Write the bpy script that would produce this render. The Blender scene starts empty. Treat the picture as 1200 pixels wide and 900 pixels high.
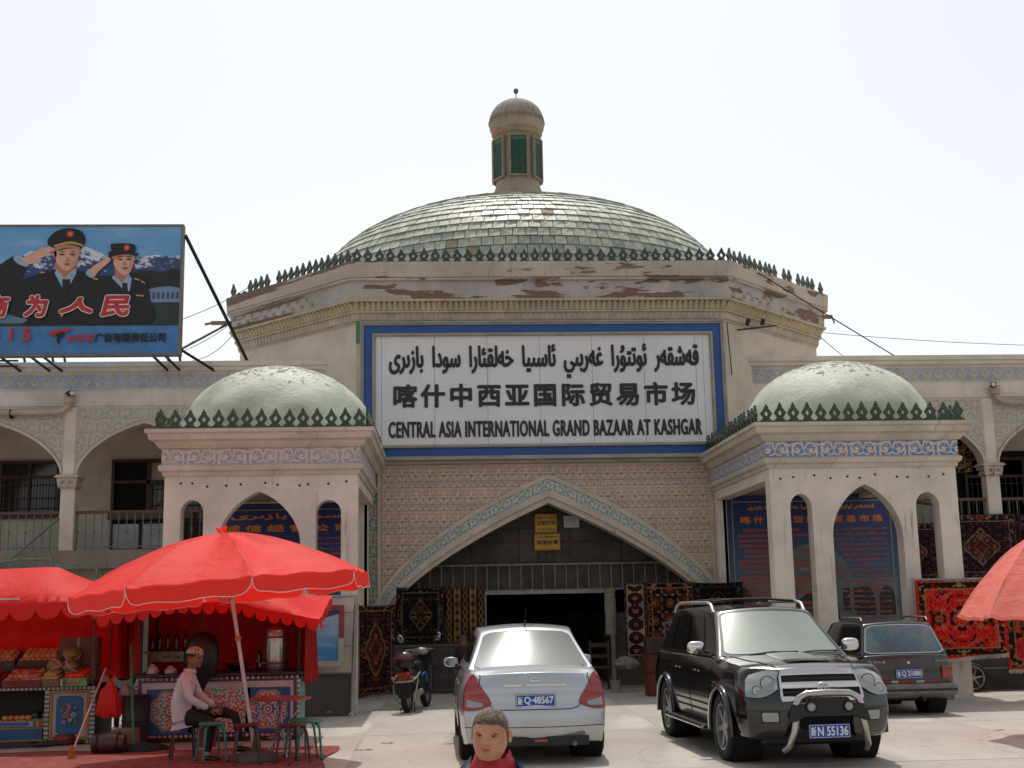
import bpy, math, random
from math import pi, sin, cos, sqrt, radians, atan2
from mathutils import Vector, Matrix
random.seed(7)
SC = bpy.context.scene
COL = SC.collection
# ------------------------------------------------------------------ camera
cd = bpy.data.cameras.new('camera'); cam = bpy.data.objects.new('camera', cd); COL.objects.link(cam)
cd.sensor_width = 36.0; cd.lens = 1450.0/1200.0*36.0; cd.clip_start = 0.1; cd.clip_end = 3000
psi, th, roll = radians(3.2), math.atan(258/1450.0), 0.019
fw = Vector((sin(psi)*cos(th), cos(psi)*cos(th), sin(th)))
rt = Vector((cos(psi), -sin(psi), 0)); up = rt.cross(fw)
R_ = rt*cos(roll) - up*sin(roll); U_ = up*cos(roll) + rt*sin(roll)
m3 = Matrix((R_, U_, -fw)).transposed()
cam.matrix_world = Matrix.Translation((0, 0, 1.7)) @ m3.to_4x4()
SC.camera = cam
# ------------------------------------------------------------------ world and sun
SUN_EL, SUN_AZ = radians(66), radians(1.5)
w = bpy.data.worlds.new('World'); SC.world = w; w.use_nodes = True
nt = w.node_tree; bg = nt.nodes['Background']
sky = nt.nodes.new('ShaderNodeTexSky'); sky.sky_type = 'NISHITA'; sky.sun_disc = False
sky.sun_elevation = SUN_EL; sky.sun_rotation = SUN_AZ
sky.altitude = 1200; sky.air_density = 1.2; sky.dust_density = 6.0; sky.ozone_density = 1.0
hs = nt.nodes.new('ShaderNodeHueSaturation'); hs.inputs['Saturation'].default_value = 0.2
nt.links.new(sky.outputs[0], hs.inputs['Color']); nt.links.new(hs.outputs[0], bg.inputs[0])
bg.inputs[1].default_value = 0.15
ld = bpy.data.lights.new('sun', 'SUN'); ld.energy = 2.4; ld.angle = radians(0.6); ld.color = (1.0, 0.955, 0.88)
sun = bpy.data.objects.new('sun', ld); COL.objects.link(sun); sun.location = (0, 40, 60)
sun.rotation_euler = (-(pi/2-SUN_EL), 0, -SUN_AZ)
SC.view_settings.view_transform = 'Standard'; SC.view_settings.look = 'None'
SC.view_settings.exposure = 0.12; SC.view_settings.gamma = 1
# ------------------------------------------------------------------ mesh helpers
def lin(c):
    if isinstance(c, str):
        c = [int(c[i:i+2], 16)/255 for i in (0, 2, 4)]
        c = [x/12.92 if x <= .04045 else ((x+.055)/1.055)**2.4 for x in c]
    return (c[0], c[1], c[2], 1.0)
class MB:
    def __init__(s): s.v = []; s.f = []; s.m = []; s.uv = {}
    def add(s, vs, fs, m=0):
        b = len(s.v); s.v += [tuple(v) for v in vs]
        for f in fs: s.f.append(tuple(b+i for i in f)); s.m.append(m)
        return s
    def box(s, x0, x1, y0, y1, z0, z1, m=0):
        return s.add([(x0,y0,z0),(x1,y0,z0),(x1,y1,z0),(x0,y1,z0),(x0,y0,z1),(x1,y0,z1),(x1,y1,z1),(x0,y1,z1)],
                     [(0,3,2,1),(4,5,6,7),(0,1,5,4),(1,2,6,5),(2,3,7,6),(3,0,4,7)], m)
    def bbox(s, x0, x1, y0, y1, z0, z1, b=.01, m=0):      # box with chamfered edges
        vs = []; 
        for (ax) in range(3):
            for sx in (0,1):
                for sy in (0,1):
                    for sz in (0,1):
                        p = [x1 if sx else x0, y1 if sy else y0, z1 if sz else z0]
                        for k, sg in enumerate((sx,sy,sz)):
                            if k != ax: p[k] += -b if sg else b
                        vs.append(tuple(p))
        ix = lambda ax, a, b_, c: ax*8 + a*4 + b_*2 + c
        fs = []
        fs += [(ix(0,0,0,0),ix(0,0,0,1),ix(0,0,1,1),ix(0,0,1,0)), (ix(0,1,0,0),ix(0,1,1,0),ix(0,1,1,1),ix(0,1,0,1))]
        fs += [(ix(1,0,0,0),ix(1,1,0,0),ix(1,1,0,1),ix(1,0,0,1)), (ix(1,0,1,0),ix(1,0,1,1),ix(1,1,1,1),ix(1,1,1,0))]
        fs += [(ix(2,0,0,0),ix(2,0,1,0),ix(2,1,1,0),ix(2,1,0,0)), (ix(2,0,0,1),ix(2,1,0,1),ix(2,1,1,1),ix(2,0,1,1))]
        for a in (0,1):
            for c in (0,1):
                fs.append((ix(0,a,c,0),ix(0,a,c,1),ix(1,a,c,1),ix(1,a,c,0)))
                fs.append((ix(0,a,0,c),ix(0,a,1,c),ix(2,a,1,c),ix(2,a,0,c)))
                fs.append((ix(1,0,a,c),ix(1,1,a,c),ix(2,1,a,c),ix(2,0,a,c)))
                for d in (0,1): fs.append((ix(0,a,c,d),ix(1,a,c,d),ix(2,a,c,d)))
        return s.add(vs, fs, m)
    def cyl(s, p0, p1, r0, r1=None, n=10, m=0, cap=True):
        r1 = r0 if r1 is None else r1
        p0, p1 = Vector(p0), Vector(p1); d = (p1-p0).normalized()
        a = d.orthogonal().normalized(); b = d.cross(a)
        vs = [p0+(a*cos(2*pi*i/n)+b*sin(2*pi*i/n))*r0 for i in range(n)]+[p1+(a*cos(2*pi*i/n)+b*sin(2*pi*i/n))*r1 for i in range(n)]
        fs = [(i,(i+1)%n,n+(i+1)%n,n+i) for i in range(n)]
        if cap: fs += [tuple(reversed(range(n))), tuple(range(n,2*n))]
        return s.add(vs, fs, m)
    def tube(s, pts, r, n=6, m=0, closed=False):
        pts = [Vector(p) for p in pts]; k = len(pts); rs = r if isinstance(r, (list,tuple)) else [r]*k
        vs = []; prev = None
        for i, p in enumerate(pts):
            if closed: d = (pts[(i+1)%k]-pts[i-1])
            else: d = pts[min(i+1,k-1)]-pts[max(i-1,0)]
            d.normalize()
            if prev is None: a = d.orthogonal().normalized()
            else:
                a = prev - d*prev.dot(d)
                a = a.normalized() if a.length > 1e-6 else d.orthogonal().normalized()
            prev = a; b = d.cross(a)
            vs += [p+(a*cos(2*pi*j/n)+b*sin(2*pi*j/n))*rs[i] for j in range(n)]
        fs = []
        for i in range(k if closed else k-1):
            i2 = (i+1)%k
            fs += [(i*n+j, i*n+(j+1)%n, i2*n+(j+1)%n, i2*n+j) for j in range(n)]
        if not closed: fs += [tuple(reversed(range(n))), tuple(range((k-1)*n,k*n))]
        return s.add(vs, fs, m)
    def lathe(s, prof, c=(0,0,0), n=24, m=0, a0=0, a1=2*pi, axis='z', rf=None):
        full = abs(a1-a0-2*pi) < 1e-6; k = n if full else n+1; vs = []
        for (r, z) in prof:
            for j in range(k):
                a = a0+(a1-a0)*j/n; q = r*(rf(a, z) if rf else 1)
                p = (q*cos(a), q*sin(a), z)
                if axis == 'y': p = (p[0], p[2], p[1])
                if axis == 'x': p = (p[2], p[0], p[1])
                vs.append((c[0]+p[0], c[1]+p[1], c[2]+p[2]))
        fs = []
        for i in range(len(prof)-1):
            for j in range(n):
                j2 = (j+1)%k; f = (i*k+j, i*k+j2, (i+1)*k+j2, (i+1)*k+j)
                fs.append(f if axis != 'y' else tuple(reversed(f)))
        return s.add(vs, fs, m)
    def grid(s, fn, nu, nv, m=0, flip=False):
        vs = [fn(i/nu, j/nv) for j in range(nv+1) for i in range(nu+1)]
        fs = []
        for j in range(nv):
            for i in range(nu):
                a = j*(nu+1)+i; f = (a, a+1, a+nu+2, a+nu+1)
                fs.append(tuple(reversed(f)) if flip else f)
        return s.add(vs, fs, m)
    def ext(s, pts, y0, y1, m=0, back=True):              # polygon in XZ (counter-clockwise seen from -Y), extruded from y0 (front) to y1
        n = len(pts)
        ar = sum(pts[i][0]*pts[(i+1)%n][1]-pts[(i+1)%n][0]*pts[i][1] for i in range(n))
        if ar < 0: pts = list(reversed(pts))
        vs = [(x,y0,z) for x,z in pts]+[(x,y1,z) for x,z in pts]
        fs = [tuple(range(n))]
        if back: fs.append(tuple(reversed(range(n,2*n))))
        fs += [(i, n+i, n+(i+1)%n, (i+1)%n) for i in range(n)]
        return s.add(vs, fs, m)
    def extz(s, pts, z0, z1, m=0):                        # polygon in XY extruded upward
        n = len(pts)
        ar = sum(pts[i][0]*pts[(i+1)%n][1]-pts[(i+1)%n][0]*pts[i][1] for i in range(n))
        if ar < 0: pts = list(reversed(pts))
        vs = [(x,y,z0) for x,y in pts]+[(x,y,z1) for x,y in pts]
        fs = [tuple(reversed(range(n))), tuple(range(n,2*n))]+[(i,(i+1)%n,n+(i+1)%n,n+i) for i in range(n)]
        return s.add(vs, fs, m)
    def xf(s, M):
        s.v = [tuple(M @ Vector(v)) for v in s.v]; return s
    def mesh(s, name, mats, smooth=None):
        me = bpy.data.meshes.new(name); me.from_pydata(s.v, [], s.f)
        if not isinstance(mats, (list,tuple)): mats = [mats]
        for q in mats: me.materials.append(q)
        if len(mats) > 1: me.polygons.foreach_set('material_index', s.m)
        if smooth is not None:
            me.polygons.foreach_set('use_smooth', [True]*len(me.polygons))
            if smooth < 180: me.set_sharp_from_angle(angle=radians(smooth))
        me.update(); return me
    def build(s, name, mats, parent=None, smooth=None, kind=None, label=None):
        return link(name, s.mesh(name, mats, smooth), parent, kind, label)
def link(name, me, parent=None, kind=None, label=None, loc=(0,0,0), rot=(0,0,0)):
    o = bpy.data.objects.new(name, me); COL.objects.link(o); o.parent = parent; o.location = loc; o.rotation_euler = rot
    if kind: o['kind'] = kind
    if label: o['label'] = label
    return o
def tag(o, label, cat, group=None, kind=None):
    o['label'] = label; o['category'] = cat
    if group: o['group'] = group
    if kind: o['kind'] = kind
    return o
def thing(name, label, cat, loc=(0,0,0), rz=0, group=None):
    o = bpy.data.objects.new(name, None); COL.objects.link(o); o.location = loc; o.rotation_euler = (0,0,rz); o.empty_display_size = .2
    return tag(o, label, cat, group)
def rebase(root, loc):                                    # parts were built in world coordinates: put the Empty at the thing's base
    for ch in root.children: ch.location = Vector(ch.location)-Vector(loc)
    root.location = loc; return root
def dup(root, loc, rz=0, label=None, group=None, scale=None):
    r = root.copy(); COL.objects.link(r); r.location = loc; r.rotation_euler = (0,0,rz)
    if scale: r.scale = (scale,)*3
    if label: r['label'] = label
    if group: r['group'] = group
    for ch in list(root.children):
        c = ch.copy(); COL.objects.link(c); c.parent = r
        for g in ch.children:
            d = g.copy(); COL.objects.link(d); d.parent = c
    return r
def set_uv(me, fn):
    uv = me.uv_layers.new(name='UVMap')
    for p in me.polygons:
        for li in p.loop_indices:
            uv.data[li].uv = fn(me.vertices[me.loops[li].vertex_index].co)
# ------------------------------------------------------------------ text (built-in font turned into mesh)
FORMS = {'ق':'FED5 FED6 FED7 FED8','ە':'06D5 FEEA 0 0','ش':'FEB5 FEB6 FEB7 FEB8','ر':'FEAD FEAE 0 0','ئ':'FE89 FE8A FE8B FE8C','و':'FEED FEEE 0 0','ت':'FE95 FE96 FE97 FE98','ۇ':'FBD7 FBD8 0 0','ا':'FE8D FE8E 0 0','غ':'FECD FECE FECF FED0','ب':'FE8F FE90 FE91 FE92','ى':'FEEF FEF0 FBE8 FBE9','ي':'FEF1 FEF2 FEF3 FEF4','س':'FEB1 FEB2 FEB3 FEB4','خ':'FEA5 FEA6 FEA7 FEA8','ل':'FEDD FEDE FEDF FEE0','د':'FEA9 FEAA 0 0','ز':'FEAF FEB0 0 0'}
def shape_text(s):
    out = []; n = len(s)
    jn = lambda i: i >= 0 and s[i] in FORMS and FORMS[s[i]].split()[2] != '0'
    for i, c in enumerate(s):
        if c not in FORMS: out.append(c); continue
        F = FORMS[c].split(); p = jn(i-1); q = jn(i) and i+1 < n and s[i+1] in FORMS
        out.append(chr(int(F[(3 if q else 1) if p else (2 if q else 0)], 16)))
    return ''.join(reversed(out))
def text_mesh(name, s, x0, x1, z0, z1, y, mat, parent, bold=0.0, depth=.004, shear=0.0, rim=None, rimw=.01, spacing=1.0, label=None):
    """letters fitted to the rectangle x0..x1, z0..z1 in the plane Y=y, facing -Y"""
    c = bpy.data.curves.new('lettering', 'FONT'); c.body = s; c.size = 1; c.resolution_u = 3; c.extrude = .002; c.shear = shear; c.space_character = spacing
    o = bpy.data.objects.new('lettering', c); COL.objects.link(o)
    dg = bpy.context.evaluated_depsgraph_get(); me = bpy.data.meshes.new_from_object(o.evaluated_get(dg))
    COL.objects.unlink(o); bpy.data.objects.remove(o)
    co = [v.co.copy() for v in me.vertices]; fs = [tuple(p.vertices) for p in me.polygons]
    bpy.data.meshes.remove(me)
    ax, bx = min(v.x for v in co), max(v.x for v in co); az, bz = min(v.y for v in co), max(v.y for v in co)
    sx, sz = (x1-x0-2*bold)/(bx-ax), (z1-z0-2*bold)/(bz-az)
    def put(mb, b, yy, m):
        offs = [(0,0)] if b == 0 else [(cos(k*pi/4)*b, sin(k*pi/4)*b) for k in range(8)]
        for k, (dx, dz) in enumerate(offs):
            mb.add([(x0+bold+(v.x-ax)*sx+dx, yy-k*.0002+(depth if v.z < 0 else 0), z0+bold+(v.y-az)*sz+dz) for v in co], fs, m)
    mb = MB()
    if rim: put(mb, bold+rimw, y, 1)
    put(mb, bold, y-(.003 if rim else 0), 0)
    return mb.build(name, [mat, rim] if rim else mat, parent, label=label)
# ------------------------------------------------------------------ shader expressions
class E:
    def __init__(s, nt, k): s.nt = nt; s.k = k
    def _m(s, op, *a, clamp=False):
        n = s.nt.nodes.new('ShaderNodeMath'); n.operation = op; n.use_clamp = clamp
        for i, q in enumerate(a):
            if isinstance(q, E): s.nt.links.new(q.k, n.inputs[i])
            else: n.inputs[i].default_value = q
        return E(s.nt, n.outputs[0])
    def __add__(s, o): return s._m('ADD', s, o)
    __radd__ = __add__
    def __sub__(s, o): return s._m('SUBTRACT', s, o)
    def __rsub__(s, o): return s._m('SUBTRACT', o, s)
    def __mul__(s, o): return s._m('MULTIPLY', s, o)
    __rmul__ = __mul__
    def __truediv__(s, o): return s._m('DIVIDE', s, o)
    def abs(s): return s._m('ABSOLUTE', s)
    def fr(s): return s._m('FRACT', s)
    def fl(s): return s._m('FLOOR', s)
    def sin(s): return s._m('SINE', s)
    def cos(s): return s._m('COSINE', s)
    def sqrt(s): return s._m('SQRT', s)
    def lt(s, o): return s._m('LESS_THAN', s, o)
    def gt(s, o): return s._m('GREATER_THAN', s, o)
    def mn(s, o): return s._m('MINIMUM', s, o)
    def mx(s, o): return s._m('MAXIMUM', s, o)
    def at2(s, o): return s._m('ARCTAN2', s, o)
    def cl(s): return s._m('ADD', s, 0.0, clamp=True)
class Mat:
    def __init__(s, name, rough=.6, metal=0.0, ior=None, spec=None, coat=0, trans=0):
        s.m = bpy.data.materials.new(name); s.m.use_nodes = True; s.nt = s.m.node_tree; s.b = s.nt.nodes['Principled BSDF']
        s.b.inputs['Roughness'].default_value = rough; s.b.inputs['Metallic'].default_value = metal
        if ior: s.b.inputs['IOR'].default_value = ior
        if spec is not None: s.b.inputs['Specular IOR Level'].default_value = spec
        if coat: s.b.inputs['Coat Weight'].default_value = coat; s.b.inputs['Coat Roughness'].default_value = .05
        s.tc = s.nt.nodes.new('ShaderNodeTexCoord'); s.h = None
    def xyz(s, kind='Object'):
        n = s.nt.nodes.new('ShaderNodeSeparateXYZ'); s.nt.links.new(s.tc.outputs[kind], n.inputs[0])
        return [E(s.nt, n.outputs[i]) for i in range(3)]
    def vec(s, x, y, z=0.0):
        n = s.nt.nodes.new('ShaderNodeCombineXYZ')
        for i, q in enumerate((x, y, z)):
            if isinstance(q, E): s.nt.links.new(q.k, n.inputs[i])
            else: n.inputs[i].default_value = q
        return n.outputs[0]
    def scaled(s, sc, kind='Object'):
        n = s.nt.nodes.new('ShaderNodeMapping'); n.inputs['Scale'].default_value = sc
        s.nt.links.new(s.tc.outputs[kind], n.inputs[0]); return n.outputs[0]
    def noise(s, scale, vec=None, detail=4, rough=.55, dist=0.0):
        n = s.nt.nodes.new('ShaderNodeTexNoise'); n.inputs['Scale'].default_value = scale; n.inputs['Detail'].default_value = detail
        n.inputs['Roughness'].default_value = rough; n.inputs['Distortion'].default_value = dist
        s.nt.links.new(vec if vec is not None else s.tc.outputs['Object'], n.inputs['Vector']); return E(s.nt, n.outputs[0])
    def voro(s, scale, vec=None, rnd=1.0, feat='F1'):
        n = s.nt.nodes.new('ShaderNodeTexVoronoi'); n.inputs['Scale'].default_value = scale; n.inputs['Randomness'].default_value = rnd; n.feature = feat
        s.nt.links.new(vec if vec is not None else s.tc.outputs['Object'], n.inputs['Vector']); return n
    def sep(s, sock):
        n = s.nt.nodes.new('ShaderNodeSeparateXYZ'); s.nt.links.new(sock, n.inputs[0]); return [E(s.nt, n.outputs[i]) for i in range(3)]
    def mix(s, f, a, b, mode='MIX'):
        n = s.nt.nodes.new('ShaderNodeMix'); n.data_type = 'RGBA'; n.blend_type = mode
        if isinstance(f, E): s.nt.links.new(f.k, n.inputs[0])
        else: n.inputs[0].default_value = f
        for i, q in ((6, a), (7, b)):
            if hasattr(q, 'is_output'): s.nt.links.new(q, n.inputs[i])
            else: n.inputs[i].default_value = lin(q)
        return n.outputs[2]
    def ramp(s, f, stops, interp='CONSTANT'):
        n = s.nt.nodes.new('ShaderNodeValToRGB'); n.color_ramp.interpolation = interp; el = n.color_ramp.elements
        while len(el) < len(stops): el.new(.5)
        for e, (p, c) in zip(el, stops): e.position = p; e.color = lin(c)
        s.nt.links.new(f.k, n.inputs[0]); return n.outputs[0]
    def base(s, c):
        if hasattr(c, 'is_output'): s.nt.links.new(c, s.b.inputs['Base Color'])
        else: s.b.inputs['Base Color'].default_value = lin(c)
        return s
    def bump(s, h, strength=.3, dist=.01):
        n = s.nt.nodes.new('ShaderNodeBump'); n.inputs['Strength'].default_value = strength; n.inputs['Distance'].default_value = dist
        s.nt.links.new(h.k, n.inputs['Height'])
        if s.h: s.nt.links.new(s.h, n.inputs['Normal'])
        s.h = n.outputs[0]; s.nt.links.new(s.h, s.b.inputs['Normal']); return s
    def smooth(s, e, a, b):
        n = s.nt.nodes.new('ShaderNodeMapRange'); n.interpolation_type = 'SMOOTHSTEP'
        s.nt.links.new(e.k, n.inputs[0]); n.inputs[1].default_value = a; n.inputs[2].default_value = b
        return E(s.nt, n.outputs[0])
def simple(name, col, rough=.6, metal=0.0, var=.25, scale=2.0, bump=.15, bscale=60, **k):
    """one colour with blotchy variation, rubbed dirt and fine relief"""
    q = Mat(name, rough, metal, **k); c = lin(col)
    dk = tuple(x*(1-var) for x in c[:3]); lt = tuple(min(1, x*(1+var*.5)) for x in c[:3])
    n1 = q.noise(scale, detail=6, rough=.65)
    q.base(q.mix(q.smooth(n1, .3, .7), dk, lt))
    if bump: q.bump(q.noise(bscale, detail=3), bump, .004)
    return q.m
def aged(name, col, dirt, amount=.45, streak=.5, scale=1.2, patch=None, patch_at=.7, rough=.85, pv=(1.0, 2.2)):
    """painted plaster: blotches, rain streaks, fallen patches showing what is below"""
    q = Mat(name, rough); c = lin(col); x, y, z = q.xyz()
    dk = tuple(v*.8 for v in c[:3]); lt = tuple(min(1, v*1.12) for v in c[:3])
    k = q.mix(q.smooth(q.noise(scale, detail=7, rough=.7), .3, .7), dk, lt)
    st = q.noise(1.0, q.vec((x+y)*7.0, z*0.55, 0.0), detail=5, rough=.7)
    k = q.mix(q.smooth(st, .56, .74)*streak, k, dirt)
    k = q.mix(q.smooth(q.noise(scale*4, detail=8, rough=.75), .58, .78)*amount, k, dirt)
    h = q.noise(35, detail=5, rough=.7)
    if patch:
        pm = q.smooth(q.noise(scale*1.1, q.vec((x+y*.6)*pv[0], 0.0, z*pv[1]), detail=7, rough=.6), patch_at, patch_at+.02)
        k = q.mix(pm, k, patch); h = h - pm*1.5
    q.base(k); q.bump(h, .35, .01); return q.m
# ================================================================== materials of the building
PLASTER = aged('cream_plaster', 'd4cbbe', '6e6256', .45, .7, .9)
PLASTER_G = aged('parapet_plaster', 'b8ab9c', '6d5c4c', .55, .6, .8, patch='77604f', patch_at=.56, pv=(.55, 3.2))
PLASTER_W = aged('white_plaster', 'd6cabb', '8a7866', .25, .3, 1.0)
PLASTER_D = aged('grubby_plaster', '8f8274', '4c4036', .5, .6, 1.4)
CONCRETE_D = aged('dark_concrete', '57504a', '2a2521', .5, .5, 2.0, patch='8b8074', patch_at=.68)
MOULD = aged('moulding_plaster', 'c3b8aa', '5a4a3e', .5, .75, 1.6)
OCHRE = aged('ochre_rib', 'b9aa8e', '8a4f2a', .35, .75, 3.0)
RIBG = aged('grey_rib', 'bdb09e', '6e5f50', .35, .4, 3.0)
GREEN_G = simple('green_glazed_clay', '33452f', .3, var=.6, scale=14, bump=.4, bscale=30)
GREEN_P = aged('green_paint_flaking', '5f8a70', '41584a', .4, .4, 5)
STEELG = simple('grey_painted_steel', '8b9088', .5, metal=.2, var=.3, scale=8)
RAILG = simple('green_grey_rail_paint', '6b7a70', .5, var=.35, scale=9)
BROWNR = simple('brown_rail_paint', '5b3a30', .5, var=.3, scale=9)
MAROON = simple('maroon_frame_paint', '43201c', .5, var=.3, scale=6)
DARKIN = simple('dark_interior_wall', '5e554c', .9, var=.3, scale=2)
BLACKM = simple('black_iron', '171414', .5, var=.3, scale=10)
ROOFD = simple('roof_screed', '6d655b', .95, var=.3, scale=2)
def glassy(name, col, rough=.08, spec=.6):
    q = Mat(name, rough, spec=spec); q.base(q.mix(q.noise(3, detail=3), col, tuple(v*.6 for v in lin(col)[:3]))); q.bump(q.noise(2.5, detail=1), .05, .02); return q.m
PANE = glassy('window_pane', '2c2d2b', .12)
def scroll(name, bg, fg, cell=.26, worn=.3, bg2=None, uvmap=False, off=0.0):
    """carved scroll-work: staggered spirals and rosettes in relief on a painted ground"""
    q = Mat(name, .85); x, y, z = q.xyz()
    if uvmap:
        n = q.nt.nodes.new('ShaderNodeUVMap'); sp = q.sep(n.outputs[0]); u, v = sp[0], sp[1]
    else: u, v = x + y, z+off
    wob = q.noise(7, detail=3)-.5
    U = (u + wob*.05)/cell; Vv = (v + wob*.05)/cell
    row = Vv.fl(); par = (row*.5).fr().gt(.25); U2 = U+par*.5
    col = U2.fl(); sg = ((col*.5).fr().gt(.25))*2.0-1.0
    du = (U2.fr()-.5)*sg; dv = Vv.fr()-.5
    r = (du*du+dv*dv).sqrt(); a = dv.at2(du)
    arm = q.smooth((a + r*15.0).sin(), .15, .5)*r.lt(.5)
    leaf = q.smooth((a*4.0 - r*16.0).sin(), .2, .55)*r.gt(.36)
    heart = r.lt(.12) + (r.lt(.3)*r.gt(.2)*(a*6.0).cos().gt(.5))
    m = arm.mx(leaf).mx(heart).cl()
    ground = q.mix(q.smooth(q.noise(9, detail=4), .45, .6), bg, bg2 or bg)
    k = q.mix(m, ground, fg)
    wr = q.smooth(q.noise(2.2, detail=7, rough=.7), .62-worn*.28, .80)
    k = q.mix(wr*.7, k, fg)
    k = q.mix(q.smooth(q.noise(9, detail=6, rough=.7), .5, .8)*.45, k, '6a6056')
    q.base(k); q.bump(m + q.noise(60)*.3, .8, .012); return q.m
SCROLL_B = scroll('blue_scroll_work', '6fa0b4', 'cfc4ad', .25, .1, '8aa6ac', uvmap=True)
SCROLL_S = scroll('worn_blue_scroll_work', '98a2ac', 'c4b7a4', .30, .85, 'aca69c')
SCROLL_F = scroll('blue_frieze_scroll', '8d9cba', 'd0c1ae', .255, .5, 'a9abb4', off=.245)
SCROLL_P = scroll('grey_teal_scroll', '74898b', 'b6ad98', .27, .3, '848e8c')
# patterned wall tile: one half of the repeat on each of two tiles
TW, TH = .282, .235
def tile_mat():
    q = Mat('star_pattern_tile', .55); x, y, z = q.xyz()
    inf = q.nt.nodes.new('ShaderNodeObjectInfo'); rnd = E(q.nt, inf.outputs['Random'])
    px = (x/TW).fr()*TW; pz = z
    k = q.mix(q.noise(14, detail=5), 'c0b3a0', 'a99c8c')
    def ring(cx, cz, r):
        dx = px-cx; dz = pz-cz; return dx, dz, (dx*dx+dz*dz).sqrt()
    for cz in (TH*1.5,):
        for cx in (0, TW):
            dx, dz, d = ring(cx, cz, 0); a = dz.at2(dx)
            k = q.mix((d-.118).abs().lt(.0045), k, 'dcd6ca')
            pet = d.lt(.10)*d.gt(.028)*(a*8.0).cos().gt(.1)
            k = q.mix(pet, k, '7389aa'); k = q.mix(pet*(a*4.0).cos().lt(-.5), k, 'b98a3e'); k = q.mix(pet*d.gt(.08), k, 'b98a3e')
    for cx in (TW*.25, TW*.75):
        dx, dz, d = ring(cx, TH*.5, 0)
        cres = d.gt(.038)*d.lt(.072)*dz.abs().gt(dx.abs()*.55)
        k = q.mix(cres, k, 'bc8840'); k = q.mix((d-.078).abs().lt(.0045), k, 'dcd6ca')
        k = q.mix(d.lt(.030), k, '9c8c86'); k = q.mix((d-.030).abs().lt(.005), k, 'd6d0c6')
        dx, dz, d = ring(cx, TH*1.5, 0); a = dz.at2(dx)
        k = q.mix(d.lt(.06)*(a*4.0).cos().gt(.3)*d.gt(.018), k, 'b4844a')
    for cx, cz in ((0, TH), (TW, TH), (TW*.5, TH), (TW*.5, 0), (TW*.5, TH*2), (0, TH*1.5), (TW, TH*1.5), (TW*.5, TH*1.5), (0, 0), (TW, 0)):
        dx, dz, d = ring(cx, cz, 0); k = q.mix(d.lt(.019), k, '9a5f48')
    diag = ((px+pz)/(TW*.5)).fr()-.5; k = q.mix(diag.abs().lt(.03), k, 'd3ccbf'); diag = ((px-pz)/(TW*.5)).fr()-.5; k = q.mix(diag.abs().lt(.03), k, 'd3ccbf')
    edge = px.lt(.009)+px.gt(TW-.009)
    k = q.mix(edge.cl()*.7, k, 'c0c6cc')
    k = q.mix(q.smooth(q.noise(4, detail=8, rough=.7)*.9+rnd*.12, .5, .72)*.6, k, '70645a')
    q.base(k); q.bump(q.noise(50), .2, .004); return q.m
TILE_MAT = tile_mat()
# ================================================================== outline helpers
def arc_g(u, k): return sqrt(max(0, 1-u*u))*(1-k)+(1-u)*k
def arch_pts(cx, w, spring, h, k=.3, n=14, zb=0.0):
    """from bottom left, up over the pointed arch, to bottom right"""
    pts = [(cx-w, zb)]
    us = [1-(i/n)**1.6 for i in range(n+1)]
    pts += [(cx-w*u, spring+h*arc_g(u, k)) for u in us]
    pts += [(cx+w*u, spring+h*arc_g(u, k)) for u in reversed(us[:-1])]
    pts.append((cx+w, zb)); return pts
def wall_outline(x0, x1, z0, z1, arches):
    """wall polygon with arched openings that reach its foot; arches from left to right"""
    pts = [(x0, z0)]
    for a in arches: pts += a
    pts += [(x1, z0), (x1, z1), (x0, z1)]
    return pts
def ring(outer, inner): return outer + list(reversed(inner))
def frame_pts(mb, x0, x1, z0, z1, t, y0, y1, m=0):
    mb.box(x0, x1, y0, y1, z1-t, z1, m); mb.box(x0, x1, y0, y1, z0, z0+t, m)
    mb.box(x0, x0+t, y0, y1, z0+t, z1-t, m); mb.box(x1-t, x1, y0, y1, z0+t, z1-t, m)
def poly_ring(corners, prof, mb, m=0, closed=True, ms=None):
    """sweep a cornice profile [(out, z)] along the plan corners given as fn(out) -> list of xy"""
    rows = [[(x, y, z) for (x, y) in corners(o)] for o, z in prof]
    n = len(rows[0]); vs = [p for r in rows for p in r]; 
    for i in range(len(rows)-1):
        fs = [(i*n+j, i*n+(j+1)%n, (i+1)*n+(j+1)%n, (i+1)*n+j) for j in range(n if closed else n-1)]
        b = len(mb.v)
        mb.add([p for p in rows[i]]+[p for p in rows[i+1]], [(j, (j+1)%n, n+(j+1)%n, n+j) for j in range(n if closed else n-1)], ms[i] if ms else m)
    return mb
# one glazed crest finial: flared foot, pierced diamond, pointed tip
def finial_mesh():
    half = [(.095,0),(.085,.035),(.055,.06),(.066,.085),(.085,.11),(.108,.145),(.096,.172),(.075,.195),(.062,.222),(.036,.24),(.043,.262),(.024,.285),(.012,.315),(0,.335)]
    hole = [(.0,.09),(.03,.128),(.032,.15),(.0,.2)]
    mb = MB(); T = .022
    for s in (-1, 1):
        o = [(s*x, z) for x, z in half]; h = [(s*x, z) for x, z in hole]
        poly = o + [(0, .2)] + list(reversed(h))[1:-1] + [(0, .09), (0, 0)]
        mb.ext(poly, -T, T)
    mb.box(-.118, .118, -.05, .05, -.03, .012)
    return mb.mesh('crest_finial', GREEN_G)
FINIAL = finial_mesh()
def finials(parent, p0, p1, n, z, s=1.0, skip=(), broken=()):
    p0, p1 = Vector(p0), Vector(p1); d = p1-p0; a = atan2(d.y, d.x)
    for i in range(n):
        if i in skip: continue
        t = (i+.5)/n; p = p0+d*t
        o = link('crest_finial', FINIAL, parent, loc=(p.x, p.y, z), rot=(random.uniform(-.05,.05), random.uniform(-.05,.05), a+random.uniform(-.05,.05)))
        o.scale = (s, s, s*(.25 if i in broken else random.uniform(.95,1.05)))
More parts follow.
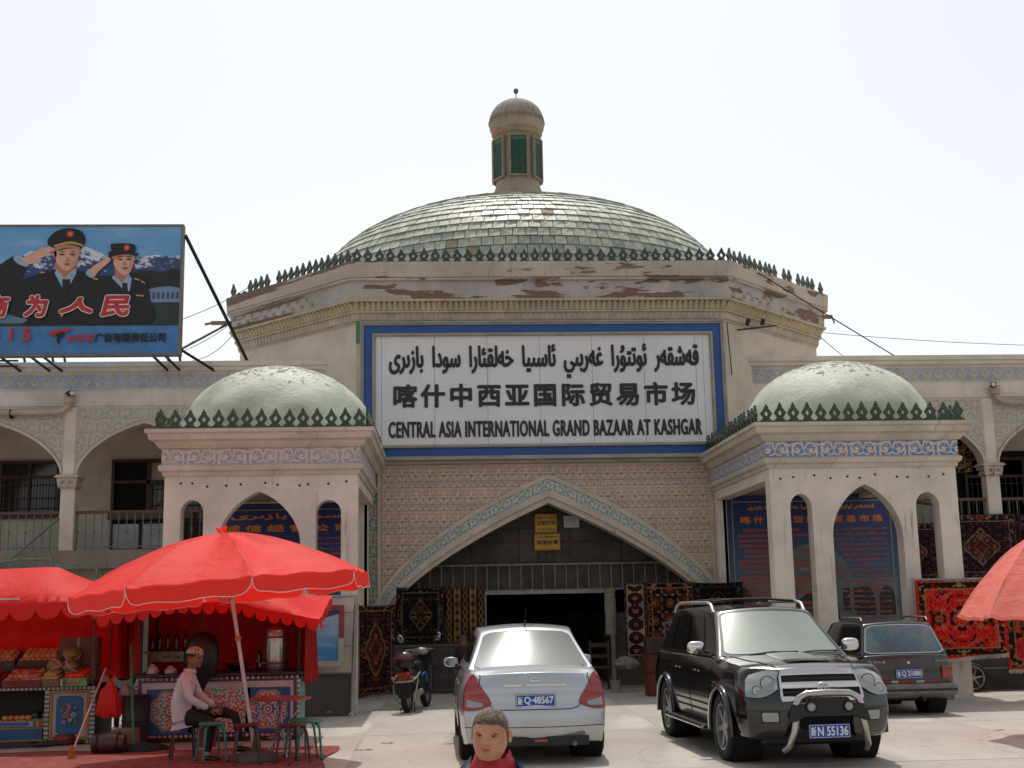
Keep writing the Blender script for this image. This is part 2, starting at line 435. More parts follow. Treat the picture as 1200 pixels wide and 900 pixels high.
# ================================================================== ground
def ground_mat():
    q = Mat('pale_concrete_paving', .85); x, y, z = q.xyz()
    k = q.mix(q.smooth(q.noise(.35, detail=8, rough=.7), .3, .7), '9e968c', 'aea79d')
    k = q.mix(q.smooth(q.noise(1.7, detail=9, rough=.75), .52, .75)*.55, k, '82786d')
    k = q.mix(q.smooth(q.noise(.8, q.vec(x*1.0, y*.35, 0.0), detail=6), .56, .7)*.4, k, 'c7c1b8')
    k = q.mix(q.smooth(q.noise(3.1, detail=5), .66, .74)*.35, k, '6e655c')
    k = q.mix(q.smooth(q.noise(.9, q.vec(x*6.0, y*.5, 0.0), detail=5), .6, .75)*.35, k, '8a7f75')
    crack = q.voro(.45, q.vec(x+(q.noise(2.0)-.5)*.7, y+(q.noise(2.3)-.5)*.7, 0.0), 1, 'DISTANCE_TO_EDGE')
    cr = q.smooth(E(q.nt, crack.outputs['Distance']), .007, .002)
    k = q.mix(cr*.28, k, '6a6058')
    k = q.mix(q.smooth(q.noise(24, detail=4, rough=.8), .62, .72)*.5, k, '6b6258')
    q.base(k); q.bump(q.noise(18, detail=8, rough=.75), .5, .012); return q.m
mb = MB(); mb.add([(-300,-60,0),(300,-60,0),(300,600,0),(-300,600,0)], [(0,1,2,3)])
g = mb.build('ground', ground_mat(), kind='structure')
# cast slabs of the forecourt, with open joints between them (laid on the ground sheet)
SLAB_M = ground_mat(); SLAB_M.name = 'concrete_slab'
slab_me = MB().bbox(-1.99, 1.99, -1.99, 1.99, -.05, .006, .008).mesh('paving_slab', SLAB_M)
fore = bpy.data.objects.new('forecourt', None); COL.objects.link(fore); fore['kind'] = 'structure'
for i in range(-5, 6):
    for j in range(0, 6):
        link('paving_slab', slab_me, fore, loc=(i*4.0+.9+(j%2)*.0, 3.2+j*4.0, random.uniform(-.003, .003)))
# ================================================================== gateway block with the tiled dome
CX = 2.06; FY = 25.4
gate = thing('bazaar_gateway', 'tall central gateway block with shallow tiled dome, crested octagonal parapet and pointed archway', 'building')
OA, OB = 3.88, 6.75; CY = FY+OB
def octo(o):
    a, b = OA+.414*o, OB+o
    return [(CX-a,CY-b),(CX+a,CY-b),(CX+b,CY-a),(CX+b,CY+a),(CX+a,CY+b),(CX-a,CY+b),(CX-b,CY+a),(CX-b,CY-a)]
# front wall with the arch, and the seven other sides
ZT = 7.56
inner = arch_pts(2.12, 3.25, 1.5, 2.23, .62, 16)
w1 = MB(); w1.ext(wall_outline(CX-OA, CX+OA, 0, ZT, [inner]), FY, FY+.35)
w1.build('wall', PLASTER_W, gate)
w2 = MB(); oc = octo(0)
for i in range(1, 8):
    (xa, ya), (xb, yb) = oc[i], oc[(i+1)%8]
    w2.add([(xa,ya,0),(xb,yb,0),(xb,yb,ZT),(xa,ya,ZT)], [(0,1,2,3)])
w2.build('wall', aged('drum_plaster', 'd0c4b2', '7a6c5c', .3, .5, .8), gate)
# cornice: courses stepping outward, parapet on top
def course(name, prof, mat, **k):
    return poly_ring(octo, prof, MB()).build(name, mat, gate, **k)
MB().box(CX-OA, CX+OA, FY-.035, FY, 7.535, 7.58).build('moulding', GREEN_P, gate)
MB().box(CX-OA-.005, CX-OA+.09, FY-.034, FY, 7.12, 7.534).build('moulding', GREEN_P, gate)
course('moulding', [(0,7.54),(.028,7.54),(.028,7.58),(.0,7.58)], RIBG)
course('moulding', [(.03,7.58),(.05,7.58),(.07,7.74),(.13,7.745),(.13,7.775),(.10,7.775)], RIBG)
course('moulding', [(.10,7.775),(.13,7.94),(.24,7.965),(.24,8.01),(.20,8.01)], OCHRE)
course('frieze', [(.20,8.01),(.22,8.38),(.30,8.40),(.30,8.44),(.27,8.45)], aged('peeling_frieze', 'b0aaa6', '8a7c6e', .6, .6, 1.0, patch='77604f', patch_at=.525, pv=(.6, 3.0)))
course('parapet', [(.27,8.45),(.30,8.47),(.32,8.74),(.32,8.79),(-.2,8.79),(-.2,8.3)], PLASTER_G)
# small lobes hanging along the frieze top, ribs along both lower courses
def ribs(o, z0, z1, n_per_m, r, mat, bulge=.0, name='fluting'):
    mb = MB(); c = octo(o)
    for i in (7, 0, 1):
        p, q_ = Vector((*c[i], 0)), Vector((*c[(i+1)%8], 0)); d = q_-p; L = d.length; n = int(L*n_per_m); d.normalize(); nn = Vector((d.y, -d.x, 0))
        for k in range(n):
            t = (k+.5)/n*L; b = p+d*t
            vs = []
            for (z, s, e) in ((z0, .86, 0), (z0+(z1-z0)*.12, 1, 0), (z0+(z1-z0)*.75, 1, bulge*.55), (z1-.03, .8, bulge*.9), (z1, .25, bulge)):
                for a in (-1, -.6, 0, .6, 1):
                    v = b + d*(a*r*s) + nn*(r*.75*sqrt(1-a*a)+e); vs.append((v.x, v.y, z))
            fs = [(j*5+i2, j*5+i2+1, (j+1)*5+i2+1, (j+1)*5+i2) for j in range(4) for i2 in range(4)]
            mb.add(vs, fs)
    return mb.build(name, mat, gate, 60, kind='stuff')
ribs(.045, 7.59, 7.735, 8.7, .05, RIBG, .02)
ribs(.105, 7.785, 7.955, 8.7, .052, OCHRE, .09)
# gilt stars in relief left on the chamfer friezes
star = MB()
for s_ in range(8):
    a = s_*pi/4; star.add([(0,-.02,0),(.028*cos(a-.35),0,.028*sin(a-.35)),(.062*cos(a),0,.062*sin(a)),(.028*cos(a+.35),0,.028*sin(a+.35))], [(0,1,2),(0,2,3)])
star_me = star.mesh('frieze_star', simple('star_relief', 'b09a80', .8))
for i in (7, 1):
    p, q_ = Vector((*octo(.215)[i], 0)), Vector((*octo(.215)[(i+1)%8], 0)); d = q_-p; L = d.length; a = atan2(d.y, d.x); nn = Vector((d.y, -d.x, 0)).normalized()
    for k in range(1, 26):
        t = k/26
        if i == 7 and t > .72: continue
        if i == 1 and (t < .1 or random.random() < .5): continue
        b = p+d*t+nn*.015
        link('frieze_star', star_me, gate, loc=(b.x, b.y, 8.2+(.075 if k % 2 else -.075)), rot=(0,0,a))
c = octo(.22)
finials(gate, (*c[0],0), (*c[1],0), 34, 8.80, .92)
finials(gate, (*c[7],0), (*c[0],0), 20, 8.80, .92, skip=(7,), broken=(1,2))
finials(gate, (*c[1],0), (*c[2],0), 20, 8.80, .92, skip=(10,13,18), broken=(10,13))
rf_ = MB(); rf_.add([(x,y,8.6) for x,y in octo(-.1)], [tuple(range(8))]); rf_.build('roof', ROOFD, gate)
# --- dome
DC = (CX, CY); DR, DH, DZ = 5.70, 3.50, 8.50
_N = 2.4; _tab = []
for _i in range(401):
    _ph = _i/400*pi/2; _tab.append((DR*max(0, cos(_ph))**(2/_N), DH*sin(_ph)**(2/_N)))
_len = [0.0]
for _a, _b in zip(_tab[:-1], _tab[1:]): _len.append(_len[-1]+math.hypot(_b[0]-_a[0], _b[1]-_a[1]))
def dome_rz(t):
    L_ = max(0, min(1, t))*_len[-1]; lo = 0; hi = 400
    while hi-lo > 1:
        m_ = (lo+hi)//2
        if _len[m_] <= L_: lo = m_
        else: hi = m_
    f_ = (L_-_len[lo])/(_len[hi]-_len[lo]); return _tab[lo][0]+(_tab[hi][0]-_tab[lo][0])*f_, _tab[lo][1]+(_tab[hi][1]-_tab[lo][1])*f_
def dome_n(a, t):
    r0, z0_ = dome_rz(t-.004); r1, z1_ = dome_rz(t+.004); n_ = Vector((z1_-z0_, 0, r0-r1)).normalized(); return Vector((n_.x*cos(a), n_.x*sin(a), n_.z))
def dome_p(a, t, off=0.0):                                  # t: share of the arc, 0 rim .. 1 top
    r, z = dome_rz(t); return Vector((CX+r*cos(a), CY+r*sin(a), DZ+z))+dome_n(a, t)*off
dome = MB(); dome.lathe([(max(0, dome_rz(t/30)[0]-.02), DZ+dome_rz(t/30)[1]-.02) for t in range(31)], (CX,CY,0), 72)
dome_o = dome.build('dome', simple('dome_mortar', '8f8878', .9, scale=6), gate, 180)
def glaze(name, col, rough):
    q = Mat(name, rough, spec=.6); inf = q.nt.nodes.new('ShaderNodeObjectInfo')
    c0 = lin(col)[:3]
    k = q.mix(q.smooth(q.noise(5, detail=7, rough=.7), .35, .7), tuple(v*.75 for v in c0), tuple(min(1,v*1.3) for v in c0))
    k = q.mix(q.smooth(q.noise(16, detail=6, rough=.8), .6, .78)*.6, k, '6b5f50')
    q.base(k); q.bump(q.noise(6, detail=4), .4, .02); return q.m
GL = [glaze('glazed_roof_tile_a', 'a0a396', .46), glaze('glazed_roof_tile_b', 'aeafa2', .52), glaze('glazed_roof_tile_c', '92998b', .44), glaze('glazed_roof_tile_d', 'b9baac', .56), glaze('bare_roof_tile', '9a8c78', .8)]
rows = []; t = 0.02; arcl = 7.7
nrow = 30; cells = []
for i in range(nrow):
    t0, t1 = .02+i*.965/nrow, .02+(i+1)*.965/nrow
    r = dome_rz(t0)[0]; n = max(8, int(2*pi*r/.275)); ph = random.random()*.5
    for k in range(n): cells.append((t0, t1, 2*pi*(k+ph)/n, 2*pi*(k+1+ph)/n))
def tile_geo(t0, t1, a0, a1, center=None):
    g_a = (a1-a0)*.03; g_t = (t1-t0)*.03
    h = [random.uniform(.0,.012) for _ in range(4)]; base = random.uniform(.0, .01)
    ps = [dome_p(a0+g_a, t0-g_t*.5, .034+base+h[0]), dome_p(a1-g_a, t0-g_t*.5, .034+base+h[1]), dome_p(a1-g_a, t1-g_t*2, .012+base+h[2]), dome_p(a0+g_a, t1-g_t*2, .012+base+h[3])]
    bs = [dome_p(a0+g_a, t0-g_t*.5, -.02), dome_p(a1-g_a, t0-g_t*.5, -.02), dome_p(a1-g_a, t1-g_t*2, -.02), dome_p(a0+g_a, t1-g_t*2, -.02)]
    return ps+bs, [(0,1,2,3),(4,5,1,0),(5,6,2,1),(7,4,0,3),(6,7,3,2)]
def shows(cell):
    a = (cell[2]+cell[3])/2; t = (cell[0]+cell[1])/2; p = dome_p(a, t); n = dome_n(a, t)
    v = (Vector((0,0,1.7))-p); d = v.length; hidden = p.z < 8.95 + (p.y-25.2)*.30
    return n.dot(v/d)/(d*d)*(.02 if hidden else 1)
cells.sort(key=lambda c_: -shows(c_))
for c_ in cells[:300]:
    vs, fs = tile_geo(*c_); o0 = Vector(vs[0])
    mb = MB().add([Vector(v)-o0 for v in vs], fs); mt = random.choices(GL, (5,5,5,3,.35))[0]
    o = link('roof_tile', mb.mesh('roof_tile', mt), dome_o, loc=o0)
rest = MB()
for c_ in cells[300:]:
    if random.random() < .012: continue
    vs, fs = tile_geo(*c_); rest.add(vs, fs, random.choices(range(5), (5,5,5,3,.35))[0])
rest.build('roof_tile', GL, dome_o, kind='stuff')
# --- lantern on the dome
LY = CY; LZ = 12.45
lan = MB(); prof = [(.74,11.95),(.69,12.35),(.66,12.6),(.65,12.72),(.60,12.86),(.60,12.95),(.58,13.0),(.58,14.18),(.60,14.22),(.63,14.3),(.68,14.42),(.74,14.5),(.75,14.6),(.75,14.66),(.72,14.70)]
lan.lathe(prof, (CX,LY,0), 36)
lantern = lan.build('lantern', aged('lantern_render', '9c8f80', '6b5e50', .5, .3, 3.0), gate, 50)
bd = MB(); bd.lathe([(.60,14.24),(.66,14.27),(.70,14.36),(.655,14.37)], (CX,LY,0), 36); bd.lathe([(.745,14.62),(.775,14.65),(.745,14.69)], (CX,LY,0), 36)
bd.build('moulding', aged('lantern_band', '9c8a66', '6b5e50', .4, .3, 3), lantern, 60)
cp = MB(); NR = 26
cp.lathe([(.74*cos(k*pi/2/12)**.9, 14.68+.68*sin(k*pi/2/12)) for k in range(13)], (CX,LY,0), NR*6, rf=lambda a, z: 1+.035*abs(sin(a*NR/2))-.01)
cp.build('lantern_dome', aged('lantern_dome_render', '9a9084', '6a6057', .4, .3, 3.0), lantern, 60)
sc_ = MB()
for k in range(NR):
    a = 2*pi*(k+.5)/NR
    sc_.add([(CX+.765*cos(a-.1), LY+.765*sin(a-.1), 14.74),(CX+.785*cos(a), LY+.785*sin(a), 14.655),(CX+.765*cos(a+.1), LY+.765*sin(a+.1), 14.74),(CX+.75*cos(a), LY+.75*sin(a), 14.8)], [(0,1,2,3)])
sc_.build('scallop', aged('lantern_scallop', '857b70', '5a5047', .4, .3, 3.0), lantern, kind='stuff')
bl = MB(); bl.lathe([(0,15.555),(.03,15.56),(.06,15.6),(.072,15.64),(.06,15.69),(.03,15.712),(0,15.715)], (CX,LY,0), 14); bl.cyl((CX,LY,15.34),(CX,LY,15.58),.013,n=6); bl.lathe([(.06,15.33),(.04,15.37),(.013,15.39)], (CX,LY,0), 12)
bl.build('finial_ball', simple('finial_clay', '7c6e62', .7), lantern, 60)
GRL = simple('green_lattice_paint', '33604f', .55, var=.3, scale=12)
for a in (-pi/2, -pi/2-pi/3, -pi/2+pi/3, pi/2, pi/2-pi/3, pi/2+pi/3):
    gx = MB(); W2, z0, z1 = .215, 13.02, 14.12
    frame_pts(gx, -W2-.05, W2+.05, z0-.04, z1+.05, .05, -.075, 0)
    f1 = gx.mesh('lattice_frame', aged('lantern_frame', '8d7f68', '5b4e42', .5, .3, 3.0))
    lt = MB(); lt.box(-W2, W2, -.012, -.002, z0, z1, 1)
    for k in range(9): x = -W2+W2*2*(k+.5)/9; lt.box(x-.009, x+.009, -.045, -.02, z0, z1)
    for k in range(22): z = z0+(z1-z0)*(k+.5)/22; lt.box(-W2, W2, -.042, -.022, z-.008, z+.008)
    lt.box(-W2, W2, -.047, -.02, z1-.13, z1)
    M = Matrix.Translation((CX+.575*cos(a), LY+.575*sin(a), 0)) @ Matrix.Rotation(a+pi/2, 4, 'Z')
    o = link('lattice_window', lt.mesh('lattice_window', [GRL, BLACKM]), lantern); o.matrix_local = M
    o2 = link('lattice_frame', f1, lantern); o2.matrix_local = M
# --- the patterned front: wall tiles, arch band, pilasters
band_out = arch_pts(2.12, 3.60, 1.5, 2.82, .5, 16); band_mid = arch_pts(2.12, 3.43, 1.5, 2.50, .57, 16)
om = arch_pts(2.12, 3.53, 1.5, 2.73, .52, 16)
mb = MB(); acc = [0]
for a_, b_ in zip(om[:-1], om[1:]): acc.append(acc[-1]+math.hypot(b_[0]-a_[0], b_[1]-a_[1]))
for k in range(len(om)-1):
    mb.add([(band_mid[k][0],FY-.07,band_mid[k][1]),(om[k][0],FY-.07,om[k][1]),(om[k+1][0],FY-.07,om[k+1][1]),(band_mid[k+1][0],FY-.07,band_mid[k+1][1])], [(0,1,2,3)])
me = mb.mesh('arch_band', SCROLL_B); uv = me.uv_layers.new(name='UVMap')
for p in me.polygons:
    k = p.index; 
    for li, (uu, vv) in zip(p.loop_indices, ((acc[k],0),(acc[k],.25),(acc[k+1],.25),(acc[k+1],0))): uv.data[li].uv = (uu, vv)
link('arch_band', me, gate)
mb = MB(); mb.ext(ring(band_out, om), FY-.10, FY-.003); mb.build('moulding', MOULD, gate)
im = arch_pts(2.12, 3.33, 1.5, 2.36, .6, 16)
mb = MB(); mb.ext(ring(band_mid, im), FY-.15, FY-.001); mb.ext(ring(im, arch_pts(2.12, 3.25, 1.5, 2.23, .62, 16)), FY-.10, FY-.0015); mb.build('moulding', MOULD, gate)
X0, X1 = -1.30, 5.47
mb = MB(); mb.box(X0-.07, X0, FY-.09, FY-.002, 0, 4.62); mb.box(X1, X1+.07, FY-.09, FY-.002, 0, 4.62); mb.box(X0, X1, FY-.09, FY-.002, 4.56, 4.62); mb.build('moulding', MOULD, gate)
mb = MB(); mb.box(X0-.36, X0-.07, FY-.05, FY-.002, 0, 4.62); mb.build('pilaster', SCROLL_P, gate)
mb = MB(); mb.box(X1+.07, X1+.42, FY-.05, FY-.002, 0, 4.62); mb.build('pilaster', SCROLL_P, gate)
mb = MB(); mb.box(X0-.43, X0-.36, FY-.12, FY-.002, 0, 4.62); mb.box(X1+.42, X1+.52, FY-.16, FY-.002, 0, 4.62); mb.build('moulding', MOULD, gate)
tiles = []
for k in (0, 1):
    tb = MB().bbox(.002, TW-.002, -.02, 0, k*TH+.002, (k+1)*TH-.002, .003); tiles.append(tb.mesh('wall_tile', TILE_MAT))
ncol = int((X1-X0)/TW); zb0 = 4.555-TH*11
for r in range(11):
    for cc in range(ncol):
        x = X0+.005+cc*TW; zz = zb0+r*TH; u = abs(x+TW/2-2.12)/3.53
        zc = 1.5+2.73*arc_g(min(1, u), .52)
        if zz+TH*.5 < zc-.14 or (u > 1): continue
        link('wall_tile', tiles[r%2], gate, loc=(x, FY-.012, zz-(r%2)*TH))
# --- entrance inside the arch: mesh-covered screen, railing, dark passage
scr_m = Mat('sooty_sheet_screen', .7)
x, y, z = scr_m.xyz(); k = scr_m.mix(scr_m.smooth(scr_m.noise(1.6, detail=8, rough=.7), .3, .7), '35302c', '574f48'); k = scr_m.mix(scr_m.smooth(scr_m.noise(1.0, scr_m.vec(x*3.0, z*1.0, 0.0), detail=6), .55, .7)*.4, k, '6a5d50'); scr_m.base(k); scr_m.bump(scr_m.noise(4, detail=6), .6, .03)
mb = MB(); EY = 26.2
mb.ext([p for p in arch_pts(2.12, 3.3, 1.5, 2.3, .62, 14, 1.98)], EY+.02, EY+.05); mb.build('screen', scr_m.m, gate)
mb = MB(); RUST = simple('rusty_strap', '54342a', .8)
for zz in (2.53, 2.98, 3.27): mb.box(-.9 if zz < 2.7 else .3, 5.1 if zz < 2.7 else 4.0, EY+.0, EY+.018, zz-.012, zz+.012)
for xx in (.55, 1.55, 2.62, 3.7): mb.box(xx-.012, xx+.012, EY-.002, EY+.016, 2.5, 3.25)
mb.build('strap', RUST, gate)
rl = MB()
for zz in (1.975, 2.51): rl.cyl((-.95,EY-.12,zz),(5.2,EY-.12,zz),.022,n=6)
for k in range(26):
    x = -.8+k*.237; rl.cyl((x,EY-.12,1.98),(x,EY-.12,2.51),.012,n=5)
rl.build('railing', STEELG, gate)
mb = MB(); mb.box(.74,.84,EY-.14,EY-.04,0,1.95); mb.box(3.42,3.5,EY-.14,EY-.04,0,1.95); mb.box(.74,3.5,EY-.16,EY-.04,1.90,1.97); mb.build('door_frame', STEELG, gate)
# passage: side walls, ceiling, end wall
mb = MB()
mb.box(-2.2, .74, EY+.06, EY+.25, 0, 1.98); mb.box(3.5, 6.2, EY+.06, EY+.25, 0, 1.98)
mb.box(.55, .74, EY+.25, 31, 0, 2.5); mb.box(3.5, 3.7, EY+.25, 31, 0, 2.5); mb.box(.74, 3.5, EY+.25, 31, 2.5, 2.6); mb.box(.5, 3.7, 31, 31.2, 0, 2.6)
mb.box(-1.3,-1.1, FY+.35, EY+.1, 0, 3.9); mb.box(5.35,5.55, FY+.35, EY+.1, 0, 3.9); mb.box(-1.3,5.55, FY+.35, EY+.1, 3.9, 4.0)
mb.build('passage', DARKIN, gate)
# bracket and lamp brackets on the parapet sides
mb = MB()
mb.box(-5.3,-4.85,27.9,28.0,8.12,8.2); mb.cyl((-5.3,27.95,8.16),(-5.45,27.95,8.13),.03)
mb.build('bracket', simple('weathered_timber', '8a7a5a', .8), gate)
mb = MB(); mb.box(8.85,9.2,28.1,28.2,8.22,8.30); mb.cyl((9.2,28.15,8.26),(9.25,28.15,8.1),.02); mb.build('bracket', simple('weathered_timber_b', '8a7a5a', .8), gate)
mb = MB(); mb.cyl((6.28,25.55,7.38),(7.3,26.2,7.62),.02); mb.cyl((6.5,25.6,7.5),(6.55,25.6,7.62),.05); mb.cyl((6.9,25.85,7.56),(6.93,25.85,7.68),.05); mb.build('insulator_bracket', BLACKM, gate)
rebase(gate, (CX, FY, 0))
# ================================================================== the big trilingual sign
SY = 25.12
sign = thing('sign_board', 'large white board with blue border and black Uyghur, Chinese and English lettering above the archway', 'sign')
mb = MB(); x0, x1, z0, z1 = -1.72, 5.88, 4.62, 7.51
frame_pts(mb, x0, x1, z0, z1, .035, SY-.05, SY+.25); frame_pts(mb, x0+.035, x1-.035, z0+.035, z1-.035, .04, SY-.02, SY+.2); 
mb.build('frame', simple('aluminium_frame', '9a948c', .45, .3, var=.2), sign)
mb = MB(); frame_pts(mb, x0+.075, x1-.075, z0+.075, z1-.075, .175, SY+.02, SY+.15); mb.build('border', simple('blue_border_enamel', '1f4f92', .45, var=.12, scale=1.5, bump=.05), sign)
mb = MB(); frame_pts(mb, x0+.25, x1-.25, z0+.25, z1-.25, .06, SY-.03, SY+.12); frame_pts(mb, x0+.262, x1-.262, z0+.262, z1-.262, .03, SY-.045, SY-.03); mb.build('frame', simple('inner_frame', '9c948a', .45, .3, var=.2), sign)
q = Mat('white_sign_sheet', .5); x, y, z = q.xyz(); k = q.mix(q.smooth(q.noise(.7, detail=6), .3, .7), 'd2d3d6', 'dededf'); k = q.mix(q.smooth(q.noise(1.0, q.vec(x*9.0, z*.5, 0.0), detail=5), .6, .8)*.35, k, '8f8b88'); q.base(k); WSH = q.m
xs = [x0+.31, x0+.44] + [x0+.44+1.09*k for k in range(1, 7)]; xs = [v for v in xs if v < x1-.6]+[x1-.46, x1-.31]
for a, b in zip(xs[:-1], xs[1:]): MB().box(a+.0035, b-.0035, SY+.03, SY+.06, z0+.31, z1-.31).build('panel', WSH, sign)
MB().box(x0+.3, x1-.3, SY+.065, SY+.1, z0+.3, z1-.3).build('backing', BLACKM, sign)
INK = simple('black_letter_paint', '191817', .45, var=.2, bump=.0)
ly = SY+.012
text_mesh('lettering', shape_text('قەشقەر  ئوتتۇرا  غەربىي  ئاسىيا  خەلقئارا  سودا  بازىرى'), -1.13, 5.33, 6.29, 7.02, ly, INK, sign, .016, .02)
text_mesh('lettering', '喀什中西亚国际贸易市场', -1.04, 5.22, 5.70, 6.20, ly, INK, sign, .018, .02, spacing=1.25)
text_mesh('lettering', 'CENTRAL ASIA INTERNATIONAL GRAND BAZAAR AT KASHGAR', -1.14, 5.33, 5.08, 5.42, ly, INK, sign, .011, .02, spacing=1.1)
rebase(sign, ((x0+x1)/2, SY, z0))
# ================================================================== wings with arcaded balconies
WY = 26.2
DIA = MB()
for r0, r1 in ((.125, .098), (.068, .042)):
    o = [(r0*.85,0),(0,r0),(-r0*.85,0),(0,-r0)]; i_ = [(r1*.85,0),(0,r1),(-r1*.85,0),(0,-r1)]
    for k in range(4):
        DIA.ext([o[k], o[(k+1)%4], i_[(k+1)%4], i_[k]], -.022, 0)
DIA = DIA.mesh('diamond_relief', aged('diamond_plaster', 'd9cdbc', '8d7c6c', .2, .2, 3))
def capital(mb, cx, y, z0, z1, w):
    for k, (o, a, b) in enumerate(((.02,0,.12),(.05,.12,.3),(.03,.3,.55),(.07,.55,.8),(.11,.8,.9),(.085,.9,1.0))):
        mb.box(cx-w/2-o, cx+w/2+o, y-o, y+w+o, z0+(z1-z0)*a, z0+(z1-z0)*b+.002)
    for s in (-1, 0, 1):
        mb.lathe([(0,-.13),(.03,-.1),(.05,-.03),(.06,.03),(.02,.06)], (cx+s*(w/2+.02), y-.03, z0+(z1-z0)*.45), 8)
def wing(root, x0, x1, cols, first_arch_skip=None, strip=()):
    """x0..x1 run of the wing; cols = centres of the columns"""
    # parapet and cornice
    mb = MB(); prof = [(0,5.98),(.03,5.98),(.03,6.03),(0,6.05),(0,6.31),(.02,6.33),(.02,6.66),(.05,6.69),(.10,6.71),(.12,6.78),(.16,6.80),(.16,6.90),(-.3,6.90),(-.3,5.98)]
    rows = [[(xx, WY-o, z) for xx in (x0, x1)] for o, z in prof]
    for a, b in zip(rows[:-1], rows[1:]): mb.add([a[0],a[1],b[1],b[0]], [(0,1,2,3)])
    mb.add([(x0,WY-o,z) for o,z in prof], [tuple(range(len(prof)))]); mb.add([(x1,WY-o,z) for o,z in prof], [tuple(reversed(range(len(prof))))])
    mb.build('parapet', PLASTER_W, root)
    mb = MB(); mb.box(x0+.02, x1-.02, WY-.035, WY-.019, 6.355, 6.64); mb.build('frieze', aged('frieze_ground_%d' % len(bpy.data.materials), 'a9adb6', '84796c', .3, .5, 2), root)
    n = int((x1-x0)/.262)
    for k in range(n): link('diamond_relief', DIA, root, loc=(x0+(k+.5)*(x1-x0)/n, WY-.035, 6.50))
    # spandrel wall
    ar = []; xs = [x0]+cols+[x1]
    cols_s = sorted(cols)
    ac = [((a+b)/2, (b-a)/2-.165) for a, b in zip(cols_s[:-1], cols_s[1:])]
    out = []
    for cx, hw in ac: out += arch_pts(cx, hw, 4.50, 1.10, .32, 12, 4.50)
    xa, xb = cols_s[0]-.165, cols_s[-1]+.165
    mb = MB(); mb.ext([(xa,4.5)]+out+[(xb,4.5),(xb,5.98),(xa,5.98)], WY, WY+.3); mb.build('spandrel', PLASTER_W, root)
    out2 = []; mb = MB(); md = MB()
    for (cx, hw) in ac:
        md.ext(ring(arch_pts(cx, hw+.055, 4.50, 1.17, .32, 12, 4.5), arch_pts(cx, hw, 4.50, 1.10, .32, 12, 4.5)), WY-.045, WY+.001)
        a_ = arch_pts(cx, hw+.06, 4.52, 1.17, .32, 12, 4.52)
        mb.ext([(cx-hw-.02, 4.62)]+[p for p in a_ if p[1] > 4.62 or p[0] < cx-hw-.07][0:0]+[], WY, WY) if False else None
        left = [p for p in a_ if p[0] <= cx]; right = [p for p in a_ if p[0] >= cx]
        top = 5.93
        mb.ext(left+[(cx, top), (cx-hw-.062, top)], WY-.02, WY-.002); mb.ext(list(reversed(right))+[(cx, top), (cx+hw+.062, top)], WY-.021, WY-.0025)
    mb.build('carved_panel', SCROLL_S, root); md.build('arch_moulding', MOULD, root)
    for cx in cols_s:
        mb = MB(); mb.bbox(cx-.15, cx+.15, WY-.04, WY+.24, 2.95, 4.27, .015); mb.bbox(cx-.125, cx+.125, WY-.05, WY+.05, 4.5, 5.96, .02); c_ = mb.build('column', PLASTER_W, root)
        mb = MB(); capital(mb, cx, WY-.05, 4.24, 4.52, .28); mb.build('capital', MOULD, c_, 50)
    # slab, lower storey with openings, rear wall, ceiling
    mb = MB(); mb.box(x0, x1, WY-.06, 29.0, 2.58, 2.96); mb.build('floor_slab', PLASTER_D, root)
    mb = MB(); mb.box(x0, x1, 29.0, 29.3, 0, 6.4); mb.box(x0, x1, WY+.3, 29.0, 5.98, 6.1); mb.box(x0, x1, WY+.3, 40, 6.3, 6.5)
    mb.build('rear_wall', aged('gallery_wall', 'd0c6ba', '7d7065', .3, .2, 1.0), root)
    low = []
    for cx, hw in ac: low += arch_pts(cx, hw*.78, 1.75, .72, .1, 8)
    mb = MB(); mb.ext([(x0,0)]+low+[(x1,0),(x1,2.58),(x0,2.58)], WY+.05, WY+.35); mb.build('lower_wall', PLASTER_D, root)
def balusters(mb, x0, x1, y, z0, z1, n, r=.012):
    for k in range(n+1):
        x = x0+(x1-x0)*k/n; mb.cyl((x,y,z0),(x,y,z1),r,n=5)
def balcony_rail(root, x0, x1, loops=False):
    y = WY+.08; mb = MB(); mb.box(x0, x1, y-.03, y+.03, 3.72, 3.78, 0); rail = mb.build('handrail', BROWNR, root)
    n = max(3, int((x1-x0)/.165))
    mb = MB(); balusters(mb, x0+.03, x1-.03, y, 2.96, 3.72, n); mb.box(x0, x1, y-.012, y+.012, 3.02, 3.045)
    for k in range(n+1):
        if k % 2 == 0: x = x0+.03+(x1-x0-.06)*k/n; mb.lathe([(.012,-.04),(.026,-.01),(.026,.01),(.012,.04)], (x,y,3.35), 6)
    mb.build('railing', RAILG, root)
def bay_window(root, x0, x1, z0, z1, nv, transom=None, mat=None, y=28.95, bars=True, grate=.13):
    mb = MB(); frame_pts(mb, x0, x1, z0, z1, .07, y-.08, y+.04)
    for k in range(1, nv): xx = x0+(x1-x0)*k/nv; mb.box(xx-.035, xx+.035, y-.07, y+.04, z0+.07, z1-.07)
    if transom: mb.box(x0+.07, x1-.07, y-.075, y+.04, transom-.035, transom+.035)
    f_ = mb.build('window', mat or MAROON, root)
    for k in range(nv):
        MB().box(x0+(x1-x0)*k/nv+.03, x0+(x1-x0)*(k+1)/nv-.03, y-.02, y-.012, z0+.07, z1-.07).build('pane', PANE, f_)
    if bars:
        mb = MB(); zt = transom-.035 if transom else z1
        n = int((x1-x0)/grate)
        for k in range(1, n): xx = x0+(x1-x0)*k/n; mb.cyl((xx,y-.12,z0+.03),(xx,y-.12,zt),.009,n=5)
        for zz in (z0+.22, (z0+zt)/2, zt-.15): mb.cyl((x0,y-.12,zz),(x1,y-.12,zz),.009,n=5)
        mb.build('grille', simple('grille_paint', '54524c', .5), f_)
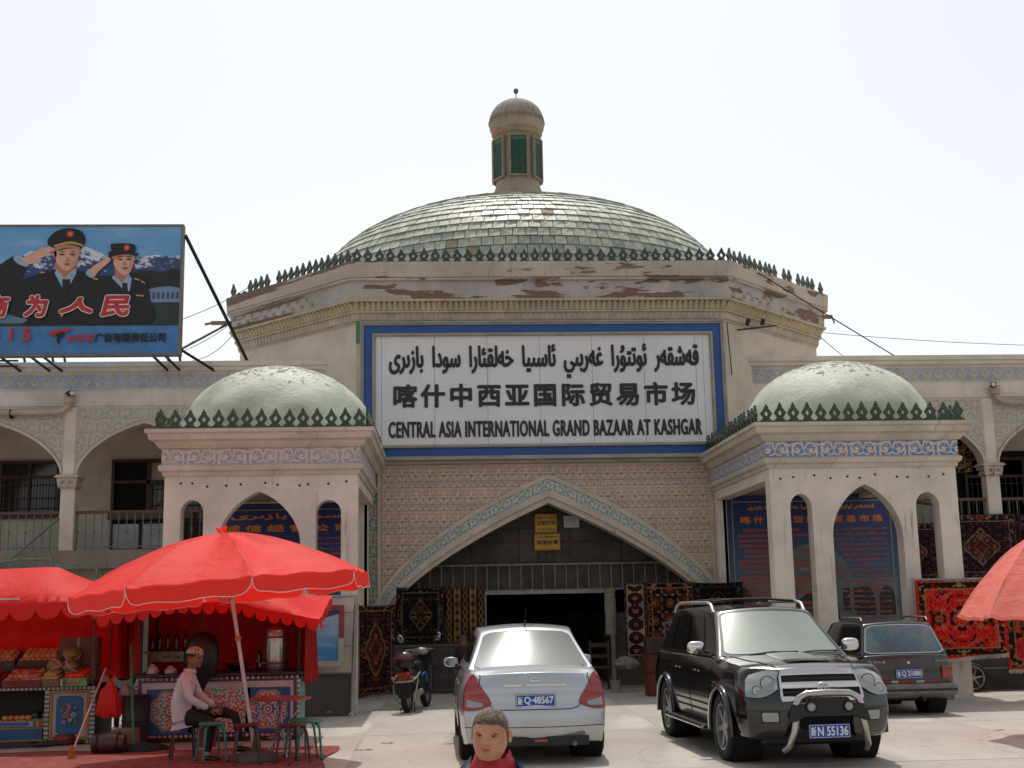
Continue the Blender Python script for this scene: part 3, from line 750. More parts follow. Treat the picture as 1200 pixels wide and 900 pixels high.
# left wing
lw = thing('arcade_wing', 'long cream two-storey wing with arched balconies left of the gateway, under the billboard', 'building')
wing(lw, -17.0, -2.35, [-17+.1, -13.97, -10.9, -7.83, -4.76])
# gallery back wall: door and barred windows
def bay_left(root):
    bay_window(root, -10.2, -8.84, 3.84, 5.16, 2, 4.78)
    mb = MB(); mb.bbox(-11.1, -10.28, 28.86, 28.98, 2.96, 4.72, .01); d = mb.build('door', simple('maroon_door_paint', '3a1c19', .55, var=.3, scale=4), root)
    mb = MB(); mb.lathe([(0,-.03),(.03,-.02),(.03,.02),(0,.03)], (-10.4,28.83,3.9), 8); mb.build('handle', simple('chrome_knob', 'aaaaaa', .2, 1.0, bump=0), d)
    for a, b in ((-11.02,-10.72),(-10.66,-10.36)):
        for c1, c2 in ((3.05,3.75),(3.85,4.6)): MB().bbox(a, b, 28.845, 28.862, c1, c2, .006).build('door_panel', simple('door_panel_paint', '46221e', .55, var=.3), d) if a > -11.02 else None
    mb = MB(); frame_pts(mb, -11.16, -10.2, 2.96, 5.16, .06, 28.88, 29.0); mb.build('door_frame', MAROON, root)
    # second bay: open door and barred window
    mb = MB(); frame_pts(mb, -7.66, -5.2, 2.97, 5.16, .07, 28.85, 29.0); mb.box(-6.86,-6.79,28.86,29.0,3.0,5.1); mb.box(-7.6,-5.26,28.86,29.0,4.60,4.67); mb.build('door_frame', MAROON, root)
    mb = MB(); mb.box(-7.6,-6.86,28.95,28.99,3.0,5.1); mb.build('doorway', simple('unlit_doorway', '0b0a0a', .9), root)  # near-black sheet stands in for the shade inside the open door
    bay_window(root, -6.79, -5.26, 3.55, 4.62, 2, None)
    mb = MB(); mb.box(-6.79,-5.26,28.9,28.98,3.0,3.55); mb.build('door_panel', MAROON, root)
bay_left(lw)
balcony_rail(lw, -7.66, -4.92); balcony_rail(lw, -10.73, -7.99)
mb = MB(); mb.cyl((-6.95,28.4,3.5),(-5.9,28.0,4.6),.03,n=6); mb.build('stay_bar', BROWNR, lw)
def drain(root, xa, xb, s):
    mb = MB(); PZ = 5.80
    xc = xa
    mb.tube([(xb,WY-.16,PZ),(xc-s*.28,WY-.16,PZ+.03),(xc-s*.14,WY-.16,PZ+.05),(xc-s*.05,WY-.16,PZ+.12),(xc,WY-.15,PZ+.2),(xc,WY-.15,PZ+.3)], .062, 10)
    mb.lathe([(.07,0),(.11,.0),(.115,.16),(.125,.17),(.11,.172)], (xc,WY-.15,PZ+.22), 12)
    o = mb.build('drainpipe', simple('cream_drainpipe', 'b3a390', .6, var=.2), root, 50)
    mb = MB()
    for k in (.35, .75): x = xc+(xb-xc)*k*.6; mb.box(x-.012, x+.012, WY-.23, WY, PZ-.09, PZ+.09)
    mb.build('clip', BLACKM, o)
drain(lw, -7.84, -13.5, 1)
# ornate stair balustrade in front of the left bay and the table on the balcony
def scroll_rail(root, pts_top, z0, nm='stair_railing'):
    mb = MB(); mb.tube(pts_top, .028, 6)
    for (x, y, z) in pts_top[1:-1]: pass
    n = 26
    for k in range(n):
        t = k/(n-1)*(len(pts_top)-1); i = min(int(t), len(pts_top)-2); f = t-i
        p = Vector(pts_top[i])*(1-f)+Vector(pts_top[i+1])*f
        mb.cyl((p.x,p.y,z0),(p.x,p.y,p.z),.008,n=4)
        if p.z-z0 > .16:
            q0 = Vector((p.x, p.y, z0+.1)); hh = (p.z-z0-.12)
            m_ = 1+int(hh/.17)
            for j in range(m_):
                c0 = Vector((p.x, p.y-.01, z0+.1+hh*(j+.5)/m_))
                mb.tube([c0+Vector((.07*cos(a)*(1-a*.06), 0, .07*sin(a)*(1-a*.06))) for a in [b*.75 for b in range(10)]], .007, 4)
    mb.cyl((pts_top[0][0],pts_top[0][1],z0),(pts_top[-1][0],pts_top[-1][1],z0),.02,n=6)
    return mb.build(nm, RAILG, root)
sr = thing('stair_railing', 'curved green-grey wrought iron stair railing at the far left of the arcade', 'railing')
yy = 24.6
scroll_rail(sr, [(-9.6,yy,2.36),(-9.2,yy,2.52),(-8.7,yy,2.66),(-8.2,yy,2.73),(-7.62,yy,2.72)], 2.28)
mb = MB(); frame_pts(mb, -7.6, -6.72, 1.45, 2.62, .04, yy-.02, yy+.02); mb.box(-7.56,-6.76,yy-.018,yy+.018,2.26,2.30)
for k in range(4):
    for (cz, rr) in ((2.46, .09), (2.12, .12), (1.85, .12)):
        cxx = -7.45+k*.2; mb.tube([(cxx+rr*cos(a)*(1-a*.08), yy, cz+rr*sin(a)*(1-a*.08)) for a in [b*.6 for b in range(11)]], .009, 4)
mb.build('gate_panel', RAILG, sr)
mb = MB(); mb.cyl((-9.1,yy+1.3,2.55),(-7.9,yy+1.3,3.62),.03,n=6)
for k in range(9): t = k/8; mb.cyl((-9.1+1.2*t,yy+1.3,2.3),(-9.1+1.2*t,yy+1.3,2.55+1.07*t),.012,n=4)
mb.build('stair_railing', RAILG, sr)
mb = MB(); mb.cyl((-9.6,yy,0),(-9.6,yy,2.36),.03); mb.cyl((-7.6,yy,0),(-7.6,yy,2.75),.03); mb.cyl((-6.72,yy,0),(-6.72,yy,1.5),.03); mb.build('post', RAILG, sr)
rebase(sr, (-8.2, yy, 0))
rebase(lw, (-9, WY, 0))
tb = thing('balcony_table', 'low wooden table with white drawers behind the balcony railing of the left wing', 'table', (-6.3, 27.4, 2.96))
MB().bbox(-.95,.85,-.3,.3,.68,.86,.02).build('table_top', simple('brown_board', '5a402c', .6), tb)
for xx in (-.9,.3,.78):
    MB().box(xx,xx+.05,-.28,-.22,0,.68).build('leg', BLACKM, tb)
for a in (-.62, .05): MB().bbox(a-.28,a+.32,-.2,.2,.06,.6,.01).build('drawer_unit', simple('white_melamine', 'a9a9ad', .5), tb)
# right wing
rw = thing('arcade_wing', 'long cream two-storey wing with arched balconies right of the gateway, hung with carpets', 'building')
wing(rw, 6.5, 21.2, [8.75, 11.86, 14.97, 18.08, 21.1])
mb = MB(); mb.box(6.5, 8.6, WY, WY+.3, 2.96, 5.98); mb.build('wall', PLASTER_W, rw)
bay_window(rw, 9.4, 11.1, 3.5, 4.7, 2, None); bay_window(rw, 12.4, 14.6, 3.3, 4.95, 3, 4.5)
mb = MB(); mb.box(12.2,14.8,28.93,28.99,3.0,5.1); mb.build('doorway', simple('doorway_shade_paint_b', '151213', .9), rw)  # shade of the opening painted as a near-black sheet on the wall
balcony_rail(rw, 8.9, 11.7); balcony_rail(rw, 12.02, 14.8)
drain(rw, 12.02, 18.5, -1)
mb = MB(); mb.cyl((12.1,27.0,3.6),(13.2,27.0,2.96),.03,n=6)
for k in range(6): t = k/5; mb.cyl((12.1+1.1*t,27.0,2.7),(12.1+1.1*t,27.0,3.6-.64*t),.012,n=4)
mb.build('stair_railing', RAILG, rw)
MB().cyl((9.6,28.2,4.05),(11.2,27.8,3.75),.03,n=6).build('stay_bar', BROWNR, rw)
rebase(rw, (14, WY, 0))
# cameras on the drain heads
def cctv(x, z, label, rz):
    t = thing('security_camera', label, 'camera', (x, WY-.2, z), rz)
    mb = MB(); mb.bbox(-.06,.06,-.17,.10,-.05,.06,.02); mb.build('body', BLACKM, t)
    mb = MB(); mb.lathe([(0,-.2),(.045,-.2),(.045,-.16),(.05,-.16)], (0,0,0), 10, axis='y'); mb.build('lens', simple('lens_ring', 'c8c8c8', .2, bump=0), t)
    mb = MB(); mb.cyl((0,.04,-.05),(0,.08,-.14),.02); mb.build('bracket', BLACKM, t)
cctv(-7.84, 6.2, 'small black security camera above the drainpipe on the left wing', .6)
cctv(11.97, 6.2, 'small black security camera above the drainpipe on the right wing', -.4)
# ================================================================== pavilions
PYF = 20.8; PYB = FY-.16
DOMEP = None
def dome_mat():
    q = Mat('flaking_pale_green_paint', .6); x, y, z = q.xyz()
    k = q.mix(q.smooth(q.noise(1.6, detail=8, rough=.7), .3, .7), 'acb5a3', 'c6caba')
    k = q.mix(q.smooth(q.noise(.9, detail=5), .48, .7)*.6, k, '8b8474')
    fl = q.noise(9, detail=6, rough=.75, dist=.6); m = q.smooth(fl*.75+q.smooth(z, 4.9, 6.2)*.25, .60, .625)
    k = q.mix(m, k, '4a463a')
    m2 = q.smooth(q.noise(5, detail=4), .66, .68); k = q.mix(m2*.8, k, 'c9c6b4')
    q.base(k); q.bump(q.noise(7, detail=6, rough=.7)*1.0 - m*.6, .6, .03); return q.m
PD_MAT = dome_mat(); 
def pavilion(label, x0, x1, gaps, dcx, side_open, front_fr):
    """gaps: list of (left, right, spring, rise, k) openings that reach the ground; side_open: -1/1 side towards the gate"""
    t = thing('domed_pavilion', label, 'pavilion')
    zc = 3.92; mb = MB()
    arches = [arch_pts((a+b)/2, (b-a)/2, sp, h, k, 12) for a, b, sp, h, k in gaps]
    mb.ext(wall_outline(x0, x1, 0, zc, arches), PYF, PYF+.30)
    mb.build('arcade_wall', PLASTER, t)
    # far side (away from the gate) with its own two arches, gate side a beam on the rear pilaster
    for s in (-1, 1):
        xw = x0 if s < 0 else x1-.28
        if True:
            mb = MB(); mb.box(xw, xw+.28, PYF+.302, PYB, 3.72, zc); mb.box(xw+(0 if s == side_open else .08), xw+.2, PYB-.22, PYB, 0, 3.718) if s == side_open else None
        else:
            pts = wall_outline(PYF+.302, PYB, 0, zc, [arch_pts(PYF+1.25, .62, 2.6, .9, .15, 10), arch_pts(PYF+3.1, .62, 2.6, .9, .15, 10)])
            mb = MB(); mb.ext(pts, 0, .28); mb.v = [(xw+(v[1]), v[0], v[2]) for v in mb.v]; mb.f = [tuple(reversed(f)) for f in mb.f]
        mb.build('side_wall', PLASTER, t)
    mb = MB(); mb.box(x0+.05, x1-.05, PYF+.2, PYB, 3.80, 3.9); mb.build('ceiling', aged('pavilion_ceiling', '9c8672', '5d4a3c', .4, .3, 1.5), t)
    def plan(o): return [(x0-o, PYF-o), (x1+o, PYF-o), (x1+o, PYB), (x0-o, PYB)]
    mb = MB(); poly_ring(plan, [(0,3.90),(.03,3.90),(.04,3.96),(.09,3.99),(.10,4.06),(.06,4.085),(.05,4.09)], mb); mb.build('lower_cornice', MOULD, t)
    mb = MB(); poly_ring(plan, [(.05,4.09),(.05,4.35)], mb); mb.build('frieze', front_fr, t)
    mb = MB(); poly_ring(plan, [(.05,4.35),(.09,4.36),(.13,4.41),(.15,4.46),(.23,4.49),(.25,4.58),(.29,4.60),(.29,4.66),(-.05,4.68),(-.2,4.66)], mb); mb.add([(x0+.1,PYF+.1,4.655),(x1-.1,PYF+.1,4.655),(x1-.1,PYB,4.655),(x0+.1,PYB,4.655)], [(0,1,2,3)]); mb.build('upper_cornice', MOULD, t)
    # dome, a little flattened, breaking to a soft point
    mb = MB(); DCY = 22.8; R = 1.78; H = 1.46; n = 24; z0 = 4.66
    prof = []
    for i in range(n+1):
        ph = i/n*pi/2; prof.append((R*cos(ph)**.88 if i < n else 0, z0+H*(sin(ph)*.955+.045*(i/n)**3)))
    mb.lathe(prof, (dcx, DCY, 0), 60, rf=lambda a, z: 1+.008*sin(a*3+z*5)+.006*sin(a*7-z*9))
    mb.build('dome', PD_MAT, t, 180)
    L = x1-x0
    finials(t, (x0-.16,PYF-.16,0), (x1+.16,PYF-.16,0), 15 if L < 3.3 else 16, 4.69, .95)
    for xs in (x0-.16, x1+.16):
        finials(t, (xs,PYF-.02,0), (xs,PYB-.2,0), 17, 4.69, .95)
    mb = MB()
    for k in range(11):
        xx = x0+.2+(L-.4)*k/10+random.uniform(-.08,.08); mb.lathe([(.022,0),(.0,.012)], (0,0,0), 6)
        for j in range(len(mb.v)-12, len(mb.v)): v = mb.v[j]; mb.v[j] = (xx+v[0], PYF-.004-v[2], 3.75+v[1]+.03*sin(xx*37))
    mb.build('nail_hole', BLACKM, t)
    rebase(t, ((x0+x1)/2, PYF, 0)); return t
pavilion('left cream pavilion with pale green dome, behind the big red umbrella', -4.65, -1.46,
         [(-4.38,-4.0,3.28,.22,.0), (-3.78,-2.40,2.75,.88,.28), (-2.15,-1.73,3.25,.22,.0)], -3.05, 1, SCROLL_F)
pavilion('right cream pavilion with pale green dome and brighter blue frieze, behind the black car', 5.53, 8.78,
         [(5.86,6.24,3.22,.24,.0), (6.57,7.78,2.75,.86,.28), (8.04,8.45,3.22,.24,.0)], 7.38, -1, scroll('bright_blue_frieze', '5a80bc', 'cfc1ae', .255, .3, '7c92b8', off=.245))
# ================================================================== billboard on the roof
BY = 25.0
def flat(name, col, rough=.5, var=.12, scale=3): return simple(name, col, rough, var=var, scale=scale, bump=.03)
bb = thing('billboard', 'roof billboard with two saluting officers in dark uniform before snowy mountains', 'billboard')
bx0, bx1, bz0, bz1 = -12.6, -5.38, 6.84, 9.55
bsky = Mat('printed_sky', .45); x, y, z = bsky.xyz()
k = bsky.mix(bsky.smooth(bsky.noise(1.0, bsky.vec(x*.7, z*3.0, 0.0), detail=6), .45, .75)*.5, '5f9bcc', 'a9c6dc'); bsky.base(k)
MB().box(bx0, bx1, BY, BY+.12, bz0, bz1).build('panel', [bsky.m], bb)
mb = MB(); frame_pts(mb, bx0-.03, bx1+.03, bz0-.03, bz1+.03, .045, BY-.02, BY+.16); mb.build('frame', simple('billboard_edge', '6f6a62', .5), bb)
SMOOTH = ('printed_jacket', 'printed_face', 'printed_hat', 'printed_hand', 'printed_neck', 'printed_hat_peak', 'printed_hat_band', 'printed_eye', 'printed_nose', 'printed_mouth', 'printed_brow', 'printed_sleeve', 'printed_ear', 'printed_trees', 'printed_logo')
def cat_rom(p, n=4):
    out = []; L = len(p)
    for i in range(L):
        a, b, c_, d = p[i-1], p[i], p[(i+1)%L], p[(i+2)%L]
        if math.hypot(c_[0]-b[0], c_[1]-b[1]) > .8: out.append(b); continue
        for k in range(n):
            t = k/n; out.append(tuple(b[j]+.5*(t*(c_[j]-a[j])+t*t*(2*a[j]-5*b[j]+4*c_[j]-d[j])+t**3*(3*b[j]-a[j]-3*c_[j]+d[j])) for j in (0, 1)))
    return out
def pic(name, pts, layer, mat, parent=bb, hole=None):
    if name in SMOOTH: pts = cat_rom(pts)
    mb = MB(); y0 = BY-.002-layer*.0025; mb.ext(pts, y0, y0+.002); return mb.build(name, mat, parent)
# mountains with snow
mt = Mat('printed_mountains', .5); x, y, z = mt.xyz(); nn = mt.noise(3.2, mt.vec(x*.8, z*1.2+x*.3, 0.0), detail=9, rough=.75); k = mt.mix(mt.smooth(nn+(z-8.75)*.35, .52, .57), '2c4370', 'c9cfd9'); mt.base(k)
random.seed(3)
mpts = [(bx0, 7.45)]; 
xx = bx0
while xx < bx1: mpts.append((xx, 8.93+.13*sin(xx*2.3+.5)+.08*sin(xx*5.1+1)+random.uniform(-.04,.04))); xx += .16
mpts += [(bx1, 8.85), (bx1, 7.45)]
pic('printed_mountain', mpts, 1, mt.m)
pic('printed_trees', [(bx0,7.8),(-9.2,7.85),(-8.8,8.2),(-6.55,8.45),(-6.4,8.54),(-6.1,8.60),(-5.8,8.56),(bx1,8.56),(bx1,7.4),(bx0,7.4)], 2, flat('printed_wood', '17201c'))
pic('printed_building', [(-6.1,7.92),(-6.1,8.18),(-5.85,8.24),(-5.6,8.26),(bx1,8.22),(bx1,7.92)], 3, flat('printed_pale_building', '6d87a5'))
for k in range(7): pic('printed_window', [(-6.04+k*.095,8.0),(-5.99+k*.095,8.0),(-5.99+k*.095,8.13),(-6.04+k*.095,8.13)], 4, flat('printed_window_blue', '2c4a6c'))
pic('printed_field', [(bx0,7.38),(bx1,7.38),(bx1,7.90),(bx0,7.96)], 3, flat('printed_field', '27372c', var=.3))
pic('printed_lake', [(bx0,7.5),(-8.3,7.5),(-8.3,7.85),(-8.7,7.9),(bx0,8.0)], 4, flat('printed_lake', '5d7f9a', var=.3))
pic('printed_band', [(bx0,bz0+.02),(bx1,bz0+.02),(bx1,7.43),(bx0,7.43)], 5, flat('printed_blue_band', '3f78b0', var=.2))
NAVY = flat('printed_uniform', '101018', var=.3); SKIN = flat('printed_skin', 'd3a18c', var=.1, scale=8); SHIRT = flat('printed_shirt', '8fa9c6'); GOLD = flat('printed_gold', 'b99243'); RED = flat('printed_red', 'b32a28'); HAIR = flat('printed_hair', '0d0b0c')
SKIN_D = flat('printed_skin_shadow', 'b0745f', var=.1); LIP = flat('printed_lips', 'a3443f')
def ell(cx, cz, rx, rz, n=20, a0=0, a1=2*pi): return [(cx+rx*cos(a0+(a1-a0)*i/n), cz+rz*sin(a0+(a1-a0)*i/n)) for i in range(n)]
def P(x, y):       # billboard-local print coordinates: 0..1 across the visible width, 0..1 down
    return (-9.09+3.71*x, 9.55-2.70*y)
def pl(*a): return [P(x/214., (y-265)/152.) for x, y in a]
# officer with the peaked cap
pic('printed_jacket', pl((0,318),(20,300),(30,303),(36,311),(30,328),(48,322),(62,318),(75,316),(92,318),(102,322),(116,335),(122,352),(126,380),(38,383),(38,376),(22,372),(0,358)), 6, NAVY)
pic('printed_sleeve', pl((18,302),(26,300),(36,310),(33,314),(22,309)), 7, SHIRT)
pic('printed_hand', pl((28,305),(48,293),(62,289),(67,288),(66,293),(56,300),(44,308),(36,311)), 8, SKIN)
pic('printed_neck', pl((68,308),(90,308),(91,322),(80,330),(69,320)), 7, SKIN_D)
pic('printed_shirt', pl((69,316),(78,328),(90,316),(92,322),(84,338),(76,338),(67,322)), 8, SHIRT)
pic('printed_tie', pl((76,329),(85,329),(86,338),(82,346),(77,340)), 9, HAIR)
pic('printed_face', pl((66,291),(94,291),(94,302),(91,312),(84,318),(77,318),(70,311),(67,303)), 9, SKIN)
pic('printed_ear', pl((65,296),(68,296),(68,303),(66,304),(63,299)), 9, SKIN_D)
pic('printed_hat', pl((57,286),(60,277),(70,270),(84,268),(96,272),(101,281),(99,289),(90,292),(66,292)), 10, NAVY)
pic('printed_hat_band', pl((66,288),(84,284),(98,288),(97,290),(84,287),(67,290)), 11, GOLD)
pic('printed_hat_peak', pl((67,290),(84,287),(97,290),(94,294),(82,292),(70,295)), 12, HAIR)
pic('printed_badge', ell(*P(83/214, 10/152), .075, .075), 11, RED); pic('printed_badge', ell(*P(83/214, 10/152), .035, .035), 12, GOLD)
# officer with the brimmed hat
pic('printed_jacket', pl((100,322),(112,325),(135,325),(148,322),(165,325),(174,331),(178,350),(180,382),(100,382)), 13, NAVY)
pic('printed_sleeve', pl((103,322),(108,317),(115,324),(110,328)), 14, SHIRT)
pic('printed_hand', pl((108,318),(120,308),(130,303),(134,303),(130,309),(120,318),(113,325)), 15, SKIN)
pic('printed_neck', pl((138,313),(153,313),(153,328),(146,334),(138,325)), 14, SKIN_D)
pic('printed_shirt', pl((136,324),(146,334),(153,324),(157,329),(155,344),(148,342),(140,334),(134,328)), 15, SHIRT)
pic('printed_tie', pl((146,334),(152,334),(153,345),(149,348),(147,344)), 16, HAIR)
pic('printed_face', pl((134,300),(158,300),(158,312),(155,321),(149,325),(143,322),(137,315),(134,307)), 16, SKIN)
pic('printed_hair', pl((131,301),(135,301),(135,309),(132,308)), 17, HAIR)
pic('printed_hat', pl((131,290),(134,287),(158,288),(160,298),(163,298),(162,302),(150,300),(135,302),(130,304),(129,297),(132,296)), 18, NAVY)
pic('printed_badge', ell(*P(150/214, 27/152), .065, .07), 19, RED); pic('printed_badge', ell(*P(150/214, 27/152), .03, .035), 20, GOLD)
for (ex, ey, w) in ((75,300,3.2),(87,300,3.2),(143,306,2.8),(153,306,2.8)):
    pic('printed_eye', pl((ex-w,ey),(ex,ey-1),(ex+w,ey),(ex,ey+.9)), 21, HAIR); pic('printed_brow', pl((ex-w-.5,ey-2.8),(ex,ey-4),(ex+w+.5,ey-2.8),(ex,ey-3.2)), 21, HAIR)
for (ex, ey) in ((81.5,306.5),(148.5,311.5)): pic('printed_nose', pl((ex-1.8,ey+1),(ex,ey-3),(ex+1.8,ey+1),(ex,ey+1.6)), 21, SKIN_D)
for (ex, ey) in ((81,311.5),(149,316.5)): pic('printed_mouth', pl((ex-3.4,ey),(ex,ey-1.2),(ex+3.4,ey),(ex,ey+1.5)), 21, LIP)
for (a, b, c_, d) in ((50,320,56,321),(86,325,90,323),(112,328,118,329),(160,328,166,330),(168,331,173,334),(163,348,172,349)): pic('printed_insignia', pl((a,b),(c_,d),(c_,d+1.6),(a,b+1.6)), 21, GOLD)
for pts_ in (((88,293),(94,291),(94,302),(91,312),(85,318),(88,310),(90,302)), ((153,302),(158,300),(158,312),(155,321),(150,325),(153,317),(154,309))): pic('printed_neck', pl(*pts_), 17.3, flat('printed_cheek_tone', 'c2907b', var=.08))
for pts_ in (((66,291),(80,288),(94,291),(94,294),(80,292),(67,295)), ((134,302),(146,300),(158,301),(158,304),(146,303),(135,306))): pic('printed_neck', pl(*pts_), 17.6, flat('printed_brow_tone', 'a87763', var=.08))
for (a, b) in ((78,372),(153,362)): pic('printed_button', ell(*P(a/214, (b-265)/152), .03, .03, 10), 21, GOLD)
WHT = flat('printed_white', 'cfcfcf'); BLK = flat('printed_black', '101012')
ty = BY-.062
def btext(s, a, b, c_, d, bold, shear, mat, rim=None, rw=.02):
    (x0, z1), (x1, z0) = P(a/214, (b-265)/152), P(c_/214, (d-265)/152)
    return text_mesh('lettering', s, x0, x1, z0, z1, ty, mat, bb, bold, .003, shear, rim, rw)
btext('商', -12, 348, 18, 374, .022, .15, RED, WHT); btext('为', 34, 348, 62, 374, .022, .15, RED, WHT); btext('人', 74, 351, 114, 370, .026, .15, RED, WHT); btext('民', 122, 349, 156, 374, .022, .15, RED, WHT)
btext('3 1 5', -2, 386, 44, 402, .012, 0, RED)
btext('太平洋', 85, 394, 116, 404, .006, 0, RED); btext('广告有限责任公司', 117, 393, 199, 404, .007, 0, BLK)
pic('printed_logo', pl((66,391),(88,387),(88,390),(76,393),(70,396),(66,395)), 22, RED); pic('printed_logo', pl((72,394),(80,391),(82,396),(77,399),(77,404),(74,404),(74,398),(78,395),(73,397)), 23, BLK)
struts = [((-5.34,BY+.1,9.38),(-4.22,BY+2.0,6.88),.04), ((-5.36,BY+.15,6.98),(-4.65,BY+1.2,7.72),.028), ((-5.36,BY+.15,6.95),(-4.85,BY+1.2,6.7),.03)]
for bxx in (-5.95,-5.7,-8.4,-8.15,-9.0): struts += [((bxx,BY+.1,6.85),(bxx+.12,BY+1.3,6.7),.028), ((bxx,BY+.1,8.8),(bxx,BY+1.8,6.85),.03)]
struts += [((-9.4,BY+.07,6.74),(-8.6,BY+.07,6.74),.02), ((-9.4,BY+.07,6.63),(-8.6,BY+.07,6.63),.018)]
for a_, b_, r_ in struts: MB().cyl(a_, b_, r_, n=6).build('support_strut', BLACKM, bb)
rebase(bb, ((bx0+bx1)/2, BY, 6.84))
# overhead cables
def cable(label, a, b, sag, r=.008):
    mb = MB(); A, B = Vector(a), Vector(b); mb.tube([A.lerp(B, t/14)+Vector((0,0,-sag*4*(t/14)*(1-t/14))) for t in range(15)], r, 4)
    return tag(mb.build('overhead_cable', BLACKM), label, 'cable')
cable('upper thin cable from the billboard to the crest of the gateway', (-5.4,25.2,7.6), (-4.4,27.4,8.85), .05)
cable('lower thin cable from the billboard foot to the timber bracket', (-5.45,25.2,6.9), (-4.9,27.9,8.1), .06)
cable('slack cable below the timber bracket left of the drum', (-5.3,26.0,6.9), (-4.75,27.6,7.8), .12)
cable('thick cable from the right crest down to the wing roof', (6.75,25.85,8.8), (10.4,27.0,6.95), .0, .014)
cable('thin cable from the right corner of the drum to the wing roof', (8.85,28.3,7.9), (9.2,27.0,6.95), .03)
cable('long nearly level cable beyond the right wing', (8.9,29,8.1), (20,32,8.3), .15)
cable('loose cable hanging down the right face of the drum', (6.0,25.32,7.5), (6.1,25.5,6.4), .0, .014)
# ================================================================== information boards
def info_board(label, x0, x1, z0, z1, y, rows_seed, title_c, title_u, photo=True):
    t = thing('information_board', label, 'sign'); random.seed(rows_seed)
    q = Mat('blue_print_board', .4); X, Y_, Z = q.xyz()
    k = q.mix(q.smooth(Z, 2.0, 3.4), '2e5a74', '122a66'); k = q.mix(q.smooth(q.noise(2, detail=5), .5, .8)*.3, k, '3d5f6c'); q.base(k)
    MB().box(x0, x1, y, y+.06, z0, z1).build('panel', q.m, t)
    mb = MB(); frame_pts(mb, x0-.06, x1+.06, z0-.06, z1+.06, .06, y-.03, y+.09); mb.build('frame', PLASTER_W, t)
    YEL = flat('yellow_line', 'a8953a'); mb = MB()
    mb.box(x0+.12,x1-.12,y-.004,y,z1-.14,z1-.125); mb.box(x0+.12,x0+.135,y-.0045,y,z0+.1,z1-.05); mb.box(x1-.135,x1-.12,y-.0045,y,z0+.1,z1-.05); mb.build('border_line', YEL, t)
    ORG = flat('orange_print', 'c9842c'); RDP = flat('red_print', '9c4a40'); 
    ps = flat('printed_gate_wall', '5f6d70', var=.3); pd = flat('printed_gate_dark', '1b1f22')
    if photo:   # faded picture of the gateway itself in the lower half of the board
        cx = (x0+x1)/2; w = (x1-x0)
        mb = MB(); mb.ext([(x0+.05,z0+.5),(x1-.05,z0+.5),(x1-.05,z0+1.35),(cx+w*.22,z0+1.35),(cx+w*.16,z0+1.8),(cx-w*.16,z0+1.8),(cx-w*.22,z0+1.35),(x0+.05,z0+1.35)], y-.0015, y+.01); mb.ext(ell(cx,z0+1.78,w*.14,.28,16,0,pi)+[(cx-w*.14,z0+1.78)], y-.0012, y+.01); mb.build('printed_gateway', ps, t)
        for cx2, hw, hh in ((x0+.3,.16,.6),(x1-.75,.2,.62),(x1-.3,.17,.6)): MB().ext(arch_pts(cx2, hw, z0+.9, .3, .2, 6, z0+.6), y-.003, y).build('printed_opening', pd, t)
        MB().ext(arch_pts(cx, w*.13, z0+.8, .35, .6, 6, z0+.52), y-.003, y).build('printed_opening', pd, t)
        for k in range(3): MB().box(cx+.55+k*.22, cx+.7+k*.22, y-.0031, y, z0+.7, z0+1.15).build('printed_opening', pd, t)
        text_mesh('printed_sign', '中西亚', cx-.3, cx+.3, z0+1.48, z0+1.62, y-.004, flat('printed_grey', '93999b'), t, 0, .001)
    text_mesh('lettering', title_u, x0+.45, x1-.45, z1-.33, z1-.2, y-.004, ORG, t, .006, .002)
    text_mesh('lettering', title_c, x0+.3, x1-.3, z1-.57, z1-.43, y-.004, ORG, t, .004, .002, rim=RDP, rimw=.01, spacing=1.5)
    # body copy too small to read: broken lines of print
    mb = MB(); z = z1-.74
    while z > z0+.15:
        xx = x0+.22+random.choice((0,.12)); end = x0+(x1-x0)*(.48 if random.random() < .7 else random.uniform(.25,.45))
        while xx < end: w_ = .05; mb.box(xx, xx+w_*.8, y-.006, y-.003, z, z+.055); mb.box(xx+.01, xx+w_*.5, y-.0065, y-.003, z-.008, z+.063); xx += w_
        xx = x1-.22; end = x1-(x1-x0)*random.uniform(.28,.46)
        while xx > end: w_ = random.uniform(.04,.12); mb.box(xx-w_*.9, xx, y-.006, y-.003, z+.015, z+.03+random.choice((0,.015,.03))); xx -= w_
        z -= .105
    mb.build('body_copy', RDP, t, kind='stuff')
    rebase(t, ((x0+x1)/2, y, z0)); return t
UY = shape_text('قەشقەر ئوتتۇرا غەربىي ئاسىيا خەلقئارا سودا بازىرى')
info_board('tall blue notice board with orange headings seen through the right pavilion', 5.72, 9.25, .75, 3.80, 25.05, 5, '喀什中西亚国际贸易市场', UY)
info_board('blue notice board with orange headings seen through the left pavilion', -4.72, -1.62, .9, 3.78, 25.05, 9, '诚信经营公司', shape_text('سودا بازىرى'), False)
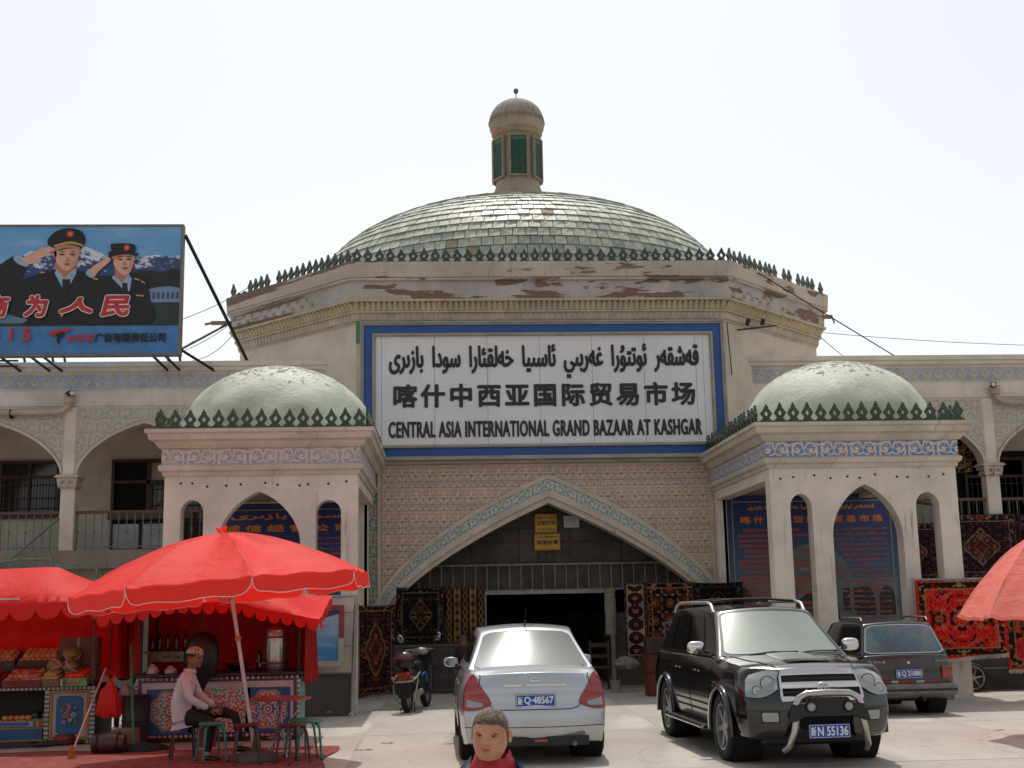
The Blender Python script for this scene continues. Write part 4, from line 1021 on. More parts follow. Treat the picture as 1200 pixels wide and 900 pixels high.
# ================================================================== entrance notices
def plaque(label, x0, x1, z0, z1, col, rows, text=None, tilt=0):
    t = thing('plaque', label, 'sign'); y = EY-.02
    MB().bbox(x0, x1, y-.03, y, z0, z1, .006).build('plate', simple('brass_plate' if rows else 'paper_sheet', col, .4, .5 if rows else 0, var=.25, scale=6, bump=.1), t)
    if rows:
        mb = MB(); frame_pts(mb, x0+.015, x1-.015, z0+.015, z1-.015, .012, y-.034, y-.03); mb.build('rim', simple('brass_dark', '7c5a1c', .5, .4), t)
        DK = simple('engraved_print', '5a3616', .6, bump=0)
        for (s, a, b) in text: text_mesh('lettering', s, x0+.05, x1-.05, z0+(z1-z0)*a, z0+(z1-z0)*b, y-.0325, DK, t, .004, .001)
    else:
        mb = MB()
        for k in range(6): mb.box(x0+.03, x1-.03-.05*(k%3), y-.032, y-.03, z1-.04-k*.03, z1-.036-k*.03)
        mb.build('printed_line', simple('faint_print', '7a7a80', .8), t, kind='stuff')
    rebase(t, ((x0+x1)/2, y, z0))
plaque('upper brass plaque with engraved writing high in the archway', 1.88, 2.36, 3.17, 3.57, 'a98534', 1, [(shape_text('سودا بازىرى'),.72,.88),('文明市场',.38,.64),(shape_text('بازار'),.12,.25)])
plaque('lower wider brass plaque directly under the other one', 1.86, 2.42, 2.80, 3.155, 'a98534', 1, [(shape_text('خەلقئارا بازار'),.72,.88),('诚信经营',.34,.62)])
plaque('white paper notice pinned right of the brass plaques', 2.50, 2.83, 3.27, 3.52, 'c9c9cc', 0)
t = thing('small_frame', 'small empty two-pane brown frame below the brass plaques', 'frame', (2.12, EY-.03, 2.56)); mb = MB(); frame_pts(mb, -.17, .17, 0, .24, .02, -.02, .01); mb.box(-.008,.008,-.018,.01,.02,.22); mb.build('frame_bar', RUST, t)
# ================================================================== carpets
def carpet_mat(name, W, H, field, cols, seed, style=0, scale=9, dark_mix=.62):
    q = Mat(name, .95, spec=.1); n = q.nt.nodes.new('ShaderNodeUVMap'); sp = q.sep(n.outputs[0]); U, V = sp[0], sp[1]   # 0..1
    u = (U-.5)*W; v = (V-.5)*H; au = u.abs(); av = v.abs()
    d = (W/2-au).mn(H/2-av)
    bw = min(W, H)*.2
    def cellpat(sc, off, p2=None):
        vn = q.voro(sc, q.vec(au+off, av+off*1.7, 0.0), .75); r = q.sep(vn.outputs['Color']); dd = E(q.nt, vn.outputs['Distance'])
        return r[0], dd
    r, dd = cellpat(scale*1.7, seed*.37)
    k = q.ramp(r, [(0, field), (.40, cols[0]), (.58, field), (.72, cols[1]), (.86, cols[2])])
    k = q.mix((dd*scale/scale).gt(.42)*1.0, k, cols[0])
    k = q.mix(dd.lt(.16), k, cols[2])
    sw = ((au*40.0).sin()+(av*40.0+ (au*15.0).sin()*2.0).sin()).gt(1.05); k = q.mix(sw*.8, k, cols[1])
    if style == 0:          # medallion
        m = (au/(W*.27)+av/(H*.30)) + (q.noise(6, q.vec(au, av, seed))-.5)*.35
        k = q.mix(m.lt(1.0)*m.gt(.9), k, cols[2]); k2 = q.ramp(q.voro(scale*1.5, q.vec(au, av, 0.0), .8).outputs['Color'] and cellpat(scale*2.4, seed)[0], [(0, cols[1]), (.5, field), (.7, cols[2]), (.85, cols[0])])
        k = q.mix(m.lt(.9), k, k2); k = q.mix(m.lt(.45)*m.gt(.4), k, cols[2])
    elif style == 4:        # large bouquets on a bright field
        r4, d4 = cellpat(scale*.55, seed+3); fl = (d4*1.0 + (q.noise(14, q.vec(au, av, seed))-.5)*.35)
        k = q.mix(r4.gt(.35)*fl.lt(.42), field, cols[0]); k = q.mix(r4.gt(.35)*fl.lt(.30), k, cols[1]); k = q.mix(r4.gt(.35)*fl.lt(.17), k, field); k = q.mix(r4.gt(.35)*fl.lt(.07), k, cols[2])
        tw = (q.noise(9, q.vec(au, av, seed+5))-.5).abs().lt(.018); k = q.mix(tw, k, cols[2]); k = q.mix((q.noise(7, q.vec(au, av, seed+9)).gt(.60)), k, cols[0])
    elif style == 1:        # repeated round guls in a column
        gh = W*.62; vv = (V*H/gh).fr()-.5; rr = ((u/(W*.36))*(u/(W*.36)) + (vv*2.1)*(vv*2.1)).sqrt()
        k = q.mix(rr.gt(1.0), k, cols[2]); k = q.mix(rr.gt(1.0)*sw, k, cols[1])
        k = q.mix(rr.lt(1.0)*rr.gt(.88), k, cols[0]); k = q.mix(rr.lt(.88)*rr.gt(.5), k, field); k = q.mix(rr.lt(.28), k, cols[2]); k = q.mix(rr.lt(.16), k, cols[1])
    elif style == 2:        # squares with rosettes
        cs = W/3.0; a = ((U*W/cs).fr()-.5); b = ((V*H/cs).fr()-.5); par = (((U*W/cs).fl()+(V*H/cs).fl())*.5).fr().gt(.25)
        rr = (a*a+b*b).sqrt(); an = b.at2(a)
        bg = q.mix(par, field, cols[0]); k = bg
        pet = rr.lt(.30+0.0)*((an*8.0).cos()*.07+rr).lt(.27); k = q.mix(pet, k, cols[1]); k = q.mix(rr.lt(.17), k, field); k = q.mix(rr.lt(.11), k, cols[2]); k = q.mix(rr.lt(.06), k, cols[1])
        k = q.mix(a.abs().mx(b.abs()).gt(.45), k, cols[2]); k = q.mix(a.abs().mx(b.abs()).gt(.45)*(((u+v)*40.0).sin().gt(0)), k, cols[0])
    elif style == 3:        # vertical stripes of small motifs
        st = (U*5.0); sf = st.fr(); pick = (st.fl()*.5).fr().gt(.25); kk = q.mix(pick, field, cols[2])
        mot = ((sf-.5).abs()*2.2 + ((V*H*7.0).fr()-.5).abs()*1.2).lt(.85); kk = q.mix(mot, kk, cols[1]); kk = q.mix(((sf-.5).abs()*2.2 + ((V*H*7.0).fr()-.5).abs()*1.2).lt(.4), kk, cols[0]); k = q.mix((sf-.5).abs().gt(.42), kk, cols[0])
    # borders
    if style != 3:
        r2, d2 = cellpat(scale*2.2, seed*.9+2)
        bc = q.ramp(r2, [(0, cols[0]), (.45, cols[1]), (.6, cols[0]), (.8, cols[2])]); s_ = bw*.55
        k = q.mix(d.lt(s_), k, bc)
        k = q.mix(d.lt(s_+.02)*d.gt(s_), k, cols[2]); k = q.mix(d.lt(s_*.3)*d.gt(s_*.22), k, cols[2]); k = q.mix(d.lt(s_*.22), k, field)
        k = q.mix((d-s_*.26).abs().lt(s_*.04)*(((u+v)*60.0).sin().gt(0)), k, cols[1])
    k = q.mix(q.smooth(q.noise(3.5, detail=6), .3, .7)*dark_mix, k, '1f1716')  # dark brown mixed over the pattern in soft blotches
    q.base(k); q.bump(q.noise(90, detail=2), .4, .006); return q.m
def cloth_mb(fn, nu, nv, off):
    mb = MB(); mb.grid(fn, nu, nv, 0)
    mb.grid(lambda a, b: Vector(fn(a, b))+Vector(off), nu, nv, 0, flip=True)
    n1, m_ = nu+1, (nu+1)*(nv+1)
    edge = [i for i in range(nu+1)]+[nu+n1*j for j in range(1,nv+1)]+[nv*n1+i for i in range(nu-1,-1,-1)]+[n1*j for j in range(nv-1,0,-1)]
    L = len(edge); 
    for i in range(L): a, b = edge[i], edge[(i+1)%L]; mb.f.append((b, a, a+m_, b+m_)); mb.m.append(0)
    return mb
def carpet(label, p0, p1, z0, z1, mat, wav=.03, fringe=None, group='carpets hung up for sale', sag=0.0, ph=None):
    """hanging carpet between plan points p0 and p1"""
    P0, P1 = Vector((*p0, 0)), Vector((*p1, 0)); d = P1-P0; L = d.length; nn = Vector((d.y, -d.x, 0)).normalized(); ph = random.uniform(0, 6) if ph is None else ph
    def fn(a, b):
        w_ = wav*(1-b*.75)*(sin(a*L*7+ph)+.5*sin(a*L*13+ph*2)); p = P0+d*a+nn*w_
        zz = z0+(z1-z0)*b + (1-b)*sag*(a-.5)*2 - .02*sin(a*pi)*b
        return (p.x, p.y, zz)
    mb = cloth_mb(fn, 18, 12, -nn*.014)
    me = mb.mesh('carpet', mat, 60)
    def uvf(co):
        a = (Vector((co.x, co.y, 0))-P0).dot(d)/(L*L); return (a, (co.z-z0)/(z1-z0))
    set_uv(me, uvf)
    c0 = P0+Vector((0,0,z0)); me.transform(Matrix.Translation(-c0))
    # the weave is scaled by uv, the dark blotches by object space: fine to move
    if fringe:
        t = thing('hanging_carpet', label, 'carpet', c0, 0, group)
        link('pile', me, t)
        mb = MB(); n = int(L/.022)
        for k in range(n):
            a = (k+.5)/n; p = Vector(fn(a, 0))-c0; q2 = p+Vector((random.uniform(-.008,.008), random.uniform(-.005,.005), -fringe*random.uniform(.8,1.1)))
            mb.add([p+Vector((-.009,0,.01)), p+Vector((.009,0,.01)), q2+Vector((.007,0,0)), q2+Vector((-.007,0,0))], [(0,1,2,3)])
            mb.add([p+Vector((0,-.006,.01)), p+Vector((0,.006,.01)), q2], [(0,1,2)])
        mb.build('fringe', simple('carpet_fringe', 'b5aba0', .9), t, kind='stuff')
        return t
    o = link('hanging_carpet', me, None, loc=c0); return tag(o, label, 'carpet', group)
random.seed(21)
CM = [carpet_mat('maroon_carpet', 1.1, 1.9, '6a2a26', ['1c1315', '6a2c20', '8d7358'], 1.3, 0, 10),
      carpet_mat('black_carpet', .95, 1.1, '17131a', ['0c0b0e', '3a2420', '6b5a40'], 2.1, 0, 11),
      carpet_mat('striped_carpet', .8, .95, '4a1c1a', ['1f1416', '6f5a30', '8f7546'], 3.3, 3, 12),
      carpet_mat('prayer_runner', .45, 1.6, '4a1216', ['17151d', '5a2220', '9b8f80'], 4.4, 1, 16),
      carpet_mat('square_carpet', 1.0, 1.25, '5d2319', ['16151c', '8a4a26', '8a7a58'], 5.1, 2, 12),
      carpet_mat('night_carpet', 1.0, .9, '141318', ['0b0a0d', '2a1a1c', '4a4438'], 6.6, 0, 12),
      carpet_mat('red_floral_carpet', 1.55, 1.35, 'c4161a', ['1c1812', '8a1812', '8a7048'], 7.7, 4, 8, dark_mix=.15),
      carpet_mat('red_floral_carpet_b', 1.2, 1.3, 'b0181a', ['1c1812', '8a2414', '86603c'], 8.9, 4, 8, dark_mix=.2),
      carpet_mat('rust_navy_carpet', 1.5, 1.35, '4f1c1e', ['1a1b26', '6a2a24', '7d6c5c'], 9.2, 0, 9),
      carpet_mat('purple_carpet', 1.4, 1.35, '3a1822', ['1a1520', '5a1f22', '4f4a48'], 10.4, 0, 8),
      carpet_mat('brown_gold_carpet', .9, 1.15, '3f1c16', ['1a1512', '8a6a34', '9a8558'], 11.9, 2, 14)]
carpet('maroon patterned carpet hung to the ground between the left pavilion and the scooter', (-1.72,23.6), (-.98,25.0), .06, 1.74, CM[0], .035, ph=1, sag=.03)
carpet('black medallion carpet hung on the wall left of the entrance', (-.98,24.98), (-.03,24.98), .98, 2.07, CM[1], .02)
carpet('striped brown and gold carpet beside the entrance doorway', (-.01,24.95), (.77,24.95), 1.0, 2.06, CM[2], .02)
carpet('narrow runner with three round medallions right of the entrance', (3.52,24.7), (3.96,24.7), .62, 2.08, CM[3], .02)
carpet('carpet of squares with star rosettes right of the entrance', (3.97,24.76), (4.92,24.76), .82, 2.08, CM[4], .02)
carpet('nearly black carpet hung at the right foot of the arch', (4.93,24.8), (5.93,24.8), 1.25, 2.06, CM[5], .015)
carpet('bright red floral carpet with white fringe hung behind the dark wagon', (7.78,20.42), (9.26,20.42), .70, 1.96, CM[6], .035, .06, sag=.05)
carpet('second bright red floral carpet beside the first, partly behind the pink umbrella', (9.28,20.5), (10.6,20.5), .48, 1.95, CM[7], .03, .06)
carpet('rust and navy bordered carpet draped over the balcony front right of the pavilion', (10.60,25.98), (12.2,25.98), 2.02, 3.42, CM[8], .02, .04)
carpet('dark purple carpet draped at the far right of the balcony', (12.22,25.96), (14.0,25.96), 1.75, 3.40, CM[9], .03)
carpet('rust carpet on the balcony front seen through the right pavilion arch', (9.2,25.98), (10.55,25.98), 2.0, 3.25, CM[8], .02, .04)
carpet('brown and gold carpet hanging inside the first balcony arch of the right wing', (10.3,26.9), (11.75,26.9), 4.38, 5.7, CM[10], .02)
# rack below the red carpets, with the cart wheel
t = thing('carpet_rack', 'low steel rack and wall carrying the red carpets behind the dark wagon', 'rack')
mb = MB(); mb.cyl((7.74,20.46,1.97),(10.7,20.54,1.97),.02); mb.cyl((7.76,20.46,0),(7.76,20.46,2.0),.02); mb.cyl((10.7,20.54,0),(10.7,20.54,1.98),.02); mb.build('rail', STEELG, t)
mb = MB(); mb.box(8.95,13.2,22.6,22.9,0,1.1); mb.build('low_wall', CONCRETE_D, t); rebase(t, (8.2, 21.7, 0))
def spoked_wheel(label, loc, r, rz=0, parent_cat='wheel', spokes=6, wide=.05, par=None, name='cart_wheel'):
    t = thing(name, label, parent_cat, loc, rz)
    mb = MB(); mb.lathe([(r-.045,-wide*.6),(r-.02,-wide),(r,-wide*.5),(r,wide*.5),(r-.02,wide),(r-.045,wide*.6),(r-.045,-wide*.6)], (0,0,0), 28, axis='y'); mb.build('tyre', simple('rubber', '1a1918', .8), t, 50)
    mb = MB(); mb.lathe([(r-.07,-.02),(r-.04,-.03),(r-.04,.03),(r-.07,.02),(r-.07,-.02)], (0,0,0), 28, axis='y'); mb.lathe([(0,-.05),(.035,-.045),(.04,.04),(0,.05)], (0,0,0), 12, axis='y')
    for k in range(spokes):
        a = 2*pi*k/spokes; mb.cyl((.03*cos(a),-.01,.03*sin(a)),((r-.05)*cos(a+.12),-.01,(r-.05)*sin(a+.12)),.022 if spokes < 9 else .004,.014 if spokes < 9 else .004, n=6)
    mb.build('rim', simple('alloy_grey', '8e8c88', .35, .6), t, 50); return t
spoked_wheel('six-spoke handcart wheel under the red carpets', (9.38,22.2,.255), .255)
MB_ = MB(); MB_.bbox(8.55,11.2,22.25,22.5,.25,.42,.02); tag(rebase(MB_.build('handcart_bed', simple('grimy_timber', '3a332c', .9)), (0,0,0)), 'dark handcart bed hidden behind the red carpets', 'handcart')
# pieces by the entrance
t = thing('cloth_roll', 'pale rolled cloth hanging upright at the right side of the doorway', 'cloth', (3.32, 25.3, 1.06))
mb = MB(); mb.lathe([(0,.0),(.10,.0),(.115,.02),(.112,.3),(.118,.55),(.11,.8),(.105,.84),(0,.84)], n=18, rf=lambda a, z: 1+.05*sin(a*3+z*6)); mb.build('roll', simple('pale_canvas', '8f8678', .9, var=.3), t, 60)
mb = MB(); mb.lathe([(.10,.83),(.12,.84),(.122,.88),(.09,.89),(0,.885)], n=14); mb.lathe([(.105,0),(.121,.0),(.121,.035),(.112,.04)], n=14); mb.build('binding', simple('yellow_binding', '8a7440', .8), t, 60)
def crate_stack(label, x, y, w, d, hs, cols, cat='box', name='wooden_chest'):
    z = 0
    for k, (h, c_) in enumerate(zip(hs, cols)):
        t = thing(name, label[k], cat, (x, y, z))
        m = simple('painted_chest_%d' % k, c_, .7, var=.45, scale=5)
        MB().bbox(-w/2, w/2, -d/2, d/2, 0, h-.01, .012).build('body', m, t)
        mb = MB()
        for s in (-1, 1): mb.box(s*(w/2-.03)-.02, s*(w/2-.03)+.02, -d/2-.008, -d/2, .01, h-.02)
        mb.box(-w/2+.05, w/2-.05, -d/2-.006, -d/2, h-.05, h-.03); mb.build('batten', simple('chest_batten_%d' % k, '5a1c1a', .7, var=.3), t); z += h
crate_stack(['lowest red painted chest of the stack right of the doorway', 'middle red chest of the stack right of the doorway', 'dark patterned top chest of the stack right of the doorway'], 3.86, 23.1, .42, .4, [.42,.34,.3], ['6e2724','63221f','33262c'])
t = thing('steel_stand', 'thin blue steel stand with hooks beside the stacked chests', 'stand', (4.28, 23.4, 0)); mb = MB()
mb.cyl((-.2,0,0),(-.2,0,1.3),.018); mb.cyl((.5,0,0),(.5,0,1.3),.018); mb.cyl((-.2,0,1.3),(.5,0,1.3),.018); mb.build('frame', simple('blue_steel', '41607a', .5), t)
mb = MB()
for k in range(4): mb.tube([(-.1+k*.15,-.02,1.28),(-.1+k*.15,-.04,1.18),(-.07+k*.15,-.06,1.14),(-.04+k*.15,-.05,1.17)], .008, 5)
mb.build('hook', simple('hook_steel', '9a9a96', .3, .8), t)
t = thing('wooden_chair', 'dark wooden chair standing in the shade of the doorway', 'chair', (3.05, 25.0, 0)); CH = simple('dark_chair_wood', '3a241a', .6)
MB().bbox(-.2,.2,-.2,.2,.42,.46,.01).build('seat', CH, t)
for sx in (-1,1):
    for sy in (-1,1): MB().box(sx*.18-.02,sx*.18+.02,sy*.18-.02,sy*.18+.02,0,.42 if sy < 0 else .95).build('leg', CH, t)
mb = MB(); mb.box(-.17,.17,.17,.2,.62,.68); mb.box(-.17,.17,.17,.2,.82,.9); mb.build('backrest', CH, t)
t = thing('bundle', 'pale floral cloth bundle on a stool below the runner carpet', 'bundle', (3.45, 24.3, .42)); mb = MB(); mb.lathe([(0,0),(.2,.02),(.26,.1),(.2,.18),(.08,.24),(0,.25)], n=18, rf=lambda a, z: 1+.15*sin(a*3+z*20)); mb.build('cloth', simple('pale_print_cloth', '7f7a78', .9, var=.5, scale=14), t, 60)
t = thing('bucket', 'small white bucket on the doorway floor', 'bucket', (3.2, 24.0, 0)); mb = MB(); mb.lathe([(0,0),(.08,0),(.1,.22),(.105,.23),(.095,.22),(.075,.02),(0,.02)], n=16); mb.build('body', simple('white_plastic', '8a8a90', .5), t, 50); mb = MB(); mb.tube([(-.1,0,.22),(-.07,0,.32),(0,0,.36),(.07,0,.32),(.1,0,.22)], .004, 4); mb.build('handle', STEELG, t)
t = thing('low_table', 'dark low table loaded with rugs in front of the square carpet', 'table', (4.5, 24.0, 0)); MB().bbox(-.3,.5,-.25,.25,.5,.55,.01).build('table_top', CH, t)
for sx in (-.27,.47):
    for sy in (-.2,.2): MB().box(sx-.02,sx+.02,sy-.02,sy+.02,0,.5).build('leg', CH, t)
# ornate iron fence behind the scooter
t = thing('iron_fence', 'grey ornamental iron fence behind the scooter left of the entrance', 'fence'); mb = MB(); yf = 24.85
for zz in (.08,.93): mb.box(-1.0,.72,yf-.015,yf+.015,zz-.02,zz+.02)
for k in range(8):
    cx = -.9+k*.215; mb.cyl((cx-.1,yf,.08),(cx-.1,yf,.93),.012,n=5)
    for cz in (.25,.5,.75):
        mb.tube([(cx+.08*cos(a)*(1-a*.07),yf,cz+.09*sin(a)*(1-a*.07)) for a in [b*.6 for b in range(12)]], .009, 4)
        mb.tube([(cx-.08*cos(a)*(1-a*.07),yf-.01,cz-.09*sin(a)*(1-a*.07)) for a in [b*.6 for b in range(9)]], .009, 4)
mb.build('ironwork', simple('dull_iron', '4c4a4a', .6), t); MB().box(-1.05,.8,yf+.03,yf+.1,0,.95).build('backing_wall', CONCRETE_D, t); rebase(t, (0, yf, 0))
# ================================================================== notice case against the left pavilion
t = thing('notice_case', 'glazed poster case with red and chrome frame at the corner of the left pavilion', 'notice case'); CHR = simple('scuffed_chrome', '9c9a96', .3, .7, var=.2)
KY = 20.25
mb = MB()
mb.cyl((-1.50,KY,0),(-1.44,KY,1.90),.032); mb.cyl((-2.5,KY,0),(-2.5,KY,1.86),.03); mb.cyl((-2.5,KY,1.87),(-1.44,KY,1.88),.02)
for zz in (.68,1.1,1.62): mb.cyl((-2.5,KY,zz),(-1.47,KY,zz),.012)
mb.cyl((-1.98,KY,.68),(-1.98,KY,.84),.014); mb.lathe([(.06,0),(.06,.04),(.035,.07)], (-1.50,KY,0), 12)
mb.build('post', CHR, t, 40)
mb = MB(); frame_pts(mb, -2.62, -1.62, .80, 1.74, .075, KY-.12, KY-.04); mb.build('case_frame', simple('scuffed_red_frame', '8a3330', .5, var=.45, scale=7), t)
mb = MB(); mb.box(-1.71,-1.615,KY-.126,KY-.119,.79,1.22); mb.box(-2.62,-1.62,KY-.127,KY-.119,.79,.875); mb.build('bare_frame_edge', simple('pale_metal_edge', 'a7a59a', .4, .3), t)
q = Mat('blue_poster', .35); x, y, z = q.xyz(); k = q.mix(q.smooth(z, .9, 1.7), '2f77a8', '9aa6b8'); k = q.mix(q.smooth(q.noise(1.0, q.vec(x*2+z*3, z*6, 0.0), detail=4), .5, .7)*.4, k, '8fb7d0'); q.base(k)
p = MB().box(-2.55,-1.70,KY-.10,KY-.06,.87,1.66).build('poster', q.m, t)
mb = MB(); mb.ext([(-2.55,1.66),(-1.70,1.66),(-1.70,1.60),(-2.1,1.5),(-2.55,1.52)], KY-.104, KY-.1); mb.build('printed_band', flat('violet_print', '3a2f6a'), p)
text_mesh('lettering', '人口', -1.98, -1.86, 1.39, 1.44, KY-.104, RED, p, 0, .001)
mb = MB(); mb.bbox(-2.7,-1.52,KY+.08,KY+.3,0,.66,.01); mb.build('low_wall', CONCRETE_D, t)
mb = MB(); mb.box(-2.55,-1.5,KY+.1,KY+.25,.66,1.86); mb.build('back_panel', PLASTER_W, t)
rebase(t, (-2, KY, 0))
# ================================================================== umbrellas
def cloth_mat(name, col, trans=.45, rough=.6):
    q = Mat(name, rough, spec=.25); q.base(q.mix(q.noise(3, detail=5), tuple(v*.85 for v in lin(col)[:3]), tuple(min(1,v*1.15) for v in lin(col)[:3])))
    q.bump(q.noise(1.0, q.vec(*[v_*m_ for v_, m_ in zip(q.xyz(), (2.2, 2.2, 5.0))]), detail=7, rough=.62, dist=.8), .6, .05)
    nt_ = q.nt; tr = nt_.nodes.new('ShaderNodeBsdfTranslucent'); tr.inputs[0].default_value = lin(col); mx_ = nt_.nodes.new('ShaderNodeMixShader'); mx_.inputs[0].default_value = trans
    out = [n for n in nt_.nodes if n.type == 'OUTPUT_MATERIAL'][0]
    nt_.links.new(q.b.outputs[0], mx_.inputs[1]); nt_.links.new(tr.outputs[0], mx_.inputs[2]); nt_.links.new(mx_.outputs[0], out.inputs[0]); return q.m
REDC = cloth_mat('red_umbrella_cloth', 'fb4036', .36)
REDC2 = cloth_mat('red_canopy_cloth', 'e62c26', .34)
PINKC = cloth_mat('backlit_pink_cloth', 'f58a7c', .35)  # pink base holds the light coming through the red cloth
WPIPE = simple('white_piping', 'd8d0cc', .6); POLEM = simple('white_pole_paint', 'b9a9a8', .4, var=.2)
def umbrella(label, base, top, R, rise, n=8, phase=0.1, val=.15, cloth=None, pole_r=.022, fold=0.0, name='market_umbrella', piping=True, lean=0.0):
    base, top = Vector(base), Vector(top); ax = (top-base).normalized(); e1 = Vector((1,0,0))-ax*ax.x; e1.normalize(); e2 = ax.cross(e1)
    H = (top-base).length
    t = thing(name, label, 'umbrella', base)
    axc = (ax+Vector((0,0,1))*lean).normalized(); c1 = Vector((1,0,0))-axc*axc.x; c1.normalize(); c2 = axc.cross(c1)
    Lc = lambda r, a, z: (c1*cos(a)+c2*sin(a))*r + ax*H + axc*(z-H)
    def prof(s): return H-.06-rise*(s**1.75)
    k = 16; mb = MB(); nr = 12; na = n*k
    vs = []
    for i in range(nr+1):
        s = i/nr
        for j in range(na):
            f = .5-.5*cos(pi*(j%k)/k); a = phase+2*pi*((j//k)+f)/n; g = sin(f*pi)
            r = R*s*(1-(1-cos(pi/n))*g)                     # straight edge between ribs
            z = prof(s) - .05*g*sin(s*pi)*R - fold*g*s*.25 + .012*sin(s*17+j*1.3)*s - .018*abs(sin(f*pi*5))*s*s*(1-s)*3*max(0,1-f*2.2) - .012*abs(sin(f*pi*7))*s**3
            r *= 1-fold*g*.25*s
            vs.append(Lc(r, a, z))
    fs = [(i*na+j, i*na+(j+1)%na, (i+1)*na+(j+1)%na, (i+1)*na+j) for i in range(nr) for j in range(na)]
    mb.add(vs, fs); mb.build('canopy', cloth, t, 60)
    # valance panels, rounded at the ribs, with piping
    vm = MB(); pm = MB()
    for p_ in range(n):
        top_e, bot_e = [], []
        for j in range(k+1):
            f = .5-.5*cos(pi*j/k); a = phase+2*pi*(p_+f)/n; g = sin(f*pi); r = R*(1-(1-cos(pi/n))*g)*(1-fold*g*.25)
            z = prof(1)-fold*g*.25+.012*sin(17+(p_*k+j)%na*1.3)
            drop = val*min(1, (max(0, 1-abs(2*f-1)**16)))**.5
            top_e.append(Lc(r+.002, a, z)); bot_e.append(Lc(r+.015-.01*g, a, z-max(.012, drop)))
        vm.add(top_e+bot_e, [(j, j+1, k+1+j+1, k+1+j) for j in range(k)])
        pm.tube(bot_e, .0042, 4)
    vm.build('valance', cloth, t, 60)
    if piping: pm.build('piping', WPIPE, t)
    mb = MB(); mb.cyl((0,0,0), ax*(H-.05), pole_r, n=10); mb.build('pole', POLEM, t, 40)
    mb = MB(); mb.lathe([(.03,-.03),(.035,.0),(.03,.03)], (0,0,0), 10); mb.v = [tuple(Vector(v)+ax*H*.52) for v in mb.v]; mb.build('clamp', simple('orange_clamp', 'b5622c', .5), t)
    for p_ in range(n):
        a = phase+2*pi*p_/n; pts = [Lc(R*s, a, prof(s)-.012) for s in [i/8 for i in range(9)]]
        mb = MB(); mb.tube(pts, .006, 5); mb.cyl(Lc(.03, a, H-rise-.25), Lc(R*.5, a, prof(.5)-.02), .005, n=5); mb.build('rib', STEELG, t)
    mb = MB()
    for j in range(9): a = j*.9; mb.add([ax*(H-.06)+e1*.0, ax*(H-.01)+e1*.05*cos(a)+e2*.05*sin(a), ax*(H+.02)+e1*.07*cos(a+.4)+e2*.07*sin(a+.4), ax*(H-.04)+e1*.06*cos(a+.7)+e2*.06*sin(a+.7)], [(0,1,2,3)])
    mb.build('top_knot', cloth, t)
    return t
umbrella('big red parasol with white piping over the tea stall table', (-2.15,14.6,0), (-2.60,14.64,2.64), 1.70, .60, 8, .33, .18, REDC, lean=1.1)
umbrella('pink-red umbrella at the right edge of the photo', (7.42,15.0,0), (7.44,15.0,2.52), 1.12, 1.0, 8, .42, .04, PINKC, fold=.12, piping=False)
mb = MB(); mb.lathe([(0,0),(.22,0),(.24,.03),(.22,.10),(.06,.14),(.03,.3),(0,.3)], (-2.15,14.6,0), 20); tag(mb.build('umbrella_base', CONCRETE_D, None, 40), 'concrete foot of the big red parasol', 'umbrella base')
# ================================================================== food stalls
def canopy_tent(t, x0, x1, yf, yb, front_z, ridge_z, back_z, cloth, n_sc, sc=.13, bow=.0, hip=.5):
    """sagging cloth roof on a light frame, scalloped valance on the front edge; front_z(u) gives the front edge height"""
    def fn(a, b):
        x = x0+(x1-x0)*a; y = yf+(yb-yf)*b; e = min(a, 1-a)*(x1-x0)
        ztop = front_z(a)*(1-b)+back_z*b; lift = (ridge_z-max(front_z(.5), back_z))*sin(pi*b)**.8*min(1, e/hip)
        return (x, y, ztop+lift+.012*sin(a*23+b*5)+.01*sin(b*19+a*7))
    mb = cloth_mb(fn, 36, 14, (0,0,-.004)); mb.build('canopy', cloth, t, 60)
    mb = MB(); N = n_sc*8
    for i in range(N):
        u0, u1 = i/N, (i+1)/N
        def low(u): f = (u*n_sc)%1.0; return sc*(.35+.65*sqrt(max(0, 1-(2*f-1)**2)))
        a, b = Vector(fn(u0, 0)), Vector(fn(u1, 0)); l0, l1 = low(u0+1e-6), low(u1-1e-6)
        mb.add([a, b, b+Vector((0,-.02,-l1)), a+Vector((0,-.02,-l0))], [(0,3,2,1)])
    for s, xs in ((0, x0), (1, x1)):
        M_ = 24
        for i in range(M_):
            b0, b1 = i/M_, (i+1)/M_
            def low(u): f = (u*4)%1.0; return sc*(.35+.65*sqrt(max(0, 1-(2*f-1)**2)))
            a, b = Vector(fn(s, b0)), Vector(fn(s, b1)); mb.add([a, b, b-Vector((0,0,low(b1-1e-6))), a-Vector((0,0,low(b0+1e-6)))], [(0,1,2,3)])
    mb.build('valance', cloth, t, 60); return fn
def curtain(t, p0, p1, z0, z1, cloth, wav=.03, n=30, fq=20, taper=0):
    P0, P1 = Vector((*p0,0)), Vector((*p1,0)); d = P1-P0; L = d.length; nn = Vector((d.y,-d.x,0)).normalized()
    def fn(a, b):
        p = P0+d*(a if not taper else (.5+(a-.5)*(1-taper*(1-b))))+nn*wav*(sin(a*L*fq)+.4*sin(a*L*fq*2.3+b*2))*(1-.5*b); return (p.x, p.y, z0+(z1-z0)*b+.02*sin(a*9)*(1-b))
    mb = cloth_mb(fn, n, 6, -nn*.004); return mb.build('curtain', cloth, t, 60)
def candy(name, a, b, c_, d, w, vert=False):
    q = Mat(name, .6); x, y, z = q.xyz(); s = ((z if vert else x+y)/w).fr()
    k = q.ramp(s, [(0, a), (.25, b), (.5, c_), (.75, d)]); k = q.mix(q.smooth(q.noise(8, detail=6), .5, .75)*.5, k, '4a3f38'); q.base(k); return q.m
